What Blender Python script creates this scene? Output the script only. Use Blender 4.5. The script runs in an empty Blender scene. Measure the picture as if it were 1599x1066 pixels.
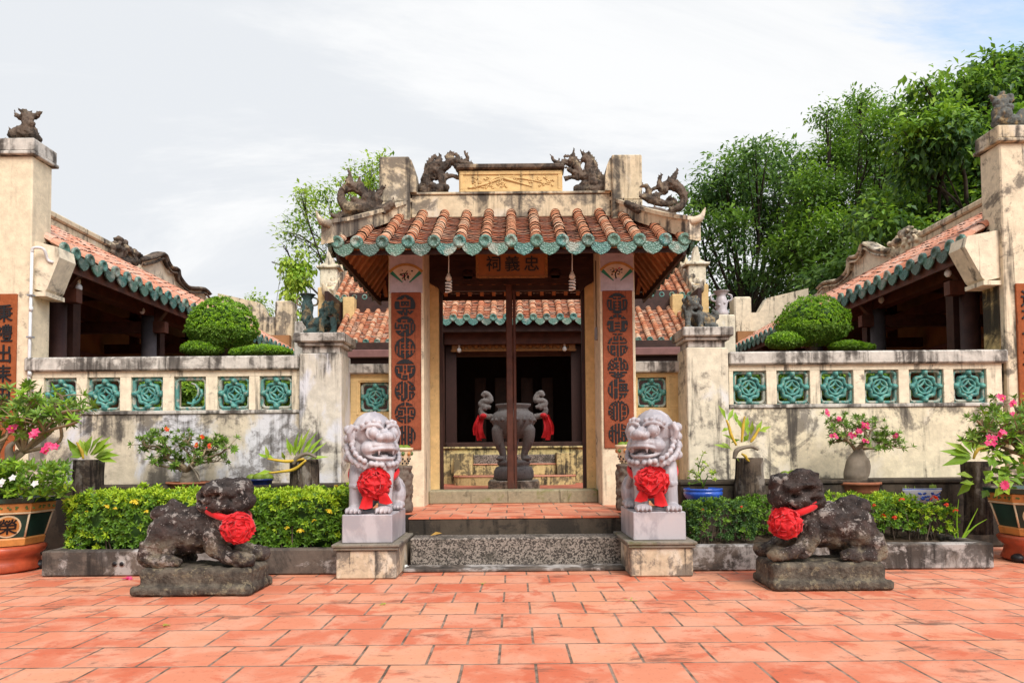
import bpy, math, random
from mathutils import Vector, Matrix, noise
V = Vector
PI = math.pi
SC = bpy.context.scene
COL = SC.collection

# ------------------------------------------------------------------ camera
F, CX, CY, CAMZ = 1100.0, 803.0, 663.7, 1.2
PITCH, ROLL = math.radians(2.2), math.radians(-0.5)
cam_rot = Matrix.Rotation(PI / 2 + PITCH, 3, 'X') @ Matrix.Rotation(ROLL, 3, 'Z')
cd = bpy.data.cameras.new('camera')
cam = bpy.data.objects.new('camera', cd)
COL.objects.link(cam)
cam.matrix_world = Matrix.Translation((0, 0, CAMZ)) @ cam_rot.to_4x4()
cd.sensor_width = 36.0
cd.lens = F / 1599 * 36.0
cd.shift_x = -(CX - 799.5) / 1599
cd.shift_y = (CY - 533) / 1599
cd.clip_end = 2000
SC.camera = cam

# ------------------------------------------------------------------ world and sun
SUN_EL, SUN_AZ = math.radians(47), math.radians(155)     # azimuth measured from +Y towards +X
SC.view_settings.view_transform = 'Standard'
SC.view_settings.look = 'None'
SC.view_settings.exposure = 0.80
SC.view_settings.gamma = 1.0
SC.cycles.use_denoising = True
SC.cycles.max_bounces = 6
world = bpy.data.worlds.new('World')
SC.world = world
world.use_nodes = True
wn, wl = world.node_tree.nodes, world.node_tree.links
wn.clear()
w_out = wn.new('ShaderNodeOutputWorld')
w_bg = wn.new('ShaderNodeBackground')
w_bg.inputs['Strength'].default_value = 0.1
w_sky = wn.new('ShaderNodeTexSky')
w_sky.sky_type = 'NISHITA'
w_sky.sun_disc = False
w_sky.sun_elevation = SUN_EL
w_sky.sun_rotation = SUN_AZ
w_tc = wn.new('ShaderNodeTexCoord')
w_sep = wn.new('ShaderNodeSeparateXYZ')
wl.new(w_tc.outputs['Generated'], w_sep.inputs[0])
def wmath(op, a, b=None):
    n = wn.new('ShaderNodeMath'); n.operation = op
    for i, x in enumerate((a, b)):
        if x is None: continue
        if isinstance(x, (int, float)): n.inputs[i].default_value = x
        else: wl.new(x, n.inputs[i])
    return n.outputs[0]
w_h = wmath('ADD', wmath('MAXIMUM', w_sep.outputs[2], 0.0), 0.28)
w_cmb = wn.new('ShaderNodeCombineXYZ')
wl.new(wmath('DIVIDE', w_sep.outputs[0], w_h), w_cmb.inputs[0])
wl.new(wmath('DIVIDE', w_sep.outputs[1], w_h), w_cmb.inputs[1])
w_map = wn.new('ShaderNodeMapping')
w_map.inputs['Rotation'].default_value = (0, 0, math.radians(24))
w_map.inputs['Scale'].default_value = (0.55, 1.6, 1)
w_map.inputs['Location'].default_value = (0.3, 0.15, 0)
wl.new(w_cmb.outputs[0], w_map.inputs[0])
def wnoise(scale, detail, rough, dist):
    n = wn.new('ShaderNodeTexNoise')
    n.inputs['Scale'].default_value = scale; n.inputs['Detail'].default_value = detail
    n.inputs['Roughness'].default_value = rough; n.inputs['Distortion'].default_value = dist
    wl.new(w_map.outputs[0], n.inputs['Vector'])
    return n.outputs['Fac']
def wramp(x, a, b, c=0.0, d=1.0):
    n = wn.new('ShaderNodeMapRange'); n.interpolation_type = 'SMOOTHSTEP'
    wl.new(x, n.inputs[0])
    for i, q in enumerate((a, b, c, d)): n.inputs[i + 1].default_value = q
    return n.outputs[0]
# broken cloud towards the upper right (direction +x), closed cloud elsewhere
w_open = wramp(wmath('ADD', w_sep.outputs[0], wmath('MULTIPLY', w_sep.outputs[2], 0.9)), 0.58, 0.98)
w_cov = wmath('SUBTRACT', wmath('ADD', wnoise(2.0, 9, 0.66, 0.6), 0.40), wmath('MULTIPLY', w_open, 0.60))
w_fac = wramp(w_cov, 0.26, 0.56)
w_grey = wramp(wmath('ADD', wmath('MULTIPLY', wnoise(1.1, 10, 0.66, 1.0), 1.0), wmath('MULTIPLY', w_sep.outputs[0], 0.16)), 0.40, 0.62)
w_cl = wn.new('ShaderNodeMix'); w_cl.data_type = 'RGBA'
w_cl.inputs[6].default_value = (4.75, 4.92, 5.15, 1)
w_cl.inputs[7].default_value = (5.65, 5.7, 5.76, 1)
wl.new(w_grey, w_cl.inputs[0])
w_boost = wn.new('ShaderNodeMix'); w_boost.data_type = 'RGBA'; w_boost.blend_type = 'MULTIPLY'
w_boost.inputs[0].default_value = 1.0
w_boost.inputs[7].default_value = (2.5, 2.2, 1.85, 1)
wl.new(w_sky.outputs[0], w_boost.inputs[6])
w_mix = wn.new('ShaderNodeMix'); w_mix.data_type = 'RGBA'
wl.new(w_fac, w_mix.inputs[0])
wl.new(w_boost.outputs[2], w_mix.inputs[6])
wl.new(w_cl.outputs[2], w_mix.inputs[7])
wl.new(w_mix.outputs[2], w_bg.inputs[0])
wl.new(w_bg.outputs[0], w_out.inputs[0])

sd = bpy.data.lights.new('sun', 'SUN')
sd.energy = 2.0
sd.angle = math.radians(30)
sd.color = (1.0, 0.97, 0.93)
sun = bpy.data.objects.new('sun', sd)
COL.objects.link(sun)
sdir = V((math.sin(SUN_AZ) * math.cos(SUN_EL), math.cos(SUN_AZ) * math.cos(SUN_EL), math.sin(SUN_EL)))
sun.rotation_euler = (-sdir).to_track_quat('-Z', 'Y').to_euler()
sun.location = sdir * 30

# ------------------------------------------------------------------ helpers
def W(px, py, Y):
    """the point on the plane at distance Y seen at photograph pixel (px, py)"""
    d = cam_rot @ V(((px - CX) / F, -(py - CY) / F, -1.0))
    return V((0, 0, CAMZ)) + d * (Y / d.y)
def G(px, py, z=0.0):
    d = cam_rot @ V(((px - CX) / F, -(py - CY) / F, -1.0))
    return V((0, 0, CAMZ)) + d * ((z - CAMZ) / d.z)

WM = {}                                   # world matrix of every object built here
class MB:
    def __init__(s):
        s.v, s.f, s.m, s.s = [], [], [], []
    def add(s, vs, fs, mi=0, sm=False):
        b = len(s.v)
        s.v.extend(V(p) for p in vs)
        for f in fs:
            s.f.append(tuple(b + i for i in f)); s.m.append(mi); s.s.append(sm)
    def box(s, x0, x1, y0, y1, z0, z1, mi=0, c=0.0):
        if x0 > x1: x0, x1 = x1, x0
        if y0 > y1: y0, y1 = y1, y0
        s.obox(V(((x0 + x1) / 2, (y0 + y1) / 2, (z0 + z1) / 2)), V((x1 - x0, 0, 0)) / 2, V((0, y1 - y0, 0)) / 2, V((0, 0, z1 - z0)) / 2, mi, c)
    def obox(s, o, a, b, c, mi=0, ch=0.0):
        o, a, b, c = V(o), V(a), V(b), V(c)
        if ch <= 0:
            vs = [o + a * i + b * j + c * k for k in (-1, 1) for j in (-1, 1) for i in (-1, 1)]
            s.add(vs, [(0, 2, 3, 1), (4, 5, 7, 6), (0, 1, 5, 4), (2, 6, 7, 3), (0, 4, 6, 2), (1, 3, 7, 5)], mi)
            return
        # chamfered box: 24 vertices
        la, lb, lc = a.length, b.length, c.length
        ch = min(ch, la * .45, lb * .45, lc * .45)
        ka, kb, kc = 1 - ch / la, 1 - ch / lb, 1 - ch / lc
        vs, idx = [], {}
        for k in (-1, 1):
            for j in (-1, 1):
                for i in (-1, 1):
                    for t, q in enumerate(((1, kb, kc), (ka, 1, kc), (ka, kb, 1))):
                        idx[(i, j, k, t)] = len(vs)
                        vs.append(o + a * (i * q[0]) + b * (j * q[1]) + c * (k * q[2]))
        fs = []
        q4 = ((-1, -1), (1, -1), (1, 1), (-1, 1))
        for e in (-1, 1):
            fs.append(tuple(idx[(e, p, q, 0)] for p, q in q4))
            fs.append(tuple(idx[(p, e, q, 1)] for p, q in q4))
            fs.append(tuple(idx[(p, q, e, 2)] for p, q in q4))
        for p in (-1, 1):
            for q in (-1, 1):
                fs.append((idx[(p, q, -1, 0)], idx[(p, q, 1, 0)], idx[(p, q, 1, 1)], idx[(p, q, -1, 1)]))
                fs.append((idx[(p, -1, q, 0)], idx[(p, 1, q, 0)], idx[(p, 1, q, 2)], idx[(p, -1, q, 2)]))
                fs.append((idx[(-1, p, q, 1)], idx[(1, p, q, 1)], idx[(1, p, q, 2)], idx[(-1, p, q, 2)]))
        for i in (-1, 1):
            for j in (-1, 1):
                for k in (-1, 1):
                    fs.append((idx[(i, j, k, 0)], idx[(i, j, k, 1)], idx[(i, j, k, 2)]))
        b0 = len(s.v)
        # fix winding against the centre
        out = []
        for f in fs:
            p = [vs[i] for i in f]
            n = (p[1] - p[0]).cross(p[2] - p[0])
            m = sum(p, V()) / len(p) - o
            out.append(f if n.dot(m) > 0 else tuple(reversed(f)))
        s.add(vs, out, mi)
    def tube(s, pts, rad, n=8, mi=0, cap=True, sm=True, flat=None):
        """flat=(axis, k): scale the ring by k along the axis"""
        pts = [V(p) for p in pts]
        if not isinstance(rad, (list, tuple)): rad = [rad] * len(pts)
        vs, fs = [], []
        prev = None
        for i, p in enumerate(pts):
            t = (pts[min(i + 1, len(pts) - 1)] - pts[max(i - 1, 0)])
            if t.length < 1e-9: t = V((0, 0, 1))
            t.normalize()
            if prev is None:
                a = t.orthogonal().normalized() if abs(t.z) > .95 else t.cross(V((0, 0, 1))).normalized()
            else:
                a = (prev - t * prev.dot(t))
                a = a.normalized() if a.length > 1e-6 else t.orthogonal().normalized()
            prev = a
            b = t.cross(a)
            for j in range(n):
                an = 2 * PI * j / n
                o = (a * math.cos(an) + b * math.sin(an)) * rad[i]
                if flat:
                    ax = flat[0]; o = o + ax * (o.dot(ax) * (flat[1] - 1))
                vs.append(p + o)
        for i in range(len(pts) - 1):
            for j in range(n):
                k = (j + 1) % n
                fs.append((i * n + j, i * n + k, (i + 1) * n + k, (i + 1) * n + j))
        if cap:
            fs.append(tuple(reversed(range(n))))
            fs.append(tuple(range((len(pts) - 1) * n, len(pts) * n)))
        s.add(vs, fs, mi, sm)
    def lathe(s, prof, o=(0, 0, 0), n=24, mi=0, sm=True, sx=1, sy=1, ph=0.0, cap=True):
        o = V(o); vs, fs = [], []
        for r, z in prof:
            for j in range(n):
                a = 2 * PI * j / n + ph
                vs.append(o + V((r * math.cos(a) * sx, r * math.sin(a) * sy, z)))
        for i in range(len(prof) - 1):
            for j in range(n):
                k = (j + 1) % n
                fs.append((i * n + j, i * n + k, (i + 1) * n + k, (i + 1) * n + j))
        if cap:
            fs.append(tuple(reversed(range(n))))
            fs.append(tuple(range((len(prof) - 1) * n, len(prof) * n)))
        s.add(vs, fs, mi, sm)
    def ell(s, c, r, mi=0, rot=None, n=12, k=8, sm=True):
        c = V(c)
        if not hasattr(r, '__len__'): r = (r, r, r)
        vs, fs = [], []
        for i in range(1, k):
            th = PI * i / k
            for j in range(n):
                a = 2 * PI * j / n
                p = V((r[0] * math.sin(th) * math.cos(a), r[1] * math.sin(th) * math.sin(a), r[2] * math.cos(th)))
                vs.append(c + (rot @ p if rot else p))
        t, b = V((0, 0, r[2])), V((0, 0, -r[2]))
        vs += [c + (rot @ t if rot else t), c + (rot @ b if rot else b)]
        T, B = len(vs) - 2, len(vs) - 1
        for i in range(k - 2):
            for j in range(n):
                q = (j + 1) % n
                fs.append((i * n + j, (i + 1) * n + j, (i + 1) * n + q, i * n + q))
        for j in range(n):
            q = (j + 1) % n
            fs.append((T, j, q)); fs.append((B, (k - 2) * n + q, (k - 2) * n + j))
        s.add(vs, fs, mi, sm)
    def prism(s, poly, fn, d0, d1, mi=0, sm=False):
        """poly: 2-D points, fn(a, b, d) -> point"""
        n = len(poly)
        vs = [V(fn(a, b, d0)) for a, b in poly] + [V(fn(a, b, d1)) for a, b in poly]
        fs = [tuple(range(n)), tuple(range(2 * n - 1, n - 1, -1))]
        for i in range(n):
            j = (i + 1) % n
            fs.append((i, n + i, n + j, j))
        ar = sum(poly[i][0] * poly[(i + 1) % n][1] - poly[(i + 1) % n][0] * poly[i][1] for i in range(n))
        e = [V(fn(1, 0, 0)) - V(fn(0, 0, 0)), V(fn(0, 1, 0)) - V(fn(0, 0, 0)), V(fn(0, 0, d1)) - V(fn(0, 0, d0))]
        sg = ar * e[0].cross(e[1]).dot(e[2])
        if sg > 0: fs = [tuple(reversed(f)) for f in fs]
        s.add(vs, fs, mi, sm)
    def leaf(s, p, d, up, L, w, mi=0, bend=0.0, fold=0.25):
        """pointed leaf: six vertices, folded along its midrib"""
        d = V(d).normalized()
        sd_ = d.cross(V(up))
        if sd_.length < 1e-4: sd_ = d.orthogonal()
        sd_.normalize(); nn = sd_.cross(d)
        p = V(p)
        m = p + d * (L * .5) + nn * (-bend * L * .2)
        t = p + d * L + nn * (-bend * L)
        vs = [p, m + sd_ * w * .5 + nn * fold * w * .5, t, m - sd_ * w * .5 + nn * fold * w * .5, m]
        s.add(vs, [(0, 1, 4), (1, 2, 4), (0, 4, 3), (4, 2, 3)], mi)
    def build(s, name, mats, parent=None, sub=0, bevel=0.0, raw=False):
        me = bpy.data.meshes.new(name)
        if parent is not None and not raw:
            inv = WM[parent.name].inverted()
            vs = [inv @ p for p in s.v]
        else: vs = s.v
        me.from_pydata([tuple(p) for p in vs], [], s.f)
        if not isinstance(mats, (list, tuple)): mats = [mats]
        for m in mats: me.materials.append(m)
        me.polygons.foreach_set('material_index', s.m)
        me.polygons.foreach_set('use_smooth', s.s)
        me.update()
        return link(name, me, parent, bevel)
def link(name, me, parent=None, bevel=0.0):
    o = bpy.data.objects.new(name, me)
    COL.objects.link(o)
    if parent is not None:
        o.parent = parent; WM[o.name] = WM[parent.name].copy()
    else: WM[o.name] = Matrix.Identity(4)
    if bevel:
        b = o.modifiers.new('bevel', 'BEVEL'); b.width = bevel; b.segments = 2; b.limit_method = 'ANGLE'
    return o
def tag(o, label, cat, group=None, kind=None):
    o['label'] = label; o['category'] = cat
    if group: o['group'] = group
    if kind: o['kind'] = kind
    return o
def thing(name, label, cat, loc, rz=0.0, group=None):
    o = bpy.data.objects.new(name, None)
    COL.objects.link(o)
    o.empty_display_size = .2
    o.location = loc; o.rotation_euler = (0, 0, rz)
    WM[o.name] = Matrix.Translation(V(loc)) @ Matrix.Rotation(rz, 4, 'Z')
    return tag(o, label, cat, group)
def struct(name, mb, mats, label=None):
    o = mb.build(name, mats)
    o['kind'] = 'structure'
    return o
def carve(mb, voxel, smooth=2, rough=0.0, rscale=8.0, seed=0, ridge=0.0):
    """fuse overlapping shapes into one continuous carved surface"""
    me = bpy.data.meshes.new('carving')
    me.from_pydata([tuple(p) for p in mb.v], [], mb.f)
    o = bpy.data.objects.new('carving', me)
    COL.objects.link(o)
    r = o.modifiers.new('r', 'REMESH'); r.mode = 'VOXEL'; r.voxel_size = voxel; r.use_smooth_shade = True
    if smooth:
        q = o.modifiers.new('s', 'SMOOTH'); q.iterations = smooth; q.factor = .5
    dg = bpy.context.evaluated_depsgraph_get()
    ev = o.evaluated_get(dg)
    out = bpy.data.meshes.new_from_object(ev)
    bpy.data.objects.remove(o); bpy.data.meshes.remove(me)
    if rough:
        ns = [v.normal.copy() for v in out.vertices]
        for v, n in zip(out.vertices, ns):
            q = v.co * rscale + V((seed, seed * 2, seed * 3))
            d = noise.fractal(q, 1.0, 2.2, 4)
            v.co += n * d * rough
    out.update()
    res = MB()
    res.v = [v.co.copy() for v in out.vertices]
    res.f = [tuple(p.vertices) for p in out.polygons]
    res.m = [0] * len(res.f); res.s = [True] * len(res.f)
    bpy.data.meshes.remove(out)
    return res
_gl = {}
def glyph(ch):
    """flat outline mesh of one written character, centred, one unit high"""
    if ch in _gl: return _gl[ch]
    cu = bpy.data.curves.new('writing', 'FONT')
    cu.body = ch; cu.size = 1.0; cu.extrude = 0.03; cu.offset = 0.012; cu.resolution_u = 3
    o = bpy.data.objects.new('writing', cu)
    COL.objects.link(o)
    dg = bpy.context.evaluated_depsgraph_get()
    me = bpy.data.meshes.new_from_object(o.evaluated_get(dg))
    vs = [v.co.copy() for v in me.vertices]; fs = [tuple(p.vertices) for p in me.polygons]
    bpy.data.objects.remove(o); bpy.data.curves.remove(cu); bpy.data.meshes.remove(me)
    xs = [v.x for v in vs]; ys = [v.y for v in vs]
    c = V(((min(xs) + max(xs)) / 2, (min(ys) + max(ys)) / 2, 0))
    k = 1.0 / max(max(xs) - min(xs), max(ys) - min(ys))
    _gl[ch] = ([(v - c) * k for v in vs], fs)
    return _gl[ch]
def write(mb, ch, o, ux, uz, un, size, mi=0, sq=1.0):
    vs, fs = glyph(ch)
    o = V(o)
    mb.add([o + ux * (p.x * size * sq) + uz * (p.y * size) + un * (p.z * .2) for p in vs], fs, mi)

# ------------------------------------------------------------------ materials
class NT:
    def __init__(s, name):
        s.mat = bpy.data.materials.new(name); s.mat.use_nodes = True
        s.n, s.l = s.mat.node_tree.nodes, s.mat.node_tree.links
        s.b = s.n['Principled BSDF']; s.out = s.n['Material Output']
        g = s.n.new('ShaderNodeNewGeometry')
        s.pos, s.isl = g.outputs['Position'], g.outputs['Random Per Island']
    def put(s, sock, x):
        if x is None: return
        if isinstance(x, (int, float)): sock.default_value = x
        elif isinstance(x, (tuple, list)): sock.default_value = tuple(x) + ((1,) if len(x) == 3 and sock.type == 'RGBA' else ())
        else: s.l.new(x, sock)
    def mapv(s, scale=(1, 1, 1), loc=(0, 0, 0), rot=(0, 0, 0), src=None):
        m = s.n.new('ShaderNodeMapping'); s.l.new(src or s.pos, m.inputs[0])
        m.inputs['Scale'].default_value = scale; m.inputs['Location'].default_value = loc; m.inputs['Rotation'].default_value = rot
        return m.outputs[0]
    def noise(s, scale, detail=5, rough=.6, dist=0.0, vec=None):
        t = s.n.new('ShaderNodeTexNoise'); s.l.new(vec or s.pos, t.inputs['Vector'])
        t.inputs['Scale'].default_value = scale; t.inputs['Detail'].default_value = detail
        t.inputs['Roughness'].default_value = rough; t.inputs['Distortion'].default_value = dist
        return t.outputs['Fac']
    def vor(s, scale, vec=None, feat='F1', out='Distance'):
        t = s.n.new('ShaderNodeTexVoronoi'); s.l.new(vec or s.pos, t.inputs['Vector'])
        t.inputs['Scale'].default_value = scale; t.feature = feat
        return t.outputs[out]
    def ramp(s, x, a, b, c=0.0, d=1.0):
        t = s.n.new('ShaderNodeMapRange'); t.interpolation_type = 'SMOOTHSTEP'
        s.put(t.inputs[0], x)
        for i, q in enumerate((a, b, c, d)): t.inputs[i + 1].default_value = q
        return t.outputs[0]
    def mix(s, f, a, b, mode='MIX'):
        t = s.n.new('ShaderNodeMix'); t.data_type = 'RGBA'; t.blend_type = mode
        s.put(t.inputs[0], f); s.put(t.inputs[6], a); s.put(t.inputs[7], b)
        return t.outputs[2]
    def math(s, op, a, b=None):
        t = s.n.new('ShaderNodeMath'); t.operation = op
        s.put(t.inputs[0], a)
        if b is not None: s.put(t.inputs[1], b)
        return t.outputs[0]
    def z(s):
        t = s.n.new('ShaderNodeSeparateXYZ'); s.l.new(s.pos, t.inputs[0]); return t.outputs[2]
    def bump(s, h, strength=.3, dist=.02):
        t = s.n.new('ShaderNodeBump'); t.inputs['Strength'].default_value = strength; t.inputs['Distance'].default_value = dist
        s.put(t.inputs['Height'], h); s.l.new(t.outputs[0], s.b.inputs['Normal'])
    def done(s, col, rough=.7, spec=.3):
        s.put(s.b.inputs['Base Color'], col); s.put(s.b.inputs['Roughness'], rough)
        s.put(s.b.inputs['Specular IOR Level'], spec)
        return s.mat
    def translucent(s, col, f):
        t = s.n.new('ShaderNodeBsdfTranslucent'); s.put(t.inputs[0], col)
        m = s.n.new('ShaderNodeMixShader'); m.inputs[0].default_value = f
        s.l.new(s.b.outputs[0], m.inputs[1]); s.l.new(t.outputs[0], m.inputs[2]); s.l.new(m.outputs[0], s.out.inputs[0])

def m_plain(name, c, rough=.6, var=.15, scale=12, spec=.3, bump=.1):
    t = NT(name)
    n = t.noise(scale, 5, .6)
    col = t.mix(t.ramp(n, .3, .7), tuple(x * (1 - var) for x in c), tuple(min(1, x * (1 + var)) for x in c))
    if bump: t.bump(t.noise(scale * 5, 4, .6), bump, .01)
    return t.done(col, rough, spec)

def m_plaster(name, base, dark, amt=.5, streak=.5, patch=None, pamt=0.0, zf=None, seed=0.0, scale=1.0, moss=None, ptop=False):
    """weathered lime plaster: mottled base, grey mould blotches and run-down streaks"""
    t = NT(name)
    p = t.mapv((1, 1, 1), (seed * 3.1, seed * 1.7, seed * .9))
    fine = t.noise(9 * scale, 6, .65, 0, p)
    col = t.mix(t.ramp(fine, .3, .72), tuple(x * .84 for x in base), tuple(min(1, x * 1.1) for x in base))
    big = t.noise(1.6 * scale, 8, .68, .6, p)
    if patch:
        pf = t.ramp(t.noise(1.9 * scale, 6, .62, .4, t.mapv((1, 1, .55), (seed + 7, 2, 3))), .62 - .22 * pamt, .74 - .22 * pamt)
        col = t.mix(pf, col, patch)
    st = t.noise(1.0, 5, .6, .2, t.mapv((7 * scale, 7 * scale, .55 * scale), (seed, seed, seed)))
    sf = t.math('MULTIPLY', t.ramp(st, .63 - .14 * streak, .76 - .14 * streak), t.ramp(big, .36, .54))
    if zf: sf = t.math('MULTIPLY', sf, t.ramp(t.z(), zf[0], zf[1], .25, 1.0))
    bf = t.ramp(t.math('ADD', t.math('MULTIPLY', big, .75), t.math('MULTIPLY', t.noise(11 * scale, 5, .7, 0, p), .25)), .625 - .16 * amt, .715 - .16 * amt)
    col = t.mix(t.math('MULTIPLY', bf, .8), col, tuple(x * 1.9 for x in dark))
    col = t.mix(t.math('MULTIPLY', sf, .9), col, dark)
    if ptop: col = t.mix(t.ramp(t.noise(2.6 * scale, 8, .7, .5, t.mapv((1, 1, 1.3), (seed + 17, 2, 3))), .52, .62, 0, .85), col, patch)
    if moss:
        col = t.mix(t.ramp(t.noise(3.3, 7, .7, .3, p), .52, .7), col, moss)
    sp = t.ramp(t.noise(38 * scale, 3, .6, 0, p), .64, .72)
    col = t.mix(t.math('MULTIPLY', sp, t.math('MULTIPLY', t.ramp(big, .4, .6), .7)), col, dark)
    t.bump(t.math('ADD', t.math('MULTIPLY', fine, .6), t.math('MULTIPLY', t.noise(45, 4, .6), .4)), .35, .02)
    return t.done(col, .88, .15)

CREAM = (.74, .64, .475)
DK = (.060, .052, .045)
M = {}
M['cream'] = m_plaster('cream_plaster', CREAM, DK, .42, .55, seed=1)
M['cream_clean'] = m_plaster('ochre_plaster', (.64, .445, .205), (.12, .09, .06), .15, .2, seed=2)
M['wall_l'] = m_plaster('mouldy_plaster', (.58, .50, .37), DK, 1.0, 1.15, (.60, .59, .60), .62, (.4, 1.9), 3)
M['wall_r'] = m_plaster('cream_wall_plaster', (.71, .62, .44), DK, .78, .7, (.74, .66, .52), .5, None, 4.3)
M['post'] = m_plaster('whitewashed_plaster', (.58, .53, .44), DK, .75, .85, (.62, .61, .63), .5, None, 5)
M['post_r'] = m_plaster('creamwashed_plaster', (.66, .59, .45), DK, .75, .8, (.66, .64, .60), .3, None, 8)
M['coping'] = m_plaster('coping_plaster', (.55, .51, .45), DK, .85, 1.25, None, 0, None, 6)
M['ridge'] = m_plaster('ridge_plaster', (.60, .49, .33), DK, .85, .95, (.62, .54, .42), .4, None, 7)
M['pillar_bad'] = m_plaster('blackened_plaster', (.60, .45, .20), (.028, .025, .02), 1.0, 1.5, None, 0, None, 9)
M['kerb'] = m_plaster('kerb_cement', (.125, .10, .08), (.026, .022, .019), .95, .7, (.40, .37, .34), .62, None, 10, 1.0, None, True)
M['ledge'] = m_plaster('dark_cement', (.075, .058, .042), (.014, .012, .010), .9, .7, (.17, .13, .10), 0, None, 11)
M['pedestal'] = m_plaster('pedestal_plaster', (.52, .42, .29), DK, .9, .6, (.6, .53, .42), .5, None, 12, 2.0, None, False)
M['stepcream'] = m_plaster('step_plaster', (.56, .45, .21), (.04, .035, .026), .95, 1.0, None, 0, None, 14, 2.0)
M['mosscap'] = m_plaster('mossy_cement', (.22, .19, .15), (.05, .045, .04), .6, .3, None, 0, None, 15, 2, (.10, .10, .04))
M['threshold'] = m_plaster('mossy_stone', (.30, .26, .17), (.07, .06, .04), .5, .2, None, 0, None, 16, 2, (.16, .17, .05))
M['lilac'] = m_plaster('lilac_plaster', (.50, .45, .50), (.2, .16, .16), .3, .3, None, 0, None, 17)
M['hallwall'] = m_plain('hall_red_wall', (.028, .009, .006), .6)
M['wingwall'] = m_plain('wing_wall', (.30, .15, .065), .9, .15, 3)
M['wood'] = m_plain('dark_wood', (.040, .016, .011), .55, .3, 6)
M['woodred'] = m_plain('red_brown_wood', (.085, .028, .016), .55, .3, 6)
M['rafter'] = m_plain('rafter_wood', (.42, .17, .065), .6, .3, 5)
M['column'] = m_plain('grey_column', (.065, .052, .052), .6, .2, 4)
M['black'] = m_plain('black_lacquer', (.012, .011, .012), .45, .2)
M['gold'] = m_plain('gilded_wood', (.22, .085, .014), .45, .35, 30)
M['signwood'] = m_plain('orange_wood', (.23, .078, .016), .5, .15, 6)
M['plaque'] = m_plaster('terracotta_plaque', (.27, .075, .036), (.05, .02, .015), .22, .25, None, 0, None, 18, 2)
M['plaque2'] = m_plaster('orange_plaque', (.30, .085, .03), (.07, .03, .02), .35, .25, None, 0, None, 19, 2)
M['glaze_teal'] = None
def m_glaze():
    t = NT('teal_glaze')
    n = t.noise(26, 5, .65)
    big = t.noise(4.5, 4, .6)
    col = t.mix(t.ramp(n, .35, .65), (.016, .082, .075), (.070, .215, .18))
    col = t.mix(t.ramp(t.isl, .0, 1.0, 0, .55), col, (.13, .20, .12))
    col = t.mix(t.ramp(t.isl, .80, .86, 0, .6), col, (.035, .06, .055))
    col = t.mix(t.math('MULTIPLY', t.ramp(big, .52, .66), .75), col, (.33, .34, .28))
    col = t.mix(t.ramp(t.noise(60, 3, .6), .58, .7, 0, .8), col, (.03, .035, .03))
    t.bump(t.vor(55), .6, .012)
    return t.done(col, .38, .5)
M['glaze_teal'] = m_glaze()
def m_grille():
    t = NT('turquoise_grille')
    n = t.noise(14, 6, .65)
    col = t.mix(t.ramp(n, .35, .65), (.028, .155, .145), (.10, .32, .27))
    col = t.mix(t.ramp(t.noise(34, 5, .7), .54, .66, 0, .85), col, (.36, .36, .27))
    t.bump(n, .4, .01)
    return t.done(col, .5, .4)
M['grille'] = m_grille()
M['rim'] = m_plaster('grille_mortar', (.40, .40, .33), (.05, .06, .05), .6, .4, (.10, .26, .23), .8, None, 41, 6)
M['pillar_r'] = m_plaster('stained_pillar_plaster', (.71, .60, .43), (.05, .043, .037), .62, .8, None, 0, None, 33)
def m_rooftile(name, a, b, c, mould):
    t = NT(name)
    col = t.mix(t.ramp(t.isl, 0, .5), a, b)
    col = t.mix(t.ramp(t.isl, .5, 1.0), col, c)
    n = t.noise(7, 6, .65)
    col = t.mix(t.ramp(t.noise(55, 4, .6), .35, .7, 0, .35), col, tuple(x * .5 for x in a))
    col = t.mix(t.math('MULTIPLY', t.ramp(n, .60 - .14 * mould, .70 - .14 * mould), .85), col, (.035, .026, .022))
    t.bump(t.noise(60, 4, .6), .25, .01)
    return t.done(col, .8, .2)
M['tile'] = m_rooftile('barrel_tile', (.46, .155, .074), (.53, .24, .125), (.62, .40, .26), .22)
M['pan'] = m_rooftile('pan_tile', (.40, .125, .062), (.44, .185, .105), (.50, .32, .225), .62)
M['gap'] = m_plain('gap_shade_mortar', (.022, .015, .012), .95, .4, 20, .05)  # dark mortar, with the shade of the hollow tile ends painted into its black
M['tile_pale'] = m_rooftile('pale_barrel_tile', (.52, .20, .115), (.60, .29, .19), (.62, .40, .30), .0)

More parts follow.
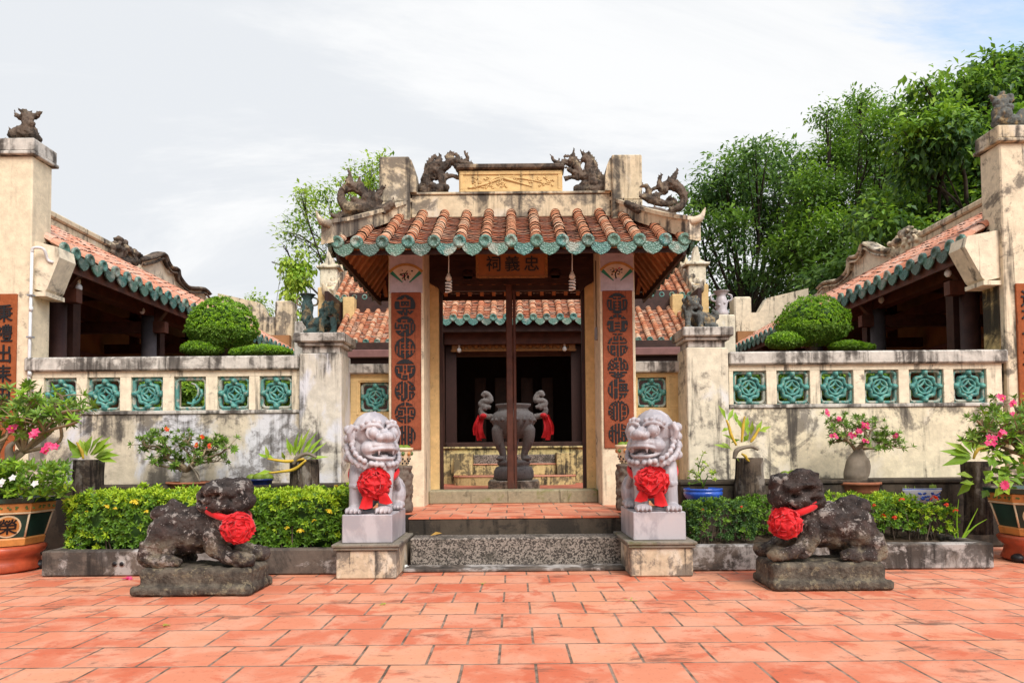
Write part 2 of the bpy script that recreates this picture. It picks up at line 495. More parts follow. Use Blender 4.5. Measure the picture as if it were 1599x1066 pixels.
def m_floor():
    t = NT('terracotta_paving')
    br = t.n.new('ShaderNodeTexBrick')
    vec = t.mapv((1, 1, 1), (-.114, -4.06 + .414 * 40, 0))
    wob = t.n.new('ShaderNodeTexNoise'); t.l.new(t.pos, wob.inputs['Vector']); wob.inputs['Scale'].default_value = 3.0
    vs = t.n.new('ShaderNodeVectorMath'); vs.operation = 'MULTIPLY_ADD'
    t.l.new(wob.outputs['Color'], vs.inputs[0]); vs.inputs[1].default_value = (.012, .012, 0); t.l.new(vec, vs.inputs[2])
    t.l.new(vs.outputs[0], br.inputs['Vector'])
    br.offset = .5; br.offset_frequency = 2
    for k, q in (('Scale', 1.0), ('Mortar Size', .0105), ('Mortar Smooth', .5), ('Bias', 0.0), ('Brick Width', .414), ('Row Height', .414)):
        br.inputs[k].default_value = q
    br.inputs['Color1'].default_value = (0, 0, 0, 1); br.inputs['Color2'].default_value = (1, 1, 1, 1)
    br.inputs['Mortar'].default_value = (.5, .5, .5, 1)
    rnd = t.n.new('ShaderNodeSeparateColor'); t.l.new(br.outputs['Color'], rnd.inputs[0])
    r = rnd.outputs[0]
    col = t.mix(t.ramp(r, .0, .55), (.55, .155, .080), (.60, .21, .115))
    col = t.mix(t.ramp(r, .55, 1.0), col, (.63, .275, .155))
    cl = t.noise(2.6, 7, .62, .4)
    col = t.mix(t.ramp(cl, .42, .62, 0, .75), col, (.62, .305, .195))
    col = t.mix(t.ramp(t.noise(2.1, 6, .65, .5), .52, .62, 0, .75), col, (.51, .11, .050))
    col = t.mix(t.ramp(t.noise(1.5, 8, .75, .3, t.mapv((1, 2.4, 1), (4, 1, 0))), .55, .64, 0, .75), col, (.17, .075, .048))
    col = t.mix(t.ramp(t.noise(30, 5, .7), .56, .68, 0, .55), col, (.30, .10, .06))
    mort = t.mix(t.ramp(t.noise(9, 4, .6), .35, .65), (.085, .062, .042), (.30, .20, .145))
    col = t.mix(br.outputs['Fac'], col, mort)
    h = t.math('SUBTRACT', t.math('MULTIPLY', t.noise(18, 5, .6), .25), br.outputs['Fac'])
    t.bump(h, .5, .012)
    return t.done(col, t.ramp(cl, .3, .7, .62, .85), .25)
M['floor'] = m_floor()

def m_stone_beast():
    t = NT('lichen_covered_stone')
    n = t.noise(9, 7, .68)
    col = t.mix(t.ramp(n, .3, .7), (.018, .0145, .0135), (.075, .058, .051))
    col = t.mix(t.ramp(t.noise(4, 5, .6), .54, .68, 0, .4), col, (.085, .045, .036))
    li = t.noise(7, 8, .72, .3)
    col = t.mix(t.math('MULTIPLY', t.ramp(li, .555, .60), .85), col, (.30, .265, .235))
    col = t.mix(t.ramp(t.vor(34), .10, .16, .7, 0), col, (.34, .31, .29))
    col = t.mix(t.math('MULTIPLY', t.ramp(t.z(), .55, .30), t.ramp(t.noise(6, 6, .7), .42, .6, 0, .75)), col, (.23, .19, .13))
    t.bump(t.math('ADD', n, t.noise(40, 5, .65)), .8, .025)
    return t.done(col, .9, .15)
M['beast'] = m_stone_beast()
def m_slab():
    t = NT('mossy_stone_slab')
    n = t.noise(8, 7, .68)
    col = t.mix(t.ramp(n, .3, .7), (.04, .033, .028), (.15, .125, .095))
    col = t.mix(t.math('MULTIPLY', t.ramp(t.noise(14, 6, .7), .54, .62), .7), col, (.24, .20, .13))
    col = t.mix(t.ramp(t.noise(2.7, 6, .7), .56, .7, 0, .8), col, (.02, .018, .016))
    t.bump(t.math('ADD', n, t.noise(40, 5, .65)), .8, .03)
    return t.done(col, .92, .1)
M['slab'] = m_slab()
def m_marble():
    t = NT('pale_marble')
    v = t.noise(2.2, 7, .6, 1.8, t.mapv((1.0, 1.0, .45), (0, 0, 0), (0, .5, .3)))
    col = t.mix(t.ramp(v, .44, .56), (.33, .305, .32), (.45, .415, .425))
    col = t.mix(t.ramp(t.noise(5, 5, .6), .5, .75, 0, .35), col, (.52, .43, .40))
    t.bump(t.noise(30, 3, .5), .08, .01)
    return t.done(col, .42, .35)
M['marble'] = m_marble()
def m_granite():
    t = NT('granite_chip')
    n = t.vor(75, None, 'F1', 'Color')
    s = t.n.new('ShaderNodeSeparateColor'); t.l.new(n, s.inputs[0])
    col = t.mix(t.ramp(s.outputs[0], .2, .8), (.05, .042, .036), (.28, .24, .20))
    col = t.mix(t.ramp(t.noise(3, 6, .65), .48, .66, 0, .8), col, (.05, .045, .035))
    t.bump(t.noise(80, 3, .6), .4, .01)
    return t.done(col, .8, .2)
M['granite'] = m_granite()
def m_cloth():
    t = NT('red_satin')
    col = t.mix(t.ramp(t.noise(9, 4, .6), .3, .7), (.46, .006, .010), (.66, .014, .018))
    t.b.inputs['Sheen Weight'].default_value = .2
    return t.done(col, .58, .25)
M['red'] = m_cloth()
M['terra'] = m_plain('terracotta_glazed', (.40, .075, .030), .35, .25, 6, .5)
M['terra_rough'] = m_plain('terracotta_rough', (.30, .11, .055), .8, .3, 8)
M['potgreen'] = m_plain('dark_green_glaze', (.012, .042, .030), .3, .3, 6, .5)
M['potorange'] = m_plain('orange_glaze', (.55, .22, .055), .4, .2, 9, .5)
M['potcream'] = m_plain('cream_glaze', (.66, .52, .33), .4, .15, 9, .5)
M['potdeco'] = m_plain('moss_green_glaze', (.10, .17, .04), .4, .4, 9, .5)
M['blue'] = m_plain('cobalt_glaze', (.022, .075, .36), .25, .3, 5, .5)
M['navy'] = m_plain('navy_glaze', (.012, .022, .11), .3, .4, 9, .5)
M['porcelain'] = m_plain('white_porcelain', (.62, .64, .70), .25, .06, 9, .5)
M['bark'] = m_plain('bark', (.13, .095, .07), .95, .45, 9, .1, .6)
M['stump'] = m_plaster('stump_bark', (.15, .115, .09), (.03, .024, .02), .5, .7, None, 0, None, 21, 2.5)
M['caudex'] = m_plain('grey_caudex', (.19, .155, .115), .7, .25, 5)
M['twig'] = m_plain('pale_twig', (.28, .21, .13), .8, .25, 9)
M['bronze'] = m_plaster('grey_bronze', (.21, .19, .178), (.055, .05, .046), .6, .4, None, 0, None, 23, 4)
M['ornament'] = m_plaster('blackened_ornament', (.135, .10, .075), (.018, .015, .013), 1.0, .7, (.36, .28, .18), .3, None, 24, 2.4)
M['ceramic'] = m_plaster('mottled_ceramic', (.12, .125, .115), (.02, .02, .02), .8, .3, (.30, .22, .12), .5, None, 25, 5)
M['ceramic_teal'] = m_plaster('teal_ceramic', (.06, .105, .10), (.014, .02, .02), .75, .4, (.24, .18, .10), .6, None, 26, 5)
M['pvc'] = m_plain('white_pvc', (.60, .59, .58), .4, .08)
M['white'] = m_plain('white_plastic', (.72, .70, .66), .4, .05)
M['soil'] = m_plain('garden_soil', (.062, .043, .028), .95, .5, 14, .1, .8)
M['earth'] = m_plain('bare_earth', (.16, .12, .075), .95, .4, .6, .1, .3)
M['courtyard'] = m_plain('courtyard_tiles', (.42, .13, .075), .8, .25, 3)
M['gutter'] = m_plain('maroon_gutter', (.20, .095, .085), .5, .15, 4)
M['metal'] = m_plain('grey_metal', (.25, .25, .26), .4, .1)
M['teal_flat'] = m_plain('jade_paint', (.03, .20, .13), .5, .2)
M['cream_flat'] = m_plain('cream_paint', (.62, .52, .42), .6, .1)
M['amber_flat'] = m_plain('amber_paint', (.45, .24, .08), .5, .2)

M['stumpbark'] = m_plaster('stump_dark_bark', (.095, .07, .05), (.016, .012, .010), .7, 1.0, (.20, .17, .14), .5, None, 51, 3)
M['darkbark'] = m_plain('dark_bark', (.05, .038, .03), .95, .4, 4, .1, .3)
def m_leaf(name, a, b, c, tr=.25, rough=.5):
    t = NT(name)
    col = t.mix(t.ramp(t.isl, 0, .55), a, b)
    col = t.mix(t.ramp(t.isl, .6, 1.0), col, c)
    m = t.done(col, rough, .35)
    t.translucent(t.mix(.5, col, tuple(min(1, x * 1.6) for x in b)), tr)
    return m
M['hedge'] = m_leaf('hedge_leaf', (.055, .125, .010), (.10, .21, .014), (.17, .31, .022))
M['hedge_new'] = m_leaf('hedge_new_leaf', (.27, .42, .018), (.36, .50, .024), (.46, .56, .035))
M['topiary'] = m_leaf('topiary_leaf', (.13, .29, .010), (.21, .40, .014), (.32, .50, .022))
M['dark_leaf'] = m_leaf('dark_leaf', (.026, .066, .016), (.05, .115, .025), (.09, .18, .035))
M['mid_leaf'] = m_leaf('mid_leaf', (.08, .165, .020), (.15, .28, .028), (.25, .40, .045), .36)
M['bright_leaf'] = m_leaf('bright_leaf', (.12, .26, .018), (.22, .38, .024), (.34, .50, .04))
M['far_leaf'] = m_leaf('far_leaf', (.075, .155, .032), (.12, .225, .042), (.19, .31, .055), .36)
M['pale_leaf'] = m_leaf('pale_leaf', (.22, .36, .03), (.34, .47, .05), (.46, .56, .07), .35)
M['rose_leaf'] = m_leaf('rose_leaf', (.07, .15, .018), (.14, .25, .03), (.26, .36, .06))
M['orchid'] = m_leaf('orchid_leaf', (.13, .27, .02), (.24, .39, .03), (.36, .48, .06))
M['orchid_y'] = m_plain('yellow_cane', (.50, .33, .035), .5, .2, 9)
M['cactus'] = m_leaf('cactus_flesh', (.10, .17, .018), (.16, .23, .022), (.22, .28, .04), .05)
M['pink'] = m_leaf('pink_petal', (.55, .012, .085), (.66, .03, .15), (.70, .12, .25), .3)
M['redflower'] = m_leaf('red_petal', (.60, .02, .012), (.68, .05, .015), (.70, .13, .02), .3)
M['yellow'] = m_leaf('yellow_petal', (.70, .46, .010), (.72, .52, .02), (.72, .60, .08), .3)
M['lilypetal'] = m_leaf('white_petal', (.7, .66, .64), (.72, .7, .68), (.72, .7, .7), .3)
M['dryleaf'] = m_leaf('dry_leaf', (.40, .20, .03), (.45, .26, .05), (.42, .3, .1), .2)

# ================================================================== the setting
def sheet(name, x0, x1, y0, y1, z, m, nx=1, ny=1):
    mb = MB()
    mb.add([(x0, y0, z), (x1, y0, z), (x1, y1, z), (x0, y1, z)], [(0, 1, 2, 3)])
    return struct(name, mb, m)
sheet('ground', -500, 500, -400, 900, -.02, M['earth'])
sheet('pavement', -11, 11, -5, 9.9, 0.0, M['floor'])
LZ = .50                                             # height of the gate landing and the courtyard
mb = MB(); mb.box(-5.6, 5.6, 10.12, 22.0, .02, LZ)
struct('courtyard_floor', mb, M['courtyard'])

# ---------------------------------------------------------------- tiled roof builder
def tile_roof(mb, de, e0, e1, up, sp, tl=.11, r=.072, smax=None, eave=True, first=.5, mats=(0, 1), seed=0, smin=None, drip=.13):
    """rows of barrel tiles over pan tiles climbing from the eave line e0-e1 along up; glazed eave ends go to de"""
    rd = random.Random(seed)
    e0, e1, up = V(e0), V(e1), V(up)
    L = up.length; u = up / L
    ax = (e1 - e0); wid = ax.length; ax = ax / wid
    n = ax.cross(u).normalized()
    if n.z < 0: n = -n
    N = int(round(wid / sp)); sp = wid / N
    out = (-u); out.z = 0; out.normalize()
    seg = 7
    for i in range(N + 1):
        x = i * sp
        if first and (i == 0 or i == N): x += (sp * .25 if i == 0 else -sp * .25)
        lim = L if smax is None else min(L, smax(x))
        lo = 0 if smin is None else smin(x)
        o = e0 + ax * x
        k = 0; s = lo
        while s < lim - .02:
            t1 = min(s + tl * 1.12, lim)
            rr = r * rd.uniform(.93, 1.07); jx = ax * rd.uniform(-.006, .006); jz = rd.uniform(-.004, .004)
            a0 = o + jx + u * (s + rd.uniform(-.010, .010)) + n * (.012 + jz); a1 = o + u * t1 + n * (.006 + jz)
            vs = []
            for c, rq in ((a0, rr), (a1, rr * .965)):
                for j in range(seg):
                    an = PI * j / (seg - 1)
                    vs.append(c + ax * math.cos(an) * rq + n * math.sin(an) * rq)
            mb.add(vs, [(j, j + 1, seg + j + 1, seg + j) for j in range(seg - 1)], mats[0], False)
            mb.add(vs[:seg], [tuple(reversed(range(seg)))], mats[0] if k == 0 else 2, False)  # low-end face takes the painted gap shade, except on the eave tile
            s += tl; k += 1
        if eave and lim > .05:
            c = o + u * (lo - .03) + n * .022
            ring = []
            for q, rq in ((0, r * .55), (-.012, r * .62), (-.012, r * 1.0), (0.0, r * 1.12), (.035, r * 1.12)):
                for j in range(12):
                    an = 2 * PI * j / 12
                    ring.append(c + out * (-q) + ax * math.cos(an) * rq + V((0, 0, 1)) * math.sin(an) * rq)
            fs = [tuple(range(12))]
            for q in range(4):
                for j in range(12):
                    j2 = (j + 1) % 12
                    fs.append((q * 12 + j, (q + 1) * 12 + j, (q + 1) * 12 + j2, q * 12 + j2))
            de.add(ring, fs, 0, True)
        if i == N: break
        # pan course between this row and the next
        xm = (i + .5) * sp
        lim = L if smax is None else min(L, smax(xm))
        lo = 0 if smin is None else smin(xm)
        o = e0 + ax * xm; s = lo
        hw = sp * .5
        while s < lim - .02:
            t1 = min(s + tl * 1.05, lim)
            vs = []; jz = rd.uniform(-.003, .003)
            for q, lift in ((s, .015), (t1, .0)):
                for j in range(5):
                    a = -1 + j * .5
                    vs.append(o + u * q + ax * a * hw + n * (lift + jz + .050 * a * a - .045))
            for j in range(5):
                vs.append(vs[j] - n * .006)
            mb.add(vs, [(j, j + 1, 5 + j + 1, 5 + j) for j in range(4)] + [(10 + j, 10 + j + 1, j + 1, j) for j in range(4)], mats[1], False)
            lo5 = [q - n * .030 + out * -.004 for q in vs[10:15]]
            mb.add(vs[10:15] + lo5, [(5 + j, 5 + j + 1, j + 1, j) for j in range(4)], 2, False)  # black strip under the pan lip: recess shade put in as colour
            s += tl
        if eave and lim > .05:
            c = o + u * lo - n * .012 + out * .02
            w = sp * .5
            pr = [(-w * .86, .03), (-w * .5, -.005), (0, -.02), (w * .5, -.005), (w * .86, .03), (w * .84, -.25 * drip), (w * .70, -.58 * drip), (w * .44, -.82 * drip), (w * .20, -.92 * drip), (0, -drip), (-w * .20, -.92 * drip), (-w * .44, -.82 * drip), (-w * .70, -.58 * drip), (-w * .84, -.25 * drip)]
            Z = V((0, 0, 1))
            de.prism(pr, lambda a, b, d: c + ax * a + Z * b + out * d, 0, .022, 0)

def curve(pts, n=6):
    """Catmull-Rom through the points"""
    P = [V(p) for p in pts]
    P = [P[0] * 2 - P[1]] + P + [P[-1] * 2 - P[-2]]
    out = []
    for i in range(1, len(P) - 2):
        for k in range(n):
            t = k / n
            a, b, c, d = P[i - 1], P[i], P[i + 1], P[i + 2]
            out.append(.5 * ((2 * b) + (c - a) * t + (2 * a - 5 * b + 4 * c - d) * t * t + (3 * b - a - 3 * c + d) * t ** 3))
    out.append(P[-2])
    return out
def lerps(r, n):
    out = []
    m = len(r) - 1
    for i in range(n):
        t = i / (n - 1) * m; k = min(int(t), m - 1)
        out.append(r[k] + (r[k + 1] - r[k]) * (t - k))
    return out
def ctube(mb, pts, rad, n=8, mi=0, k=6, flat=None):
    c = curve(pts, k)
    mb.tube(c, lerps(rad if isinstance(rad, (list, tuple)) else [rad, rad], len(c)), n, mi, True, True, flat)
# ================================================================== the gate
def WX(px, py, X):
    """the point on the plane x = X seen at photograph pixel (px, py)"""
    d = cam_rot @ V(((px - CX) / F, -(py - CY) / F, -1.0))
    return V((0, 0, CAMZ)) + d * (X / d.x)
UX, UY, UZ = V((1, 0, 0)), V((0, 1, 0)), V((0, 0, 1))
GX = -.02
SEALS = [
 ["....#####....", "..####.####..", ".####...####.", "..........###", "###.#####.###", "###.#.#.#.###", "###.##.##.###", "###.......###", "#############", ".....#.#.....", ".#####.##.##.", "..###.##.##..", "....#.##....."],
 ["....#####....", "..#########..", ".###....####.", "..##.##.##.#.", "#.........##.", "#.###.###.#.#", "#.#.#.#.#.#.#", "###.###.#.#.#", ".......##.#.#", "####.####.###", ".##.##.##.##.", "..####.####..", "....##.##...."],
 ["....##.##....", "..####.####..", ".##.##.##.##.", ".##....#...#.", "###.##.##.###", "#.#.#..#..#.#", "#.#.##.##.#.#", "#.#..........", "#.#.##.##.#.#", "#.#.#..#..#.#", ".##.##.##.##.", "..####.####..", "....##.##...."],
 ["....#####....", "..#########..", ".###########.", ".............", "#####.#.#####", "#..##.#.##..#", "##.##...##.##", "##.##.#.##.##", "##....#....##", "####.....####", ".###.###.###.", "..##.#.#.##..", "....####....."],
 ["....#...##...", "..###.#..##..", ".##.#.##..##.", "#.#.#.##.#..#", "#.#.#.##.#.##", "###.#.##.####", "#...#.##.....", "###.#.##.###.", "####..##.#..#", "##..#.##.#.##", ".##.#.##.#.#.", "..#.###..##..", "....##..#...."],
 ["....##.##....", "..####.####..", ".##.........#", ".#.####.####.", "##....#.#...#", "#.###.#.#.#.#", "#.#.#.#.#.#.#", "..###.....###", "##....#.#...#", "#.#####.####.", ".##...#.#..#.", "..###.#.##...", "....#.#.#...."],
 ["....#.#.##...", "..###.#.#.#..", ".##.#.#.#.##.", "..#.#.#.#.##.", "###.###.#.#.#", "#.#.#.#.###.#", "#.#.#.#.#.#.#", "#.#.#.#.###.#", "#.#.###.#.#.#", "###.#.#.#.#.#", ".##.#.#.###.#", "..#.#.#.#.#..", "....#.#.##..."],
 ["....#####....", "..#########..", ".###.....###.", "....##.##....", "###.......###", "#.#.##.##.#.#", "#.#.#...#.#.#", "#.#.##.##.#.#", "#.#.#...#.#.#", "###.##.##.###", ".####...####.", "....#####....", "...#######..."],
 ["....##.##....", "..#.##.##.#..", ".###.....###.", ".............", "####.....####", "####.###.####", "#.##.....##.#", "..##.###.##..", "#.##.....##.#", "####.###.####", ".####...####.", ".............", "...###.###..."],
 ["....#.#.#....", "..#.#.#.#.#..", ".##.###.##.#.", ".#..........#", "##.####.####.", ".............", "#.###.#.####.", "#.#.#.#.#..##", "#.###.#.#.#.#", "#.#...#.#.#.#", ".##.#.#.#.##.", "..###.#.##...", "....#.#.#...."],
 ["....##.##....", "..#.##.##.#..", ".#.#....#.##.", "##..###.##..#", "#.##.#..#.#.#", ".#.#.##.#.#.#", "##..##..#.#.#", "#.##..#.##.##", "..............", ".####.#.####.", "....#####....", "..###.#.###..", "....#####...."],
 ["....##.##....", "..#.##.####..", ".##.##.......", "###.##.######", "..#.##.#.#.#.", "#.#....#####.", "#.#.##.#.#.#.", "#.#.##.######", "#.#.##.......", "###.##.#####.", ".##.##..#.#..", "..#.##.##.#..", "....#..#....."],
 ["....#.#.#....", "..##.#.###...", ".##.##.#..##.", "#..#.#.#.#..#", "##.#.#.#.##.#", "..##.#.#.##.#", "##.#.#.#....#", "#.##.#.#.##.#", "##.#.#.#.##.#", "..##.#.#....#", ".#.#.#.#.#.#.", "..##.#.#.##..", "....#..##...."],
 ["....#.#.##...", "..#.#.#.#.#..", ".##.#.#.#..#.", "..#.#.#.####.", "#####.#......", "#.#.###.#####", "#.#.#.#.#.#.#", "###.#.#.#####", "#.#.#.#.#.#..", "#.#.#.###.###", ".##.#.#.#.#.#", "..#.#.#.###..", "....#.#.#...."]]
def seal(mb, o, rad, rows):
    """a round seal-style character: strokes inside a disc on the plane y = const"""
    K, S = 13, 4
    c = 2 * rad / K
    for r in range(K):
        row = (rows[r] + '.' * K)[:K]
        for h in range(S):
            zt = rad - (r + h / S) * c; zb = zt - c / S
            zm = abs((zt + zb) / 2)
            lim = math.sqrt(max(0, rad * rad - zm * zm))
            q = 0
            while q < K:
                if row[q] != '#': q += 1; continue
                e = q
                while e < K and row[e] == '#': e += 1
                x0, x1 = max(-lim, -rad + q * c - .001), min(lim, -rad + e * c + .001)
                if x1 > x0: mb.box(o.x + x0, o.x + x1, o.y - .008, o.y + .004, o.z + zb, o.z + zt)
                q = e

gate = thing('temple_gate', 'cream temple gate with red tiled hipped roof, dragons on its ridge and two tall pillars', 'gate', (GX, 9.9, LZ))
M['pillar'] = m_plaster('pillar_plaster', (.71, .595, .42), (.07, .06, .05), .42, .45, None, 0, (1.5, .6), 31)
PI0, PI1, PY0, PY1 = 1.17, 1.635, 9.28, 10.0
plaque_y = [474.7, 508.3, 542, 575.8, 609.4, 643.6, 679.5]
for s in (-1, 1):
    mb = MB(); mb.box(GX + s * PI0, GX + s * PI1, PY0, PY1, LZ - .02, 4.15, 0, .012)
    mb.build('pillar', M['pillar'], gate)
    mb = MB(); mb.box(GX + s * 1.045, GX + s * 1.62, PY1 + .003, 10.45, LZ - .02, 4.1, 0, .01)
    mb.build('jamb', M['cream_clean'], gate)
    xc = GX + s * 1.40
    mb = MB(); mb.box(xc - .218, xc + .218, PY0 - .008, PY0 + .01, 3.322, 3.88)
    pp = mb.build('painted_panel', M['lilac'], gate)
    # fan emblem: amber rim, jade sides, cream field and an ink branch
    mb = MB(); zc = 3.42
    def fan(a0, a1, r0, r1, mi, d):
        n = 12; vs = []
        for i in range(n + 1):
            a = a0 + (a1 - a0) * i / n
            for r in (r0, r1): vs.append((xc + r * math.sin(a), PY0 - d, zc + r * math.cos(a) - .0))
        mb.add(vs, [(2 * i, 2 * i + 2, 2 * i + 3, 2 * i + 1) for i in range(n)], mi)
    A = math.radians(50)
    fan(-A, A, .265, .30, 0, .016); fan(-A, A, .085, .265, 1, .014)
    fan(-A - .05, -A + .14, .06, .265, 2, .018); fan(A - .14, A + .05, .06, .265, 2, .018)
    rd = random.Random(5 + s)
    ctube(mb, [(xc - .01, PY0 - .02, zc + .07), (xc - .02, PY0 - .02, zc + .13), (xc + .02, PY0 - .02, zc + .2)], [.009, .004], 5, 3)
    for k in range(26):
        a, r = rd.uniform(-.5, .5), rd.uniform(.10, .215)
        p = V((xc + r * math.sin(a), PY0 - .018, zc + r * math.cos(a)))
        mb.ell(p, (rd.uniform(.007, .016), .003, rd.uniform(.005, .011)), rd.choice((3, 3, 3, 0, 4)), None, 6, 4)
    mb.build('fan_emblem', [M['amber_flat'], M['cream_flat'], M['teal_flat'], M['black'], M['pink']], pp)
    zt, zb = 3.33, 1.245
    mb = MB(); mb.box(xc - .197, xc + .197, PY0 - .022, PY0 + .01, zb, zt, 0, .006)
    pq = mb.build('plaque', M['plaque'], gate)
    for k, y in enumerate(plaque_y):
        mb = MB()
        o = V((xc - .008 + s * .004, PY0 - .024, 1.2 + (707 - y) * 9.26 / 1100))
        seal(mb, o, .137, SEALS[k + (0 if s < 0 else 7)])
        mb.build('seal_character', M['black'], pq)
mb = MB(); mb.box(GX - 1.17, GX + 1.17, 9.72, 10.04, LZ - .01, .685, 0, .02)
mb.build('threshold', M['threshold'], gate)
# header and the timber frame of the opening
mb = MB()
hz = 3.50
pts = [(-1.165, 4.1), (-1.165, 3.62), (-1.06, 3.56), (-.98, 3.47), (-.93, 3.60), (.93, 3.60), (.98, 3.47), (1.06, 3.56), (1.165, 3.62), (1.165, 4.1)]
mb.prism(pts, lambda a, b, d: V((GX + a, d, b)), 9.93, 10.0)
for k in range(3): mb.box(GX - 1.1, GX + 1.1, 9.90, 9.935, 3.66 + k * .14, 3.70 + k * .14)
for s in (-1, 1):
    mb.tube([(GX + s * .62, 9.9, 3.72), (GX + s * .62, 9.93, 3.72)], .075, 14)
mb.box(GX - 1.02, GX + 1.02, 10.02, 10.12, 3.52, 3.60)
mb.build('header_board', M['wood'], gate)
for s in (-1, 1):
    mb = MB(); mb.box(GX + s * 1.043, GX + s * 1.0, 10.06, 10.16, .66, 3.6)
    mb.build('door_frame', M['wood'], gate)
mb = MB()
mb.box(GX - .085, GX + .008, 10.0, 10.1, .682, 3.62, 0, .01); mb.box(GX + .012, GX + .055, 10.02, 10.1, .682, 3.62, 0, .008)
mb.build('door_post', M['woodred'], gate)
# roof
EX, EY0, EY1, EZ = 2.17, 8.42, 11.2, 3.74
RX, RY, RZ_ = 1.5, 9.9, 4.60
mb, de = MB(), MB()
upf = V((0, RY - EY0, RZ_ - EZ)); Lf = upf.length
sm = lambda x: Lf * min(1, max(.02, x / (EX - RX)), max(.02, (2 * EX - x) / (EX - RX)))
tile_roof(mb, de, (GX - EX, EY0, EZ), (GX + EX, EY0, EZ), upf, .309, .088, .072, sm, True, .3, seed=3, drip=.165)
bz = EZ + .06
upb = V((0, RY - EY1, RZ_ - bz))
tile_roof(mb, de, (GX - EX, EY1, bz), (GX + EX, EY1, bz), upb, .309, .11, .078, lambda x: upb.length * min(1, max(.02, x / (EX - RX)), max(.02, (2 * EX - x) / (EX - RX))), False, .3, seed=4)
for s in (-1, 1):
    ups = V((-s * (EX - RX), 0, RZ_ - EZ)); Ls = ups.length; hl = EY1 - EY0
    tile_roof(mb, de, (GX + s * EX, EY0, EZ), (GX + s * EX, EY1, EZ), ups, .30, .11, .075,
              lambda y: Ls * max(.02, min(y / (RY - EY0), (hl - y) / (EY1 - RY))), True, .3, seed=6 + s)
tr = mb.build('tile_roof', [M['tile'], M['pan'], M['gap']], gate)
de.build('eave_tiles', [M['glaze_teal']], tr)
mb = MB()
t = .05
def quad_slab(mb, a, b, c, d, th, mi=0):
    P = [V(q) for q in (a, b, c, d)]
    n = (P[1] - P[0]).cross(P[2] - P[0]).normalized()
    if n.z < 0: n = -n
    P2 = [p - n * th for p in P]
    mb.add(P + P2, [(0, 1, 2, 3), (7, 6, 5, 4), (0, 4, 5, 1), (1, 5, 6, 2), (2, 6, 7, 3), (3, 7, 4, 0)], mi)
dz = -.035
quad_slab(mb, (GX - EX + .03, EY0 + .02, EZ + dz), (GX + EX - .03, EY0 + .02, EZ + dz), (GX + RX, RY, RZ_ + dz), (GX - RX, RY, RZ_ + dz), .03)
quad_slab(mb, (GX - EX + .03, EY1, bz + dz), (GX + EX - .03, EY1, bz + dz), (GX + RX, RY, RZ_ + dz), (GX - RX, RY, RZ_ + dz), .03)
for s in (-1, 1):
    quad_slab(mb, (GX + s * (EX - .02), EY0 + .03, EZ + dz - .004), (GX + s * (EX - .02), EY1 - .03, EZ + dz - .004), (GX + s * (RX + .01), RY + .01, RZ_ + dz - .004), (GX + s * (RX + .01), RY - .01, RZ_ + dz - .004), .03)
mb.build('roof_deck', M['woodred'], gate)
mb = MB()
for i in range(22):                                  # rafters under the front and back slopes
    x = -2.0 + i * 4.0 / 21
    k = min(1, (EX - abs(x)) / (EX - RX))
    for (y0, z0) in ((EY0, EZ), (EY1, bz)):
        a = V((GX + x, y0 + (.06 if y0 < RY else -.06), z0 - .09)); b = V((GX + x, y0 + (RY - y0) * k, z0 + (RZ_ - z0) * k - .10))
        d = (b - a) / 2
        if d.length > .05: mb.obox((a + b) / 2, d, UX * .028, d.cross(UX).normalized() * .03)
for s in (-1, 1):
    for i in range(12):
        y = EY0 + .14 + i * (EY1 - EY0 - .28) / 11
        k = min((y - EY0) / (RY - EY0), (EY1 - y) / (EY1 - RY), 1)
        a = V((GX + s * (EX - .05), y, EZ - .09)); b = V((GX + s * (EX + (RX - EX) * k), y, EZ + (RZ_ - EZ) * k - .10))
        d = (b - a) / 2
        if d.length > .03: mb.obox((a + b) / 2, d, UY * .045, d.cross(UY).normalized() * .03)
mb.build('rafters', M['rafter'], gate)
mb = MB()                                            # eave fascias and purlins
mb.box(GX - EX + .04, GX + EX - .04, EY0 + .05, EY0 + .09, EZ - .125, EZ - .075)
mb.box(GX - EX + .04, GX + EX - .04, EY1 - .05, EY1 - .01, bz - .17, bz - .07)
for s in (-1, 1): mb.box(GX + s * (EX - .05), GX + s * (EX - .085), EY0 + .05, EY1, EZ - .17, EZ - .075)
mb.box(GX - 1.16, GX + 1.16, 9.32, 9.44, 4.02, 4.14)
mb.build('fascia', M['wood'], gate)
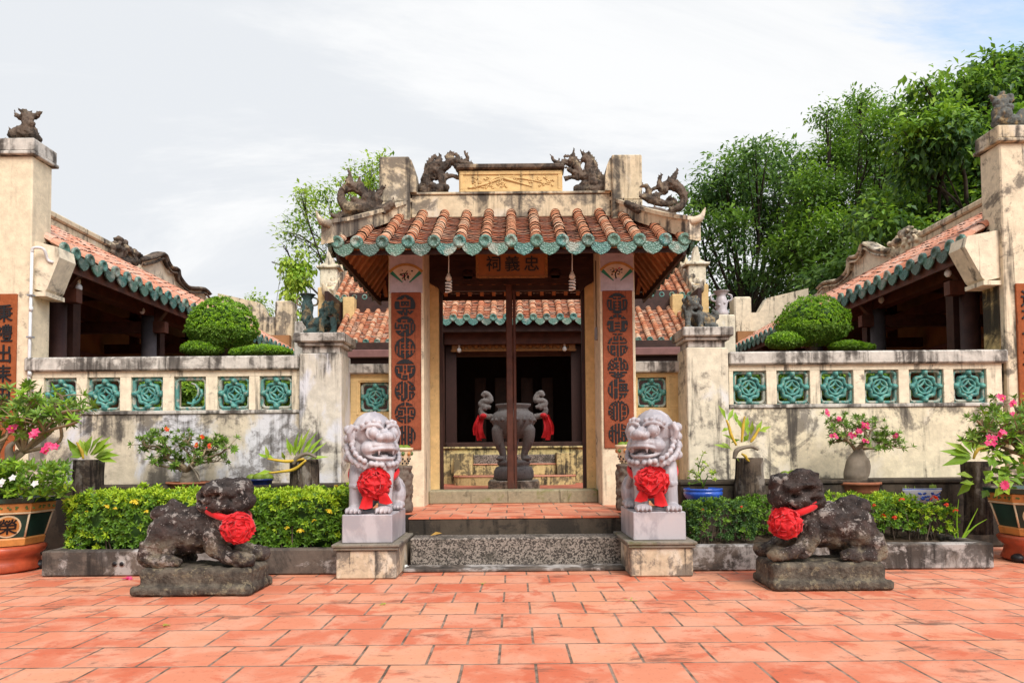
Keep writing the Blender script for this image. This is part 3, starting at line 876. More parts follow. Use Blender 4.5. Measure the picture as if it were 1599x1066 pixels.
# hip ridges: raised plaster bands running down to the corners
for s in (-1, 1):
    for y0, z0 in ((EY0 - .03, EZ), (EY1, bz)):
        mb = MB(); pr = []
        for k in range(9):
            q = k / 8
            x = GX + s * (EX + .05 - (EX + .05 - RX + .05) * q); y = y0 + (RY - y0) * q
            zb = z0 + (RZ_ - z0) * q - .01
            zt = zb + .235 + .05 * (1 - q) ** 4 - .06 * q * (1 - q)
            pr.append((V((x, y, zb)), V((x, y, zt))))
        dr = (pr[-1][0] - pr[0][0]); sdv = V((dr.y, -dr.x, 0)).normalized() * .085
        vs = []
        for b, tp in pr: vs += [b - sdv, b + sdv, tp - V((0, 0, .05)) + sdv, tp - V((0, 0, .05)) + sdv * 1.35, tp + sdv * 1.35, tp - sdv * 1.35, tp - V((0, 0, .05)) - sdv * 1.35, tp - V((0, 0, .05)) - sdv]
        fs = [tuple(range(8)), tuple(reversed(range(64, 72)))]
        for k in range(8):
            for j in range(8): fs.append((k * 8 + j, k * 8 + (j + 1) % 8, k * 8 + 8 + (j + 1) % 8, k * 8 + 8 + j))
        mb.add(vs, fs)
        if y0 < RY:
            c0 = pr[0][1]
            ctube(mb, [c0 + V((-s * .06, 0, -.06)), c0 + V((s * .06, -.02, -.02)), c0 + V((s * .12, -.03, .10))], [.055, .045, .008], 6)
        mb.build('hip_ridge', M['ridge'], gate)
mb = MB(); mb.box(GX - 1.40, GX + 1.40, 9.78, 10.04, 4.5, 4.82, 0, .012); mb.box(GX - 1.40, GX + 1.40, 9.76, 10.06, 4.824, 4.86, 0, .01)
mb.build('ridge', M['ridge'], gate)
for s in (-1, 1):
    mb = MB(); mb.box(GX + s * 1.41, GX + s * 1.83, 9.66, 10.14, 4.35, 5.33, 0, .015); mb.box(GX + s * 1.425, GX + s * 1.815, 9.652, 9.66, 4.7, 5.29)
    pr = [(1.405, 4.84), (1.405, 5.30), (1.39, 5.30), (1.35, 5.2), (1.325, 5.05), (1.32, 4.84)]
    mb.prism(pr, lambda a, b, d: V((GX + s * a, d, b)), 9.70, 10.1)
    mb.build('ridge_post', M['ridge'], gate)
mb = MB(); mb.box(GX - .73, GX + .73, 9.80, 10.02, 4.862, 5.18, 0, .01)
mb.box(GX - .71, GX + .71, 9.785, 9.80, 5.115, 5.16); mb.box(GX - .71, GX + .71, 9.785, 9.80, 4.87, 4.90)
for s in (-1, 1): mb.box(GX + s * .71, GX + s * .67, 9.785, 9.80, 4.905, 5.11)
rp = mb.build('ridge_panel', M['cream_clean'], gate)
mb = MB(); mb.box(GX - .76, GX + .76, 9.74, 10.06, 5.183, 5.255, 0, .02)
mb.build('coping', M['ornament'], rp)
mb = MB(); rd = random.Random(8)                     # raised plum branch on the panel
def pan(x, z, d=0): return V((GX + x, 9.797 - d, 5.0 + z))
for pts in ([(-.6, -.08), (-.35, -.02), (-.1, .06), (.2, .05), (.55, -.03)], [(-.1, .06), (.1, .0), (.3, -.06)], [(-.3, -.0), (-.2, .07), (.05, .09)], [(-.5, -.05), (-.45, .05), (-.55, .08)]):
    ctube(mb, [pan(*p) for p in pts], [.022, .008], 6)
for k in range(46):
    x = rd.uniform(-.6, .6); z = rd.uniform(-.07, .09) - (.0 if x > -.2 else .02)
    p = pan(x, z, .0)
    for j in range(4):
        a = rd.uniform(0, 6.3)
        mb.ell(p + V((math.cos(a) * .018, 0, math.sin(a) * .014)), (.016, .012, .012), 0, None, 6, 4)
mb.build('plum_branch_relief', M['cream_clean'], rp)

# dragons on the ridge, built from tapering coils with fins
def spikes(mb, pts, h, w, side, Y):
    for i in range(len(pts) - 1):
        a, b = pts[i], pts[i + 1]
        m = (a + b) / 2; t = (b - a).normalized(); n = V((-t.z, 0, t.x)) * side
        mb.tube([m + n * .01, m + n * h * .6 + t * h * .2, m + n * h + t * h * .55], [w, w * .6, .006], 6)
def ornament(name, x0, y0, sc, Y, coils, fins, blobs, voxel=.010, par=None, mats=None, seed=0):
    mb = MB()
    P = lambda a, dy=0: W(x0 + a[0] / sc, y0 + a[1] / sc, Y + dy)
    m = Y / F / sc
    rd = random.Random(seed)
    for pts, rad in coils:
        c = curve([P(q, rd.uniform(-.02, .02)) for q in pts], 5)
        r = lerps([q * m for q in rad], len(c))
        mb.tube(c, r, 8, 0, True, True)
    for pts, h, w, side in fins:
        spikes(mb, curve([P(q) for q in pts], 4), h * m, w * m, side, Y)
    for pts, rad in coils:                           # scales and crest tufts along every coil
        c = curve([P(q) for q in pts], 4); rr = lerps([q * m for q in rad], len(c))
        for i, q in enumerate(c):
            for k in range(1):
                a = rd.uniform(0, 2 * PI); d = V((math.cos(a), rd.uniform(-.7, .2), math.sin(a)))
                b = q + d * rr[i] * .8
                mb.tube([b, b + d * max(.02, rr[i] * .55) + V((0, 0, .02))], [max(.012, rr[i] * .32), .006], 5)
    for q, r in blobs:
        mb.ell(P(q, rd.uniform(-.06, .02)), (r * m, r * m * .9, r * m), 0, None, 8, 6)
    c = carve(mb, .0095, 1, .009, 22, seed)
    return c.build(name, mats or M['ornament'], par)
ornament('dragon', 510, 230, 6.952, 9.9,
    [([(965, 400), (1030, 455), (1120, 478), (1220, 462), (1310, 440)], [18, 55, 62, 66, 52]),
     ([(1110, 440), (1090, 370), (1140, 300), (1165, 220), (1215, 155), (1240, 75)], [50, 45, 60, 62, 40, 8]),
     ([(1165, 320), (1240, 300), (1260, 380), (1220, 440)], [48, 55, 40, 36]),
     ([(1240, 250), (1310, 190), (1345, 130), (1350, 80)], [48, 46, 44, 26]),
     ([(1320, 160), (1400, 145), (1470, 160), (1525, 130), (1520, 90), (1495, 65)], [40, 38, 26, 22, 18, 8]),
     ([(1290, 330), (1370, 310), (1460, 345)], [28, 22, 26]), ([(1380, 170), (1420, 220), (1420, 270)], [34, 34, 14]),
     ([(1460, 165), (1520, 175), (1590, 180)], [24, 26, 14])],
    [([(1060, 430), (1080, 350), (1110, 270), (1130, 180), (1200, 120)], 62, 20, 1), ([(1300, 140), (1350, 70), (1440, 130)], 40, 16, 1)],
    [((1180, 200), 34), ((1190, 250), 38), ((1150, 420), 45), ((1270, 250), 34), ((1300, 440), 40), ((1210, 170), 36)], .016, gate, None, 1)
ornament('dragon', 860, 230, 6.952, 9.9,
    [([(250, 470), (340, 470), (450, 470), (545, 450), (600, 400), (625, 340)], [50, 58, 66, 62, 45, 10]),
     ([(440, 440), (450, 340), (420, 250), (415, 170), (385, 110), (330, 45)], [62, 60, 58, 52, 42, 8]),
     ([(400, 300), (330, 320), (300, 250), (250, 190), (180, 165), (115, 145)], [44, 40, 44, 50, 36, 22]),
     ([(270, 190), (240, 130), (248, 35)], [40, 34, 8]), ([(10, 95), (45, 155), (110, 175), (150, 170)], [10, 22, 28, 26]),
     ([(150, 350), (220, 325), (310, 335)], [26, 22, 34]), ([(180, 235), (225, 260), (310, 300)], [22, 26, 34]), ([(390, 380), (330, 420), (390, 480)], [30, 34, 36]),
     ([(470, 300), (520, 330), (570, 380)], [36, 36, 30])],
    [([(560, 420), (530, 330), (470, 250), (450, 170), (380, 80)], 58, 20, -1), ([(130, 120), (240, 120), (300, 190)], 44, 16, 1)],
    [((410, 210), 42), ((470, 380), 55), ((290, 450), 48), ((360, 130), 38), ((540, 400), 40)], .016, gate, None, 2)
ornament('fish_dragon', 510, 230, 6.952, 9.25,
    [([(245, 250), (252, 330), (250, 420)], [8, 30, 60]), ([(170, 450), (160, 560), (230, 660), (360, 660), (500, 640), (590, 560)], [40, 50, 62, 66, 70, 34]),
     ([(180, 470), (260, 430), (340, 450), (430, 530), (470, 610)], [44, 56, 56, 48, 52]), ([(350, 335), (390, 420), (410, 520)], [9, 24, 40]),
     ([(480, 480), (530, 520), (580, 490), (600, 450), (635, 438)], [16, 36, 34, 22, 10]), ([(280, 560), (360, 600), (450, 580)], [40, 44, 40]),
     ([(40, 730), (110, 760), (170, 790)], [12, 40, 56]), ([(130, 740), (300, 720), (560, 700), (730, 610)], [40, 50, 60, 48])],
    [([(300, 420), (420, 480), (490, 560)], 46, 18, 1)], [((420, 540), 44), ((540, 560), 46), ((250, 640), 50)], .018, gate, None, 3)
ornament('fish_dragon', 860, 230, 6.952, 9.25,
    [([(1378, 230), (1340, 320), (1290, 400)], [8, 32, 60]), ([(1205, 290), (1180, 370), (1190, 450)], [8, 26, 46]),
     ([(1170, 460), (1270, 410), (1370, 430), (1430, 500), (1440, 580), (1400, 650), (1290, 690)], [40, 60, 60, 50, 40, 46, 36]),
     ([(960, 520), (1060, 560), (1180, 600), (1290, 615), (1370, 580)], [22, 46, 44, 34, 18]), ([(960, 430), (1035, 425), (1060, 480), (1040, 550)], [9, 28, 32, 34]),
     ([(1170, 500), (1130, 560), (1080, 600)], [40, 40, 30]), ([(1300, 540), (1260, 580)], [26, 20]), ([(1420, 790), (1490, 790), (1530, 735)], [40, 30, 8]),
     ([(800, 600), (1000, 690), (1200, 720), (1400, 790)], [34, 56, 60, 44])],
    [([(1080, 520), (1120, 470), (1180, 440)], 40, 16, 1)], [((1130, 540), 46), ((1230, 470), 52)], .018, gate, None, 4)

# name board above the opening
sb = thing('name_board', 'orange wooden name board with three black characters hung under the gate roof', 'sign', W(799, 410, 9.4))
c, tlt = W(799, 410, 9.35), math.radians(10)
un = V((0, -math.cos(tlt), -math.sin(tlt))); uz = V((0, -math.sin(tlt), math.cos(tlt)))
mb = MB(); mb.obox(c, UX * .47, un * .018, uz * .20, 0, .008)
mb.build('board', M['signwood'], sb)
mb = MB()
for q in (-1, 1):
    mb.obox(c + UX * .462 * q + un * .014, UX * .018, un * .018, uz * .20); mb.obox(c + uz * .19 * q + un * .014, UX * .443, un * .016, uz * .016)
mb.build('frame', M['gold'], sb)
for k, ch in enumerate('祠義忠'):
    mb = MB(); write(mb, ch, c + UX * (-.245 + .255 * k) + un * .021 + uz * -.015, UX, uz, un, .20)
    mb.build('character', M['black'], sb)

def bulb(p, top, label, kind, group, r=.028, par=None):
    """a bare lamp on a cord"""
    p = V(p)
    t = thing('hanging_lamp', label, 'lamp', p, 0, group)
    mb = MB(); mb.tube([p + UZ * .1, V((p.x + .004, p.y, (p.z + top) / 2)), (p.x, p.y, top)], .0065, 6); mb.build('cord', M['white'], t)
    mb = MB()
    if kind == 'spiral':
        mb.lathe([(.018, .13), (.026, .10), (.038, .085), (.04, .055), (.026, .045), (.02, .03)], p, 12)
        mb.build('holder', M['cream_flat'], t)
        mb = MB(); pts = []
        for k in range(54):
            a = k * .42; z = .03 - k * .0026
            pts.append(p + V((math.cos(a) * r * 1.25, math.sin(a) * r * 1.25, z)))
        mb.tube(pts, .0115, 6)
    else:
        mb.lathe([(.016, .12), (.024, .10), (.026, .05), (.02, .045)], p, 10)
        mb.build('holder', M['cream_flat'], t)
        mb = MB(); mb.lathe([(.014, .047), (r, .0), (r * 1.05, -.04), (r * .6, -.075), (.005, -.085)], p, 12)
    mb.build('bulb', M['white'], t)
    return t
bulb(W(700.5, 443, 8.95), 3.95, 'white spiral bulb hanging left of the name board under the gate eave', 'spiral', 'spiral bulbs under the gate eave')
bulb(W(893.5, 440, 8.95), 3.95, 'white spiral bulb hanging right of the name board under the gate eave', 'spiral', 'spiral bulbs under the gate eave')
bulb(W(717, 545, 16.4), 4.3, 'white tube lamp hanging before the dark hall, left of the bronze burner', 'plain', 'lamps before the hall', .05)
bulb(W(881.5, 543, 16.4), 4.3, 'white tube lamp hanging before the dark hall, right of the bronze burner', 'plain', 'lamps before the hall', .05)
# small lamp fitting on the right jamb
t = thing('wall_switch', 'small grey cord switch fixed to the right jamb of the gate', 'switch', W(925, 520, 9.6))
mb = MB(); p = W(924.5, 520, 9.6); p.x = GX + 1.165
mb.box(p.x - .03, p.x + .004, p.y - .03, p.y + .03, p.z - .10, p.z + .08, 0, .01); mb.build('body', M['metal'], t)
mb = MB(); mb.tube([p + V((-.008, 0, .08)), p + V((-.006, 0, 1.0))], .006, 6); mb.build('cord', M['wood'], t)

# ---------------------------------------------------------------- steps
st = thing('gate_steps', 'granite and dark cement steps with terracotta tiled landing before the gate', 'steps', (0, 7.6, 0))
mb = MB(); mb.box(-1.13, 1.12, 7.13, 7.42, .005, .035, 0, .01); mb.build('lower_slab', M['kerb'], st)
mb = MB(); mb.box(-1.10, 1.11, 7.40, 7.75, .005, .312, 0, .014); mb.build('granite_step', M['granite'], st)
mb = MB(); mb.box(-1.165, 1.175, 7.69, 8.35, .01, LZ - .022, 0, .012); mb.box(-2.0, 2.0, 8.3, 9.8, .012, LZ - .024); mb.build('cement_step', M['ledge'], st)
mb = MB(); mb.box(-1.16, 1.17, 7.685, 9.75, LZ - .02, LZ, 0, .006); mb.box(-1.99, -1.163, 8.31, 9.7, LZ - .02, LZ - .002); mb.box(1.173, 1.99, 8.31, 9.7, LZ - .02, LZ - .002)
mb.build('tiled_landing', M['floor'], st)
# ================================================================== front wall, posts and corner pillars
WY = 9.2
def grille(mb, c, h, broken=False, dy=.05):
    """pierced turquoise block: lobed ring, inner ring and four-petal star inside a rounded mortar rim"""
    r = .021
    def P(a, b): return c + UX * (a * h) + UZ * (b * h)
    fl = (UY, 1.9)
    def arc(cx, cz, rad, a0, a1, n=10): return [P(cx + rad * math.cos(a0 + (a1 - a0) * i / n), cz + rad * math.sin(a0 + (a1 - a0) * i / n)) for i in range(n + 1)]
    def T(pts, k=1.0, mi=0): mb.tube(pts, r * k, 6, mi, True, True, fl)
    if broken:
        T(arc(0, 0, .66, -2.0, -.1), .8); T([P(.2, -.35), P(.12, -.6), P(.02, -.9)], .9)
        T([P(.0, .72), P(.25, .62), P(.42, .38), P(.46, .1), P(.36, -.2), P(.2, -.35)], .7, 1); T([P(.62, .3), P(.70, 0), P(.62, -.3)], .8)
    else:
        pts = []
        for k in range(65):
            a = 2 * PI * k / 64
            q = .69 + .055 * math.cos(8 * a)
            pts.append(P(q * math.cos(a), q * math.sin(a)))
        T(pts, 1.35)
        T(arc(0, 0, .46, 0, 2 * PI, 28), 1.0)
        for k in range(4):
            a = k * PI / 2
            T(arc(.46 * 1.414 * math.cos(a + PI / 4), .46 * 1.414 * math.sin(a + PI / 4), .46, a + PI, a + PI * 1.5), .85)
            T([P(.72 * math.cos(a), .72 * math.sin(a)), P(1.0 * math.cos(a), 1.0 * math.sin(a))], 2.1)
    fr = []
    for k in range(4):
        a = k * PI / 2
        fr += [P(*q) for q in [(.70 * math.cos(a + PI / 4) * 1.414 + .28 * math.cos(a + t_ * PI / 2), .70 * math.sin(a + PI / 4) * 1.414 + .28 * math.sin(a + t_ * PI / 2)) for t_ in (0, .25, .5, .75, 1)]]
    T(fr + [fr[0]], 1.1, 1)

def front_wall(name, label, wins, y0, y1, xpx0, xpx1, cy0, cy1, lower, brk=None):
    xm = sum(wins[0]) / 2
    xw = [(W(a, (y0 + y1) / 2, WY).x, W(b, (y0 + y1) / 2, WY).x) for a, b in wins]
    mid = (xpx0 + xpx1) / 2
    zt, zb = W(mid, y0, WY).z, W(mid, y1, WY).z
    c1, c0 = W(mid, cy0, WY - .06).z, W(mid, cy1, WY - .06).z
    X0, X1 = W(xpx0, 600, WY).x, W(xpx1, 600, WY).x
    t = thing(name, label, 'wall', ((X0 + X1) / 2, WY + .1, 0))
    D = .22
    mb = MB(); mb.box(X0, X1, WY, WY + D, -.01, zb - .05)
    mb.build('lower_wall', lower, t)
    mb = MB(); mb.box(X0, X1, WY - .022, WY + D + .02, zb - .047, zb, 0, .008)
    mb.build('ledge', M['coping'], t)
    mb = MB()
    mb.box(X0, X1, WY, WY + D, zt, c0 - .002)
    xs = [X0] + [q for w in xw for q in w] + [X1]
    for i in range(0, len(xs), 2): mb.box(xs[i], xs[i + 1], WY, WY + D, zb + .002, zt - .002, 0, .004)
    mb.build('pierced_band', M['cream'], t)
    mb = MB(); mb.box(X0 - (.06 if xpx0 < 600 else 0), X1 + (.06 if xpx0 > 600 else 0), WY - .06, WY + D + .06, c0, c1, 0, .02)
    mb.build('coping', M['coping'], t)
    for i, (a, b) in enumerate(xw):
        mb = MB(); h = min(b - a, zt - zb) / 2
        cc = V(((a + b) / 2, WY + .07, (zt + zb) / 2))
        grille(mb, cc, h * .93, brk == i)
        # the block's mortar rim
        for q in (-1, 1):
            mb.box(cc.x + q * h * .93, cc.x + q * (h + .03), WY + .04, WY + .13, zb + .003, zt - .003, 1)
            mb.box(cc.x - h * .93 + .002, cc.x + h * .93 - .002, WY + .04, WY + .13, cc.z + q * h * .95, cc.z + q * (h + .03) if q > 0 else zb + .003, 1)
        g = mb.build('grille', [M['grille'], M['rim']], t)
        if brk == i: g['label'] = 'broken turquoise grille with most of its pattern missing'
    return t
front_wall('garden_wall', 'left garden wall with heavy black mould below six turquoise grilles, one broken', [(68, 119), (136, 187), (204, 254), (271, 321), (339, 388.5), (405, 455.5)], 588, 641, 48, 468, 556, 578, M['wall_l'], 3)
front_wall('garden_wall', 'right garden wall of cleaner cream plaster with six whole turquoise grilles', [(1145, 1197), (1213, 1265), (1281, 1333), (1350.5, 1403.5), (1420, 1474), (1489.5, 1541)], 577, 630, 1138, 1565, 547, 567.5, M['wall_r'])

def ledge_thing(name, label, x0, x1, m):
    t = thing(name, label, 'ledge', ((x0 + x1) / 2, 8.9, 0))
    mb = MB(); mb.box(x0, x1, 8.62, 9.196, 0.005, .78, 0, .015); mb.build('body', m, t)
    mb = MB(); mb.box(x0 - .01, x1 + .01, 8.60, 9.197, .783, .83, 0, .012); mb.build('top_slab', m, t)
ledge_thing('plant_ledge', 'low dark cement ledge carrying pots along the left garden wall', -6.3, -2.02, M['ledge'])
ledge_thing('plant_ledge', 'low dark cement ledge carrying pots along the right garden wall', 2.02, 6.25, M['ledge'])

# square posts between the garden walls and the gate
def square_post(px0, px1, pxs, cy, label, m):
    x0, x1 = W(px0, 600, 9.1).x, W(px1, 600, 9.1).x
    zt = W((px0 + px1) / 2, cy, 9.05).z
    t = thing('gate_post', label, 'post', ((x0 + x1) / 2, 9.3, 0), 0, 'square posts beside the gate')
    mb = MB(); mb.box(x0, x1, 9.1, 9.62, -.01, zt - .26, 0, .012); mb.build('shaft', m, t)
    mb = MB(); mb.box(x0 + .03, x1 - .03, 9.13, 9.59, zt - .258, zt - .17, 0, .008); mb.box(x0 - .02, x1 + .02, 9.08, 9.64, zt - .168, zt - .125, 0, .01)
    mb.box(x0 - .06, x1 + .06, 9.03, 9.69, zt - .122, zt, 0, .015); mb.build('cap', M['coping'], t)
    return (x0 + x1) / 2, zt
PLX, PLZ = square_post(467, 533, 545, 519, 'square whitewashed post left of the gate with a moulded cap', M['post'])
PRX, PRZ = square_post(1073, 1138, 1060, 510, 'square cream post right of the gate with a moulded cap', M['post_r'])
# short walls between post and gate pillar, each with one grille
def short_wall(px0, px1, w, y0, y1, cy0, cy1, label):
    Y = 9.62
    x0, x1 = W(px0, 600, Y).x, W(px1, 600, Y).x
    t = thing('side_wall', label, 'wall', ((x0 + x1) / 2, Y, LZ))
    a, b = W(w[0], 620, Y).x, W(w[1], 620, Y).x
    zt, zb = W(w[0], y0, Y).z, W(w[0], y1, Y).z
    c1, c0 = W(w[0], cy0, Y).z, W(w[0], cy1, Y).z
    mb = MB(); mb.box(x0, x1, Y, Y + .2, LZ, zb - .002); mb.box(x0, x1, Y, Y + .2, zt + .002, c0 - .002)
    mb.box(x0, a, Y, Y + .2, zb, zt); mb.box(b, x1, Y, Y + .2, zb, zt)
    for q in (a - .045, b + .02): mb.box(q, q + .025, Y - .012, Y, zb - .04, zt + .045)
    mb.box(a - .02, b + .02, Y - .012, Y, zt + .02, zt + .045)
    mb.build('body', M['cream_clean'], t)
    mb = MB(); mb.box(x0, x1, Y - .08, Y + .28, c0, c1, 0, .015); mb.build('coping', M['coping'], t)
    mb = MB(); h = (zt - zb) / 2; cc = V(((a + b) / 2, Y + .08, (zt + zb) / 2)); grille(mb, cc, h * .93)
    mb.build('grille', [M['grille'], M['rim']], t)
short_wall(540, 616, (562, 608), 597, 643, 569, 584, 'short ochre wall with one grille joining the left post to the gate')
short_wall(987, 1070, (996, 1041), 589, 636, 565, 582, 'short ochre wall with one grille joining the right post to the gate')

# corner pillars of the pavilions
def corner_pillar(s, edge, ytop, ycap, label, chars, plq, m_side):
    X = W(edge, 500, WY).x
    X2 = X + s * 1.25
    zt, zc = W(edge, ytop, WY).z, W(edge, ycap, WY).z
    t = thing('corner_pillar', label, 'pillar', (X + s * .6, WY, 0), 0, 'corner pillars of the pavilions')
    mb = MB(); mb.box(X, X2, WY, WY + .40, -.01, zc - .002, 0, .015); mb.build('shaft', M['pillar'] if s < 0 else M['pillar_r'], t)
    mb = MB(); mb.box(X - s * .004, X - s * .02, WY + .1, WY + .41, .9, 3.3 if s < 0 else 3.42)
    if s > 0: mb.build('side_face', m_side, t)
    mb = MB(); mb.box(X - s * .06, X2 + s * .06, WY - .06, WY + .46, zc, zc + (zt - zc) * .22, 0, .012); mb.box(X - s * .04, X2, WY - .04, WY + .44, zc + (zt - zc) * .22 + .002, zt, 0, .012)
    mb.build('cap', M['coping'] if s < 0 else M['ridge'], t)
    # corbel carrying the eave
    mb = MB()
    z0 = 3.42 if s < 0 else 3.46
    kq = .72 if s < 0 else 1.0
    pr = [(0, z0), (.20 * kq, z0 - .04), (.24 * kq, z0), (.46 * kq, z0 + .42), (.42 * kq, z0 + .56), (0, z0 + .64)]
    mb.prism(pr, lambda a, b, d: V((X - s * a, d, b)), WY + .07, WY + .42)
    mb.box(X, X - s * .24 * kq, WY + .05, WY + .44, z0 - .1, z0 - .042)
    mb.build('corbel', M['cream'], t)
    # inscribed plaque
    e0 = W(plq[0], 500, WY).x
    wd = .40
    xa, xb = (e0 - wd, e0) if s < 0 else (e0, e0 + wd)
    pt, pb = W(plq[0], plq[1], WY).z, W(plq[0], 735, WY).z
    mb = MB(); mb.box(xa, xb, WY - .025, WY + .005, pb, pt, 0, .008)
    pq = mb.build('plaque', M['plaque2'], t)
    for ch, (cx, cyy) in chars:
        mb = MB(); o = W(cx, cyy, WY - .03); o.x = W(plq[2], 500, WY).x
        write(mb, ch, o, UX, UZ, V((0, -1, 0)), .235, 0, .95); mb.build('character', M['black'], pq)
    return X, X2, zt
LPX, LPX2, LPZ = corner_pillar(-1, 46.5, 217, 243, 'tall cream corner pillar of the left pavilion, clean above its orange plaque',
    [('秉', (10, 489)), ('禮', (9, 520)), ('出', (8, 552)), ('耒', (8, 583)), ('由', (6, 614)), ('此', (5, 645))], (27.5, 459, 9), M['pillar_bad'])
RPX, RPX2, RPZ = corner_pillar(1, 1570.5, 197, 223, 'tall cream corner pillar of the right pavilion, its inner face blackened by mould',
    [('這', (1606, 465)), ('有', (1606, 494)), ('今', (1606, 523)), ('主', (1606, 556))], (1586, 443, 1606), M['pillar_bad'])
# drain pipe
dp = thing('drain_pipe', 'white plastic drain pipe running down the left corner pillar', 'pipe', W(50, 640, 9.17))
mb = MB(); x = LPX + .035
mb.tube([(x, 9.17, 1.6), (x - .012, 9.17, 2.4), (x, 9.17, W(52, 392, 9.17).z)], .019, 10); mb.tube(curve([(x, 9.17, W(52, 394, 9.17).z), (x + .02, 9.17, W(52, 387, 9.17).z), (x + .13, 9.2, W(60, 388, 9.17).z), (x + .15, 9.26, W(60, 403, 9.17).z), (x + .22, 9.26, W(60, 408, 9.2).z)], 4), .019, 10)
for z in (2.25, 3.1): mb.tube([(x, 9.17, z), (x, 9.17, z + .06)], .025, 10)
mb.build('pipe', M['pvc'], dp)
mb = MB()
for z in (2.05, 2.75, 3.3): mb.box(x - .04, x + .035, 9.14, 9.2, z, z + .02)
mb.build('clamp', M['metal'], dp)

# ================================================================== side pavilions
def pavilion(s, label, gable, orn, ornbox):
    XE, XR, ZE, ZR, Y0, Y1 = 6.15, 8.3, 4.03, 5.28, 9.45, 20.0
    t = thing('side_pavilion', label, 'pavilion', (s * 7.5, 14.5, LZ), 0, 'open pavilions along the courtyard')
    mb, de = MB(), MB()
    up = V((s * (XR - XE), 0, ZR - ZE))
    tile_roof(mb, de, (s * XE, Y0, ZE), (s * XE, Y1, ZE), up, .325, .16, .082, None, True, .3, seed=11 + s, drip=.19)
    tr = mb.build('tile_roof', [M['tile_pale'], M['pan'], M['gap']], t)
    de.build('eave_tiles', [M['glaze_teal']], tr)
    mb = MB()
    quad_slab(mb, (s * (XE + .02), Y0, ZE - .04), (s * (XE + .02), Y1, ZE - .04), (s * XR, Y1, ZR - .04), (s * XR, Y0, ZR - .04), .04)
    quad_slab(mb, (s * 10.6, Y0, ZE - .04), (s * 10.6, Y1, ZE - .04), (s * XR, Y1, ZR - .04), (s * XR, Y0, ZR - .04), .04)
    mb.build('roof_deck', M['wood'], t)
    mb = MB()
    for i in range(34):
        y = Y0 + .15 + i * .31
        a, b = V((s * (XE + .1), y, ZE - .10)), V((s * XR, y, ZR - .13)); d = (b - a) / 2
        mb.obox((a + b) / 2, d, UY * .035, d.cross(UY).normalized() * .035)
    mb.build('rafters', M['rafter'], t)
    mb = MB(); mb.box(s * (XE + .03), s * (XE + .075), Y0, Y1, ZE - .26, ZE - .085); mb.build('fascia', M['woodred'], t)
    mb = MB(); mb.box(s * 8.18, s * 8.5, Y0 + .1, Y1, 5.1, 5.42, 0, .02); mb.box(s * 8.14, s * 8.54, Y0 + .1, 14.4, 5.422, 5.55, 0, .03); mb.build('ridge', M['ridge'], t)
    # scrolled gable crest
    gp = [WX(a, b, s * 8.1) for a, b in gable]
    mb = MB(); mb.prism([(p.y, p.z) for p in gp], lambda a, b, d: V((s * d, a, b)), 8.1, 8.3)
    g = mb.build('gable_crest', M['cream'], t)
    mb = MB(); top = gp[:-2]
    ctube(mb, [p + V((-s * .0, 0, -.02)) for p in top], [.055, .055], 8, 0, 5, (UX, 3.0)); ctube(mb, [p + V((-s * .1, 0, -.13)) for p in top], [.03, .03], 6, 0, 5); mb.build('crest_moulding', M['ornament'] if s < 0 else M['ridge'], g)
    # ornament
    mb = MB(); rd = random.Random(30 + s)
    (x0, y0), (x1, y1) = ornbox
    for k in range(110):
        u, v = rd.random(), rd.random()
        hgt = .25 + .75 * math.sin(PI * min(1, u * 1.15 + .1)) * 1
        if v > hgt: continue
        p = WX(x0 + (x1 - x0) * u, y1 + (y0 - y1) * v + (x0 + (x1 - x0) * u - x0) * .0, s * 8.2)
        r = rd.uniform(.035, .09)
        p.x -= s * rd.uniform(-.05, .12)
        mb.ell(p, (r * .9, r, r * rd.uniform(.6, 1.1)), 0, None, 8, 6)
    a, b = WX(x0, y1 + 6, s * 8.2), WX(x1, y1 + 6, s * 8.2)
    mb.tube([a, b], .12, 8)
    carve(mb, .02, 1, .02, 14, 4).build('ridge_ornament', M['ornament'] if s < 0 else M['ridge'], t)
    # columns and beams
    for y in (10.15, 12.72, 15.3, 17.9):
        mb = MB(); mb.lathe([(.17, LZ), (.17, LZ + .12), (.135, LZ + .14), (.125, 3.9)], (s * 6.62, y, 0), 18); mb.build('column', M['column'] if y > 11 else M['wood'], t)
        mb = MB(); mb.box(s * 6.56, s * 6.74, y + .28, y + .46, LZ, 3.95); mb.build('carved_post', M['wood'], t)
        mb = MB(); mb.box(s * 6.3, s * 8.9, y - .07, y + .07, 3.42, 3.62); mb.box(s * 6.5, s * 8.6, y - .06, y + .06, 4.02, 4.2); mb.box(s * 8.2, s * 8.36, y - .06, y + .06, 3.62, 5.2)
        mb.prism([(6.2, 3.95), (6.62, 3.95), (6.62, 3.5), (6.45, 3.62), (6.3, 3.8)], lambda a, b, d: V((s * a, d, b)), y - .05, y + .05)
        mb.build('tie_beam', M['woodred'], t)
    mb = MB(); mb.box(s * 6.5, s * 6.72, Y0 + .1, Y1, 3.72, 3.93); mb.box(s * 7.4, s * 7.56, Y0 + .1, Y1, 4.33, 4.52); mb.box(s * 7.55, s * 7.75, Y0 + .1, Y1, 3.62, 3.86); mb.build('long_beam', M['woodred'], t)
    mb = MB(); mb.box(s * 9.0, s * 9.2, Y0, Y1 + .4, LZ, 4.75); mb.box(s * 6.4, s * 9.0, Y1, Y1 + .2, LZ, 4.6)
    mb.box(s * 6.75, s * 9.0, Y0 + .16, Y0 + .3, LZ, 4.9); mb.build('rear_wall', M['wingwall'], t)
    mb = MB(); mb.box(s * 8.9, s * 8.995, Y0 + .3, Y1, 3.28, 3.36); mb.build('picture_rail', M['gutter'], t)
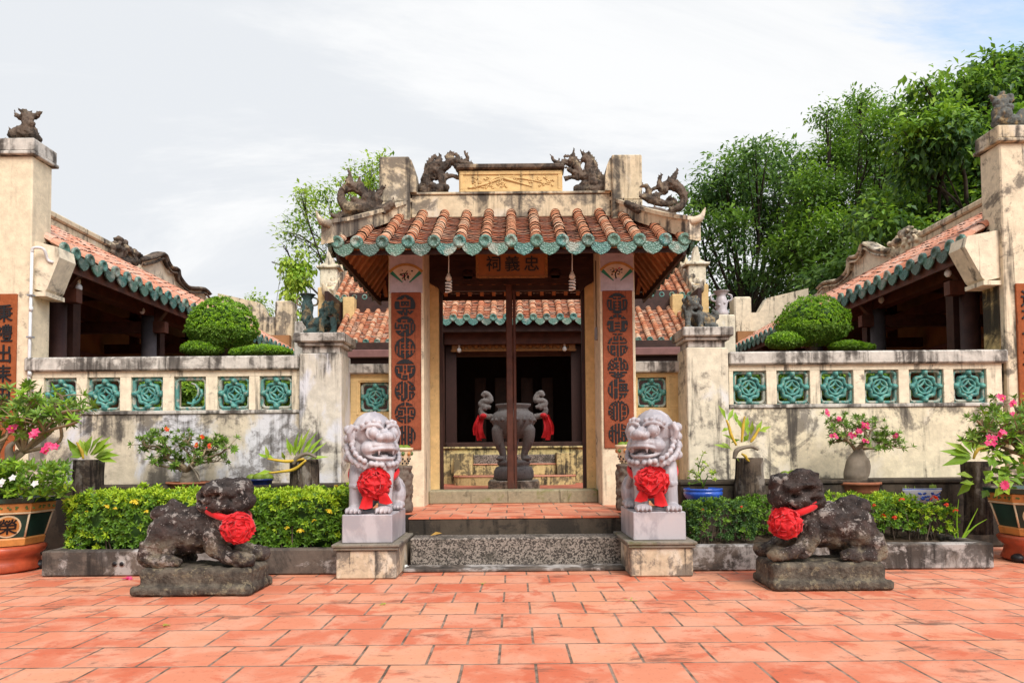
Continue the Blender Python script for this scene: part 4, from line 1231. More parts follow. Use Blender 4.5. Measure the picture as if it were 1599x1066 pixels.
    mb = MB(); mb.box(s * 5.9, s * 9.2, Y0 + .2, Y1, .03, LZ + .14); mb.build('floor_slab', M['ledge'], t)
    # end wall stump
    mb = MB()
    mb.box(s * 6.42, s * 6.92, 20.3, 20.8, 3.6, 5.66, 0, .04); mb.prism([(6.92, 3.6), (6.92, 5.2), (7.15, 5.2), (7.4, 5.62), (8.6, 5.9), (8.6, 3.6)], lambda a, b, d: V((s * a, d, b)), 20.35, 20.75)
    mb.build('end_gable', M['ridge'] if s < 0 else M['cream'], t)
pavilion(-1, 'left open-sided pavilion under a long tiled roof, dark inside, with a black scrolled gable crest', [(218, 404), (236, 400), (249.6, 395), (256, 408), (262, 416), (271, 419), (274, 431), (287, 446), (302, 449), (314, 450), (322, 458), (322, 482), (215, 432)], None, ((168, 371), (214, 402)))
pavilion(1, 'right open-sided pavilion under a long tiled roof, dark inside, with a cream scrolled gable crest', [(1390, 390), (1370, 387), (1355, 379), (1349, 392), (1343, 399), (1332.5, 402), (1330, 420), (1314, 436), (1302, 438), (1291, 441), (1283, 449), (1283, 470), (1392, 415)], None, ((1440, 354), (1386, 390)))
for (x, y, Y, z, who) in ((123, 447, 10.2, 3.95, 'in the left pavilion near its corner pillar'), (222, 483, 12.3, 3.95, 'in the left pavilion by its grey column'),
                          (1480, 424, 10.1, 3.95, 'in the right pavilion near its corner pillar'), (1376, 466, 12.2, 3.95, 'in the right pavilion by its grey column')):
    bulb(W(x, y, Y), z, 'small cream lamp hanging ' + who, 'plain', 'lamps hanging in the pavilions', .045)

# ================================================================== main hall
hall = thing('main_hall', 'main temple hall with double tiled roofs and a dark interior behind the courtyard', 'temple', (0, 18.5, LZ))
mb, de = MB(), MB()
tile_roof(mb, de, (-4.9, 18.9, 4.2), (4.9, 18.9, 4.2), V((0, 1.75, 1.2)), .302, .12, .078, None, True, .3, seed=21, drip=.17)
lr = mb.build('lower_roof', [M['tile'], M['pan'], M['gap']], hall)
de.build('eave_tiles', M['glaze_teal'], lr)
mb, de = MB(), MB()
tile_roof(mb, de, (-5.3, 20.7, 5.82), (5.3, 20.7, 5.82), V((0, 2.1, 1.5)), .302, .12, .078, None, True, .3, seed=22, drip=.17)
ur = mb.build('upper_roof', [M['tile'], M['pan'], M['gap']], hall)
de.build('eave_tiles', M['glaze_teal'], ur)
mb, de = MB(), MB()
tile_roof(mb, de, (-1.96, 15.8, 4.24), (1.96, 15.8, 4.24), V((0, 2.75, 1.8)), .302, .10, .078, None, True, .3, seed=23, drip=.17)
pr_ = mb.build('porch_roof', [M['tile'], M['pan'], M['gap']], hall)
de.build('eave_tiles', M['glaze_teal'], pr_)
mb = MB()
quad_slab(mb, (-4.9, 18.92, 4.15), (4.9, 18.92, 4.15), (4.9, 20.65, 5.35), (-4.9, 20.65, 5.35), .05)
quad_slab(mb, (-5.3, 20.72, 5.77), (5.3, 20.72, 5.77), (5.3, 22.8, 7.27), (-5.3, 22.8, 7.27), .05)
quad_slab(mb, (-5.3, 24.9, 5.77), (5.3, 24.9, 5.77), (5.3, 22.8, 7.27), (-5.3, 22.8, 7.27), .05)
quad_slab(mb, (-1.96, 15.82, 4.19), (1.96, 15.82, 4.19), (1.96, 18.5, 5.94), (-1.96, 18.5, 5.94), .05)
mb.build('roof_deck', M['wood'], hall)
mb = MB(); mb.box(-4.85, 4.85, 20.66, 20.86, 4.9, 5.95); mb.box(-4.7, 4.7, 18.7, 18.85, 3.95, 4.16); mb.box(-1.9, 1.9, 15.95, 16.1, 3.95, 4.18)
mb.build('eave_beam', M['wood'], hall)
for s in (-1, 1):
    mb = MB(); mb.box(s * 4.62, s * 4.95, 20.3, 20.64, 4.85, 5.75, 0, .02); mb.build('attic_pier', M['cream_clean'], hall)
mb = MB(); mb.box(-5.2, 5.2, 18.5, 18.62, 3.73, 3.94, 0, .02); mb.build('gutter', M['gutter'], hall)
for s in (-1, 1):
    mb = MB()
    a, b = V((s * 5.42, 20.55, 5.80)), V((s * 5.42, 22.9, 7.5)); d = (b - a) / 2
    mb.obox((a + b) / 2 + V((0, 0, .08)), d, UX * .16, d.cross(UX).normalized() * .16, 0, .02)
    ctube(mb, [a + V((0, .1, .1)), a + V((s * .05, -.15, .12)), a + V((s * .1, -.32, .34))], [.15, .12, .03], 8)
    for k in range(7):
        p = a + d * 2 * (k + .6) / 7 + V((0, 0, .22)); mb.ell(p, (.1, .15, .17), 0, None, 8, 5)
    mb.build('verge_ridge', M['ridge'], hall)
    mb = MB(); x, y = s * 5.55, 21.2
    mb.box(x - .26, x + .26, y - .2, y + .2, 6.0, 6.78, 0, .02); mb.box(x - .19, x + .19, y - .212, y - .202, 6.25, 6.62); mb.box(x - .36, x + .36, y - .28, y + .28, 6.782, 6.86, 0, .02)
    mb.prism([(-.33, 0), (.33, 0), (.12, .12), (.04, .5), (-.04, .5), (-.12, .12)], lambda a, b, dd: V((x + a, dd, 6.862 + b)), y - .14, y + .14)
    mb.build('roof_pinnacle', M['post_r'], hall)
    mb = MB(); mb.box(s * 5.3, s * 5.75, 20.55, 20.95, 4.4, 6.1, 0, .02); mb.build('corner_pier', M['cream_clean'], hall)
mb = MB(); mb.box(-5.3, 5.3, 22.7, 22.95, 7.2, 7.6, 0, .03); mb.build('ridge', M['ridge'], hall)
mb = MB()
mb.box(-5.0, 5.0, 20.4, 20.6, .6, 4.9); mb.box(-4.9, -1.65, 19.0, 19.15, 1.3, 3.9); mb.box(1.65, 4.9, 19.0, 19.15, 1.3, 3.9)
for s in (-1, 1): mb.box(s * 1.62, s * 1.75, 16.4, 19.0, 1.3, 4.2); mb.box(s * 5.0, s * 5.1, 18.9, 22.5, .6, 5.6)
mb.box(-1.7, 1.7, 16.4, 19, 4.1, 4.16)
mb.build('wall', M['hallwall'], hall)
mb = MB(); mb.box(-1.62, 1.62, 16.3, 16.42, 3.72, 4.12); mb.build('porch_header', M['woodred'], hall)
mb = MB(); zz = W(803, 548, 16.5).z
mb.box(-1.45, 1.45, 16.45, 16.52, zz, zz + .24)
for k in range(18): mb.ell((-1.36 + k * .16, 16.44, zz + .12), (.06, .02, .07), 0, None, 8, 5)
for q in (0, .22): mb.box(-1.47, 1.47, 16.42, 16.45, zz + q - .01, zz + q + .03)
for s in (-1, 1): mb.box(s * 1.30, s * 1.44, 16.40, 16.44, zz - .02, zz + .3)
mb.build('carved_lintel', M['gold'], hall)
for s in (-1, 1):
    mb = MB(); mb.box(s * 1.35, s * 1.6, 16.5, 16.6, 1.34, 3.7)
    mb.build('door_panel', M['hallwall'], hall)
    mb = MB(); mb.lathe([(.2, 1.34), (.15, 1.45), (.14, 4.1)], (s * 1.75, 16.25, 0), 16); mb.build('column', M['wood'], hall)
for k, (x, wd) in enumerate(((-.9, .3), (-.35, .32), (.35, .32), (.9, .3))):
    mb = MB(); mb.box(x - wd / 2, x + wd / 2, 18.8, 18.86, 1.4, 3.2, 0, .01); mb.box(x - wd / 2 + .06, x + wd / 2 - .06, 18.77, 18.8, 1.5, 3.1); mb.build('inner_panel', M['wood'], hall)
# platform and steps of the hall
mb = MB(); mb.box(-5.6, 5.6, 16.0, 22.0, LZ - .01, 1.29); mb.build('platform', M['stepcream'], hall)
mb = MB(); mb.box(-5.65, 5.65, 15.95, 16.3, 1.292, 1.335, 0, .01); mb.build('platform_edge', M['stepcream'], hall)
mb = MB(); mb.box(-1.7, 1.7, 16.32, 16.42, 1.30, 1.44, 0, .01); mb.build('sill', M['wood'], hall)
mb = MB()
n = 16
pts = [(1.32 * math.sin(-PI / 2 + PI * i / n) , 15.35 - .42 * math.cos(-PI / 2 + PI * i / n)) for i in range(n + 1)] + [(1.32, 16.0), (-1.32, 16.0)]
mb.prism(pts, lambda a, b, d: V((a, b, d)), LZ, .68)
fs0 = mb.build('curved_step', M['stepcream'], hall)
mb = MB(); mb.prism(pts, lambda a, b, d: V((a * 1.01, b * 1.0 - .012, d)), .682, .705); mb.build('step_tiles', M['tile_pale'], hall)
for s in (-1, 1):
    mb = MB(); mb.box(s * .92, s * 1.33, 15.38, 15.99, .706, 1.19, 0, .012); mb.build('cheek_wall', M['stepcream'], hall)
mb = MB(); mb.box(-.915, .915, 15.5, 15.99, .707, .93, 0, .01); mb.build('middle_step', M['stepcream'], hall)
mb = MB(); mb.box(-.915, .915, 15.48, 15.75, .932, .955, 0, .005); mb.build('step_tiles', M['tile_pale'], hall)
mb = MB(); mb.box(-.915, .915, 15.76, 15.99, .935, 1.15, 0, .01); mb.build('granite_step', M['granite'], hall)

# incense burner
bx = W(802, 700, 13.0).x
ib = thing('incense_burner', 'large grey bronze incense burner with scrolled handles on a round plinth in the courtyard', 'incense burner', (bx, 13.0, LZ))
m = 13.0 / F
Z = lambda y: W(802, y, 13.0).z
mb = MB(); mb.box(bx - .46, bx + .46, 12.62, 13.4, LZ - .01, Z(749), 0, .015); mb.build('stone_base', M['pedestal'], ib)
mb = MB(); mb.lathe([(.33, Z(749)), (.37, Z(745)), (.365, Z(735)), (.33, Z(729)), (.27, Z(727)), (.30, Z(724)), (.31, Z(721)), (.27, Z(718)), (.0, Z(718))], (bx, 13.0, 0), 32); mb.build('plinth', M['bronze'], ib)
mb = MB(); mb.lathe([(.02, Z(686)), (.18, Z(683)), (.30, Z(676)), (.345, Z(668)), (.40, Z(660)), (.405, Z(652)), (.36, Z(645)), (.285, Z(641)), (.275, Z(637)), (.32, Z(634)), (.33, Z(631)), (.28, Z(631)), (.26, Z(640)), (.02, Z(650))], (bx, 13.0, 0), 40)
for k in range(18):
    a = k * PI / 9
    mb.ell((bx + .385 * math.cos(a), 13 + .385 * math.sin(a), Z(656)), (.05, .05, .045), 0, None, 8, 6)
bw = mb.build('bowl', M['bronze'], ib)
for k in range(3):
    a = -PI / 2 + PI / 3 + k * 2 * PI / 3
    dr = V((math.cos(a), math.sin(a), 0)); o = V((bx, 13, 0))
    mb = MB(); ctube(mb, [o + dr * .25 + UZ * Z(660), o + dr * .31 + UZ * Z(672), o + dr * .315 + UZ * Z(688), o + dr * .25 + UZ * Z(702), o + dr * .22 + UZ * Z(712), o + dr * .27 + UZ * Z(717)], [.08, .13, .10, .07, .06, .08], 10)
    mb.ell(o + dr * .30 + UZ * Z(676), (.12, .12, .12)); mb.ell(o + dr * .28 + UZ * Z(715.5), (.085, .085, .04))
    mb.build('leg', M['bronze'], ib)
for s in (-1, 1):
    o = V((bx, 13, 0))
    def H(x, y): return V((bx + s * (x - 802) * m, 13.0, Z(y)))
    mb = MB()
    ctube(mb, [H(834, 651), H(848, 648), H(853, 640), H(846, 634), H(837, 636)], [.06, .055, .05, .045, .04], 8, 0, 5, (UY, .8))
    ctube(mb, [H(842, 637), H(852, 632), H(850, 626), H(838, 625), H(840, 617), H(846, 614), H(850, 619)], [.06, .055, .05, .06, .055, .06, .04], 8, 0, 5, (UY, .8))
    carve(mb, .014, 1, .008, 20, s).build('handle', M['bronze'], ib)
    mb = MB()
    p0 = H(848, 650)
    for k, (dx, ln, w) in enumerate(((0, .40, .055), (.04, .44, .045), (.08, .34, .04))):
        q = p0 + V((s * (dx + .01), -.05 + .02 * k, 0))
        n = 8
        vs = []
        for i in range(n + 1):
            f = i / n
            c = q + V((s * .05 * math.sin(f * 3) + s * dx * f * .7, .015 * math.sin(f * 7 + k), -ln * f + (.03 if i == 0 else 0)))
            for u in (-1, -.33, .33, 1): vs.append(c + V((u * w * (.55 + .45 * f), -.02 * abs(u) * (1 if int(abs(u) * 3) % 2 else -1), 0)))
        mb.add(vs, [(i * 4 + j, i * 4 + j + 1, i * 4 + 5 + j, i * 4 + 4 + j) for i in range(n) for j in range(3)], 0, True)
    mb.ell(p0 + V((s * .01, -.06, .01)), (.07, .06, .05), 0, None, 8, 6)
    mb.tube([p0 + V((s * .02, -.03, 0)), p0 + V((-s * .06, 0, .02))], .03, 6)
    o2 = mb.build('ribbon', M['red'])
    tag(o2, 'red ribbon tied to the %s handle of the incense burner' % ('left' if s < 0 else 'right'), 'ribbon', 'red ribbons on the incense burner')
# ================================================================== pedestals, lions and stone beasts
def rosette_bow(mb, o, fwd, R, seed=0, tails=((-.25, .9), (.25, 1.0)), tl=.2):
    """big pleated cloth flower with hanging ends"""
    rd = random.Random(seed)
    o, fwd = V(o), V(fwd).normalized()
    side = fwd.cross(UZ).normalized(); up = side.cross(fwd)
    # crumpled pompom of folded ribbon
    n, kk = 56, 36
    vs, fs = [], []
    for i in range(kk + 1):
        th = PI * i / kk
        for j in range(n):
            a = 2 * PI * j / n
            d = V((math.sin(th) * math.cos(a), math.sin(th) * math.sin(a), math.cos(th)))
            q = d * 1.7 + V((seed * 3.7, seed, 0))
            f1 = 1 - abs(noise.noise(q)) * 2.2; f2 = 1 - abs(noise.noise(q * 2.3)) * 2.0
            rr = R * (.58 + .36 * f1 + .12 * f2)
            vs.append(o + side * d.x * rr * 1.12 + fwd * (d.z * rr * .75) + up * d.y * rr)
    for i in range(kk):
        for j in range(n): fs.append((i * n + j, (i + 1) * n + j, (i + 1) * n + (j + 1) % n, i * n + (j + 1) % n))
    mb.add(vs, fs, 0, True)
    for k in range(30):
        a = 2.4 * k; tilt = 1.5 * math.sqrt((k + .5) / 30)
        d = (side * math.cos(a) + up * math.sin(a)) * math.sin(tilt) + fwd * math.cos(tilt) * .8
        t = (side * -math.sin(a) + up * math.cos(a)); t = (t + d.cross(t) * rd.uniform(-.9, .9)).normalized()
        w = R * rd.uniform(.34, .60); h = R * rd.uniform(.16, .30); nn = d.cross(t).normalized()
        vs = []
        for i in range(4):
            for j in range(6):
                u = (j - 2.5) / 2.5
                vs.append(o + d * (R * .78 + h * i / 3 * (1 - .3 * u * u)) + t * (u * w) + nn * (math.sin(u * 3.2 + k) * .10 * R * i / 3 + .06 * R * math.sin(i)))
        mb.add(vs, [(i * 6 + j, i * 6 + j + 1, i * 6 + 7 + j, i * 6 + 6 + j) for i in range(3) for j in range(5)], 0, True)
    for k, (dx, ln) in enumerate(tails):
        n = 8; vs = []
        for i in range(n + 1):
            f = i / n
            c = o + side * (dx * R * (1 + .6 * f)) + fwd * (.3 * R + .04 * R * math.sin(f * 5 + k)) - UZ * (R * .5 + tl * ln * f)
            w = R * (.26 + .16 * f)
            for j in range(5):
                u = (j - 2) / 2
                vs.append(c + side * (u * w) + fwd * ((.10 * R if j % 2 else 0)) + UZ * ((.10 * R * abs(u)) if i == n else 0))
        mb.add(vs, [(i * 5 + j, i * 5 + j + 1, i * 5 + 6 + j, i * 5 + 5 + j) for i in range(n) for j in range(4)], 0, True)

def lion_body(flip):
    """seated guardian lion: front -y, base at z = 0, head turned towards +x (flip mirrors)"""
    mb = MB()
    E, T = mb.ell, mb.tube
    E((0, .06, .40), (.195, .18, .22)); E((0, -.02, .33), (.175, .14, .21))
    ctube(mb, [(0, .04, .46), (0, .2, .34), (0, .42, .24)], [.19, .21, .20], 14)
    for s in (-1, 1):
        E((s * .14, .38, .17), (.125, .2, .18)); E((s * .20, .27, .05), (.07, .14, .05)); E((s * .20, .30, .15), (.075, .1, .12))
        for k in range(4): E((s * .20 + (k - 1.5) * .034, .14, .035), (.020, .035, .028), 0, None, 8, 6)
        ctube(mb, [(s * .125, -.03, .46), (s * .135, -.10, .33), (s * .14, -.125, .20), (s * .142, -.14, .06)], [.10, .083, .070, .068], 14)
        E((s * .143, -.19, .035), (.082, .095, .046))
        for k in range(4):
            E((s * .143 + (k - 1.5) * .040, -.262 + abs(k - 1.5) * .008, .030), (.021, .04, .033), 0, None, 8, 6)
            T([(s * .143 + (k - 1.5) * .040, -.27, .045), (s * .143 + (k - 1.5) * .040, -.30, .012)], [.013, .006], 6)
        for k in range(5): E((s * .21, .02 + k * .05, .36 - .03 * k), (.03, .04, .045), 0, None, 8, 6)
        for z in (.24, .255): T([(s * .07, -.165, z), (s * .14, -.20, z + .012), (s * .205, -.15, z + .02)], .012, 6)
    ctube(mb, [(0, .58, .1), (0, .66, .24), (.03, .60, .42), (0, .52, .5)], [.05, .07, .085, .03], 10)
    # head, built facing -y then turned
    h = MB(); E, T = h.ell, h.tube
    E((0, .03, .10), (.205, .20, .205)); E((0, .10, -.06), (.225, .18, .26))
    E((0, -.17, -.035), (.145, .10, .062)); E((0, -.10, -.03), (.17, .11, .085))
    E((0, -.262, .052), (.070, .055, .052)); E((0, -.20, .085), (.05, .06, .045))
    for s in (-1, 1):
        E((s * .062, -.238, .040), (.046, .048, .040)); E((s * .12, -.12, -.06), (.085, .09, .075))
        E((s * .108, -.188, .085), (.052, .046, .052))
        ring = [(s * .108 + .064 * math.cos(a), -.172 + s * .012 * math.cos(a), .085 + .060 * math.sin(a)) for a in [i * PI / 8 for i in range(17)]]
        T(ring, .010, 6)
        ctube(h, [(s * .02, -.205, .135), (s * .08, -.195, .160), (s * .15, -.16, .155), (s * .19, -.09, .11)], [.016, .019, .018, .014], 8)
        for q in ((.045, -.185, .188), (.098, -.175, .196), (.148, -.142, .186), (.183, -.10, .16)): E((s * q[0], q[1], q[2]), .029, 0, None, 10, 7)
        # ear
        T([(s * .205, .0, .13), (s * .25, -.02, .15), (s * .275, -.01, .09), (s * .255, .0, .02), (s * .215, -.01, -.01)], [.03, .030, .030, .028, .022], 8)
        E((s * .225, .02, .07), (.03, .05, .08)); E((s * .245, -.005, .06), (.018, .022, .03))
        # lips and fangs
        ctube(h, [(0, -.262, -.062), (s * .08, -.245, -.066), (s * .14, -.19, -.085), (s * .165, -.11, -.10)], [.017, .018, .018, .014], 8)
        ctube(h, [(0, -.235, -.160), (s * .08, -.215, -.160), (s * .135, -.16, -.145), (s * .165, -.10, -.115)], [.018, .018, .018, .014], 8)
        T([(s * .078, -.235, -.07), (s * .078, -.236, -.10), (s * .076, -.232, -.138)], [.016, .013, .003], 7)
        T([(s * .135, -.18, -.09), (s * .134, -.18, -.128)], [.012, .004], 6)
        for k in range(3): E((s * (.018 + k * .022), -.245 + k * .003, -.078), (.011, .010, .013), 0, None, 6, 5)
        # curled mane locks round the jaw
        arc = curve([(s * .235, .02, .02), (s * .245, -.03, -.06), (s * .225, -.10, -.145), (s * .15, -.19, -.205), (0, -.235, -.228)], 12)
        L_ = [0]
        for i in range(1, len(arc)): L_.append(L_[-1] + (arc[i] - arc[i - 1]).length)
        nb = 9
        for k in range(nb):
            d = L_[-1] * (k + (0.0 if True else .5)) / (nb - .5)
            i = max(j for j in range(len(arc)) if L_[j] <= d + 1e-6)
            E(arc[i], (.030, .028, .030), 0, None, 10, 7)
        arc2 = curve([(s * .245, .08, -.05), (s * .25, .02, -.15), (s * .20, -.10, -.225), (s * .1, -.17, -.245), (0, -.19, -.25)], 8)
        for i in range(0, len(arc2) - 3, 4): T([arc2[i] + V((0, .02, .03)), arc2[i + 2], arc2[i + 3] + V((0, 0, -.03))], [.022, .032, .014], 8)
        for k in range(4): E((s * .21, .12, .12 - k * .09), (.05, .06, .05), 0, None, 10, 7)
    E((0, -.13, -.190), (.125, .095, .040)); E((0, -.165, -.135), (.06, .065, .016)); E((0, -.03, -.1), (.15, .10, .14))
    for k in range(5): E((0, -.02 + k * .05, .29 - .012 * k * k), (.018, .03, .016), 0, None, 8, 6)
    ya = math.radians(41)
    R = Matrix.Rotation(ya, 3, 'Z')
    off = V((.01, -.03, .69))
    mb.add([R @ p + off for p in h.v], h.f, 0, True)
    c = carve(mb, .0072, 1)
    if flip:
        c.v = [V((-p.x, p.y, p.z)) for p in c.v]; c.f = [tuple(reversed(f)) for f in c.f]
    return c
def guardian(s, label, plabel, blabel, bx0, bx1, byf):
    cx = (bx0 + bx1) / 2
    pd = thing('pedestal', plabel, 'pedestal', (cx, 7.2, 0), 0, 'pedestals of the white lions')
    x0, x1 = bx0 - .045, bx1 + .045
    mb = MB(); mb.box(x0, x1, 6.78, 7.74, .003, .275, 0, .012); mb.build('body', M['pedestal'], pd)
    mb = MB(); mb.box(x0 - .022, x1 + .022, 6.755, 7.765, .277, .305, 0, .012); mb.box(x0 - .035, x1 + .035, 6.74, 7.78, .307, .337, 0, .014); mb.build('cap', M['mosscap'], pd)
    t = thing('stone_lion', label, 'statue', (cx, 7.17, .338), 0, 'white lions before the steps')
    mb = MB(); mb.box(bx0, bx1, byf, 7.66, .338, .612, 0, .008); mb.build('block', M['marble'], t)
    b = lion_body(s > 0)
    k = 1.02
    b.v = [V((cx + p.x * k, 7.14 + p.y * k, .611 + p.z * k)) for p in b.v]
    b.build('body', M['marble'], t)
    mb = MB(); o = V((cx, 7.14, .611))
    f = -s
    ring = []
    for i in range(29):
        a = 2 * PI * i / 28
        ring.append(o + V((.245 * math.cos(a), .03 - .225 * math.sin(a), 
                       .405 - .115 * max(0, math.sin(a)))))
    mb.tube(ring, .017, 6, 0, False, True, (UZ, 2.4))
    bo = o + V((f * .055, -.215, .295))
    rosette_bow(mb, bo, V((f * .2, -1, .05)), .158, 3 + s, ((-.45 * f, .75), (.35 * f, 1.0)), .17)
    ob = mb.build('red_bow', M['red'])
    tag(ob, blabel, 'bow', 'red bows on the white lions')
guardian(-1, 'white marble guardian lion left of the steps, head turned right, mouth open', 'mould-stained plaster pedestal under the left white lion', 'red satin bow tied round the chest of the left white lion', -1.672, -1.186, 6.83)
guardian(1, 'white marble guardian lion right of the steps, head turned left, mouth open', 'mould-stained plaster pedestal under the right white lion', 'red satin bow tied round the chest of the right white lion', W(989, 820, 6.86).x, W(1071, 820, 6.86).x, 6.86)

def beast(s, px, label, blabel, seed):
    """crouching stone beast in profile on a slab; local x runs from rump (0) to head"""
    KX = .91
    xr, Y0 = W(px, 900, 6.05).x, 6.06           # rump end of the slab
    t = thing('stone_beast', label, 'statue', (xr - s * .5, Y0 + .25, 0), 0, 'dark stone beasts on the paving')
    def P(x, y, z): return V((xr - s * x * KX, Y0 + y, z))
    Ls = 1.07
    mb = MB()
    a, b = P(-.05, -.05, 0), P(Ls + .01, .52, 0)
    mb.box(a.x, b.x, a.y, b.y, .004, .085, 0, .03); a, b = P(0, 0, 0), P(Ls - .01, .48, 0); mb.box(a.x, b.x, a.y, b.y, .06, .235, 0, .03)
    c = carve(mb, .012, 1, .011, 11, seed); c.build('slab', M['slab'], t)
    mb = MB(); z = .225; E = lambda x, y, zz, r: mb.ell(P(x, y, zz + z), r)
    T = lambda pts, r: ctube(mb, [P(p[0], p[1], p[2] + z) for p in pts], r, 10)
    E(.20, .28, .29, (.20, .21, .22)); E(.15, .16, .24, (.15, .12, .20)); E(.15, .42, .24, (.15, .10, .20))
    T([(.16, .28, .30), (.42, .28, .30), (.66, .27, .33)], [.20, .205, .20])
    E(.42, .28, .42, (.14, .14, .10)); E(.13, .26, .46, (.12, .13, .08)); E(.29, .24, .46, (.06, .06, .07))
    E(.66, .27, .34, (.17, .19, .20)); T([(.66, .27, .36), (.74, .25, .52)], [.19, .17])
    # legs folded on the slab
    T([(.06, .13, .2), (.02, .12, .09), (.12, .08, .05), (.30, .07, .05)], [.10, .075, .06, .055]); E(.30, .08, .055, (.085, .07, .05))
    T([(.06, .44, .2), (.02, .44, .09), (.12, .46, .05), (.30, .47, .05)], [.10, .075, .06, .055])
    T([(.62, .15, .28), (.68, .12, .17), (.82, .09, .09), (.98, .08, .07)], [.10, .085, .075, .065]); E(.98, .09, .07, (.085, .085, .065))
    T([(.64, .42, .28), (.74, .44, .16), (.88, .44, .09), (1.0, .42, .07)], [.10, .085, .075, .065]); E(1.0, .42, .07, (.08, .085, .065))
    for k in range(3): E(1.03, .05 + k * .045, .055, (.035, .022, .04))
    # head: heavy brow, blunt muzzle, folded ears, open eye hollows
    hx, hz = .745, .60
    def H(x, y, zz, r, rot=None): mb.ell(P(hx + x, .22 + y, hz + zz + z - .225 + .225), r)
    H(0, 0, .0, (.215, .20, .165)); H(.10, -.02, -.04, (.15, .17, .12)); H(-.08, -.03, .03, (.15, .17, .13)); H(.12, .0, .08, (.12, .16, .09))
    H(-.10, -.14, -.055, (.12, .08, .075)); H(.0, -.17, -.07, (.14, .07, .06)); H(-.02, -.16, .07, (.16, .06, .045)); H(.10, -.15, .055, (.08, .06, .05))
    H(-.17, -.10, .02, (.07, .07, .06)); H(.17, -.08, -.02, (.07, .08, .1))
    if s > 0:
        for k in range(4): ctube(mb, [P(hx - .16, .20 - .15, hz + .07 + k * .03 + z), P(hx, .20 - .21 + k * .03, hz + .075 + k * .035 + z), P(hx + .17, .20 - .12, hz + .03 + k * .035 + z)], [.022, .028, .02], 6)
    else:
        ctube(mb, [P(hx - .18, .10, hz + .045 + z), P(hx - .04, .0, hz + .075 + z), P(hx + .1, .03, hz + .05 + z)], [.03, .035, .03], 6)
        mb.ell(P(hx + .035, .035, hz + .01 + z), (.05, .03, .025))
    T([(.10, .28, .45), (.20, .25, .52), (.30, .24, .48), (.27, .20, .42)], [.05, .055, .05, .04])
    c = carve(mb, .012, 2, .026, 10, seed + 3)
    def groove(pts, r, depth):
        cs = curve([P(*q) for q in pts], 6)
        for i, p in enumerate(c.v):
            d = min((p - q).length for q in cs) if (p - cs[len(cs) // 2]).length < .45 else 9
            if d < r:
                q = min(cs, key=lambda w: (p - w).length)
                c.v[i] = p + V((0, 1, -.1)) * (depth * (1 - (d / r) ** 2))
    hx, hz = .745, .60 + z
    groove([(hx - .20, .06, hz - .035), (hx - .10, .02, hz - .06), (hx + .02, .03, hz - .055), (hx + .10, .05, hz - .03)], .030, .05)
    groove([(hx - .055, .03, hz + .035), (hx + .0, .02, hz + .045)], .035, .045); groove([(hx + .12, .06, hz + .03), (hx + .15, .08, hz + .03)], .032, .045)
    groove([(hx - .17, .05, hz + .01), (hx - .15, .04, hz + .01)], .022, .03)
    for q in range(3): groove([(.30 + q * .12, .06, .20 + z), (.34 + q * .12, .07, .36 + z)], .03, .018)
    c.build('body', M['beast'], t)
    # sash
    mb = MB(); ring = []
    for i in range(25):
        a = 2 * PI * i / 24
        ring.append(P(.735 + .215 * math.cos(a), .235 - .215 * math.sin(a), z + .475 - .075 * math.cos(a) - .02 * math.sin(a)))
    mb.tube(ring, .015, 6, 0, False, True, (UZ, 2.3))
    rosette_bow(mb, P(.93, .03, z + .345), V((-s * .45, -1, .05)), .135, seed + 8, ((-.2, .5), (.2, .45)), .10)
    tag(mb.build('red_bow', M['red']), blabel, 'bow', 'red bows on the dark stone beasts')
beast(-1, 213, 'dark lichen-spotted stone beast on a slab left of the steps, facing right', 'red cloth rosette on a sash round the neck of the left stone beast', 1)
beast(1, 1386, 'dark ridge-headed stone beast on a slab right of the steps, facing left', 'red cloth rosette on a sash round the neck of the right stone beast', 6)

# glazed lions on the square posts
def small_lion(s, x, zt, label, mats, seed):
    mb = MB()
    def P(a, b, c): return V((x + s * a, 9.36 + b, zt - .012 + c))
    rd = random.Random(seed)
    E = lambda a, b, c, r: mb.ell(P(a, b, c), r, 0, None, 10, 7)
    E(-.02, .02, .02, (.24, .15, .03))
    E(-.13, .05, .14, (.12, .12, .12)); ctube(mb, [P(-.12, .04, .16), P(.02, .02, .19), P(.08, 0, .24)], [.11, .11, .11], 10)
    E(.10, -.03, .38, (.10, .10, .095)); E(.10, -.11, .345, (.075, .05, .04)); E(.10, -.10, .30, (.07, .05, .022)); E(.10, -.15, .37, (.03, .02, .02))
    for q in (-1, 1):
        E(.10 + q * .045, -.115, .405, (.028, .022, .026)); E(.10 + q * .10, -.02, .42, (.025, .03, .04)); E(.1 + q * .05, -.08, .45, (.035, .04, .025))
        ctube(mb, [P(.08 + q * .07, -.08, .24), P(.09 + q * .08, -.12, .12), P(.09 + q * .08, -.13, .04)], [.05, .04, .04], 8); E(.09 + q * .08, -.16, .035, (.05, .06, .03))
    E(-.15, -.08, .06, (.10, .07, .05))
    ctube(mb, [P(-.2, .1, .14), P(-.26, .08, .24), P(-.2, .06, .30)], [.04, .05, .02], 8)
    for k in range(34):
        a = rd.uniform(0, 6.3); h = rd.uniform(.2, .36)
        E(.085 + .115 * math.cos(a), -.01 + .11 * math.sin(a), h, (.03, .03, .03))
    c = carve(mb, .0125, 1, .008, 30, seed)
    o = c.build('ceramic_lion', mats); tag(o, label, 'statue', 'glazed lions on the square posts')
small_lion(1, PLX - .03, PLZ, 'small teal and brown ceramic lion on the left gate post', M['ceramic_teal'], 2)
small_lion(-1, PRX - .04, PRZ, 'small mottled grey ceramic lion on the right gate post', M['ceramic'], 5)
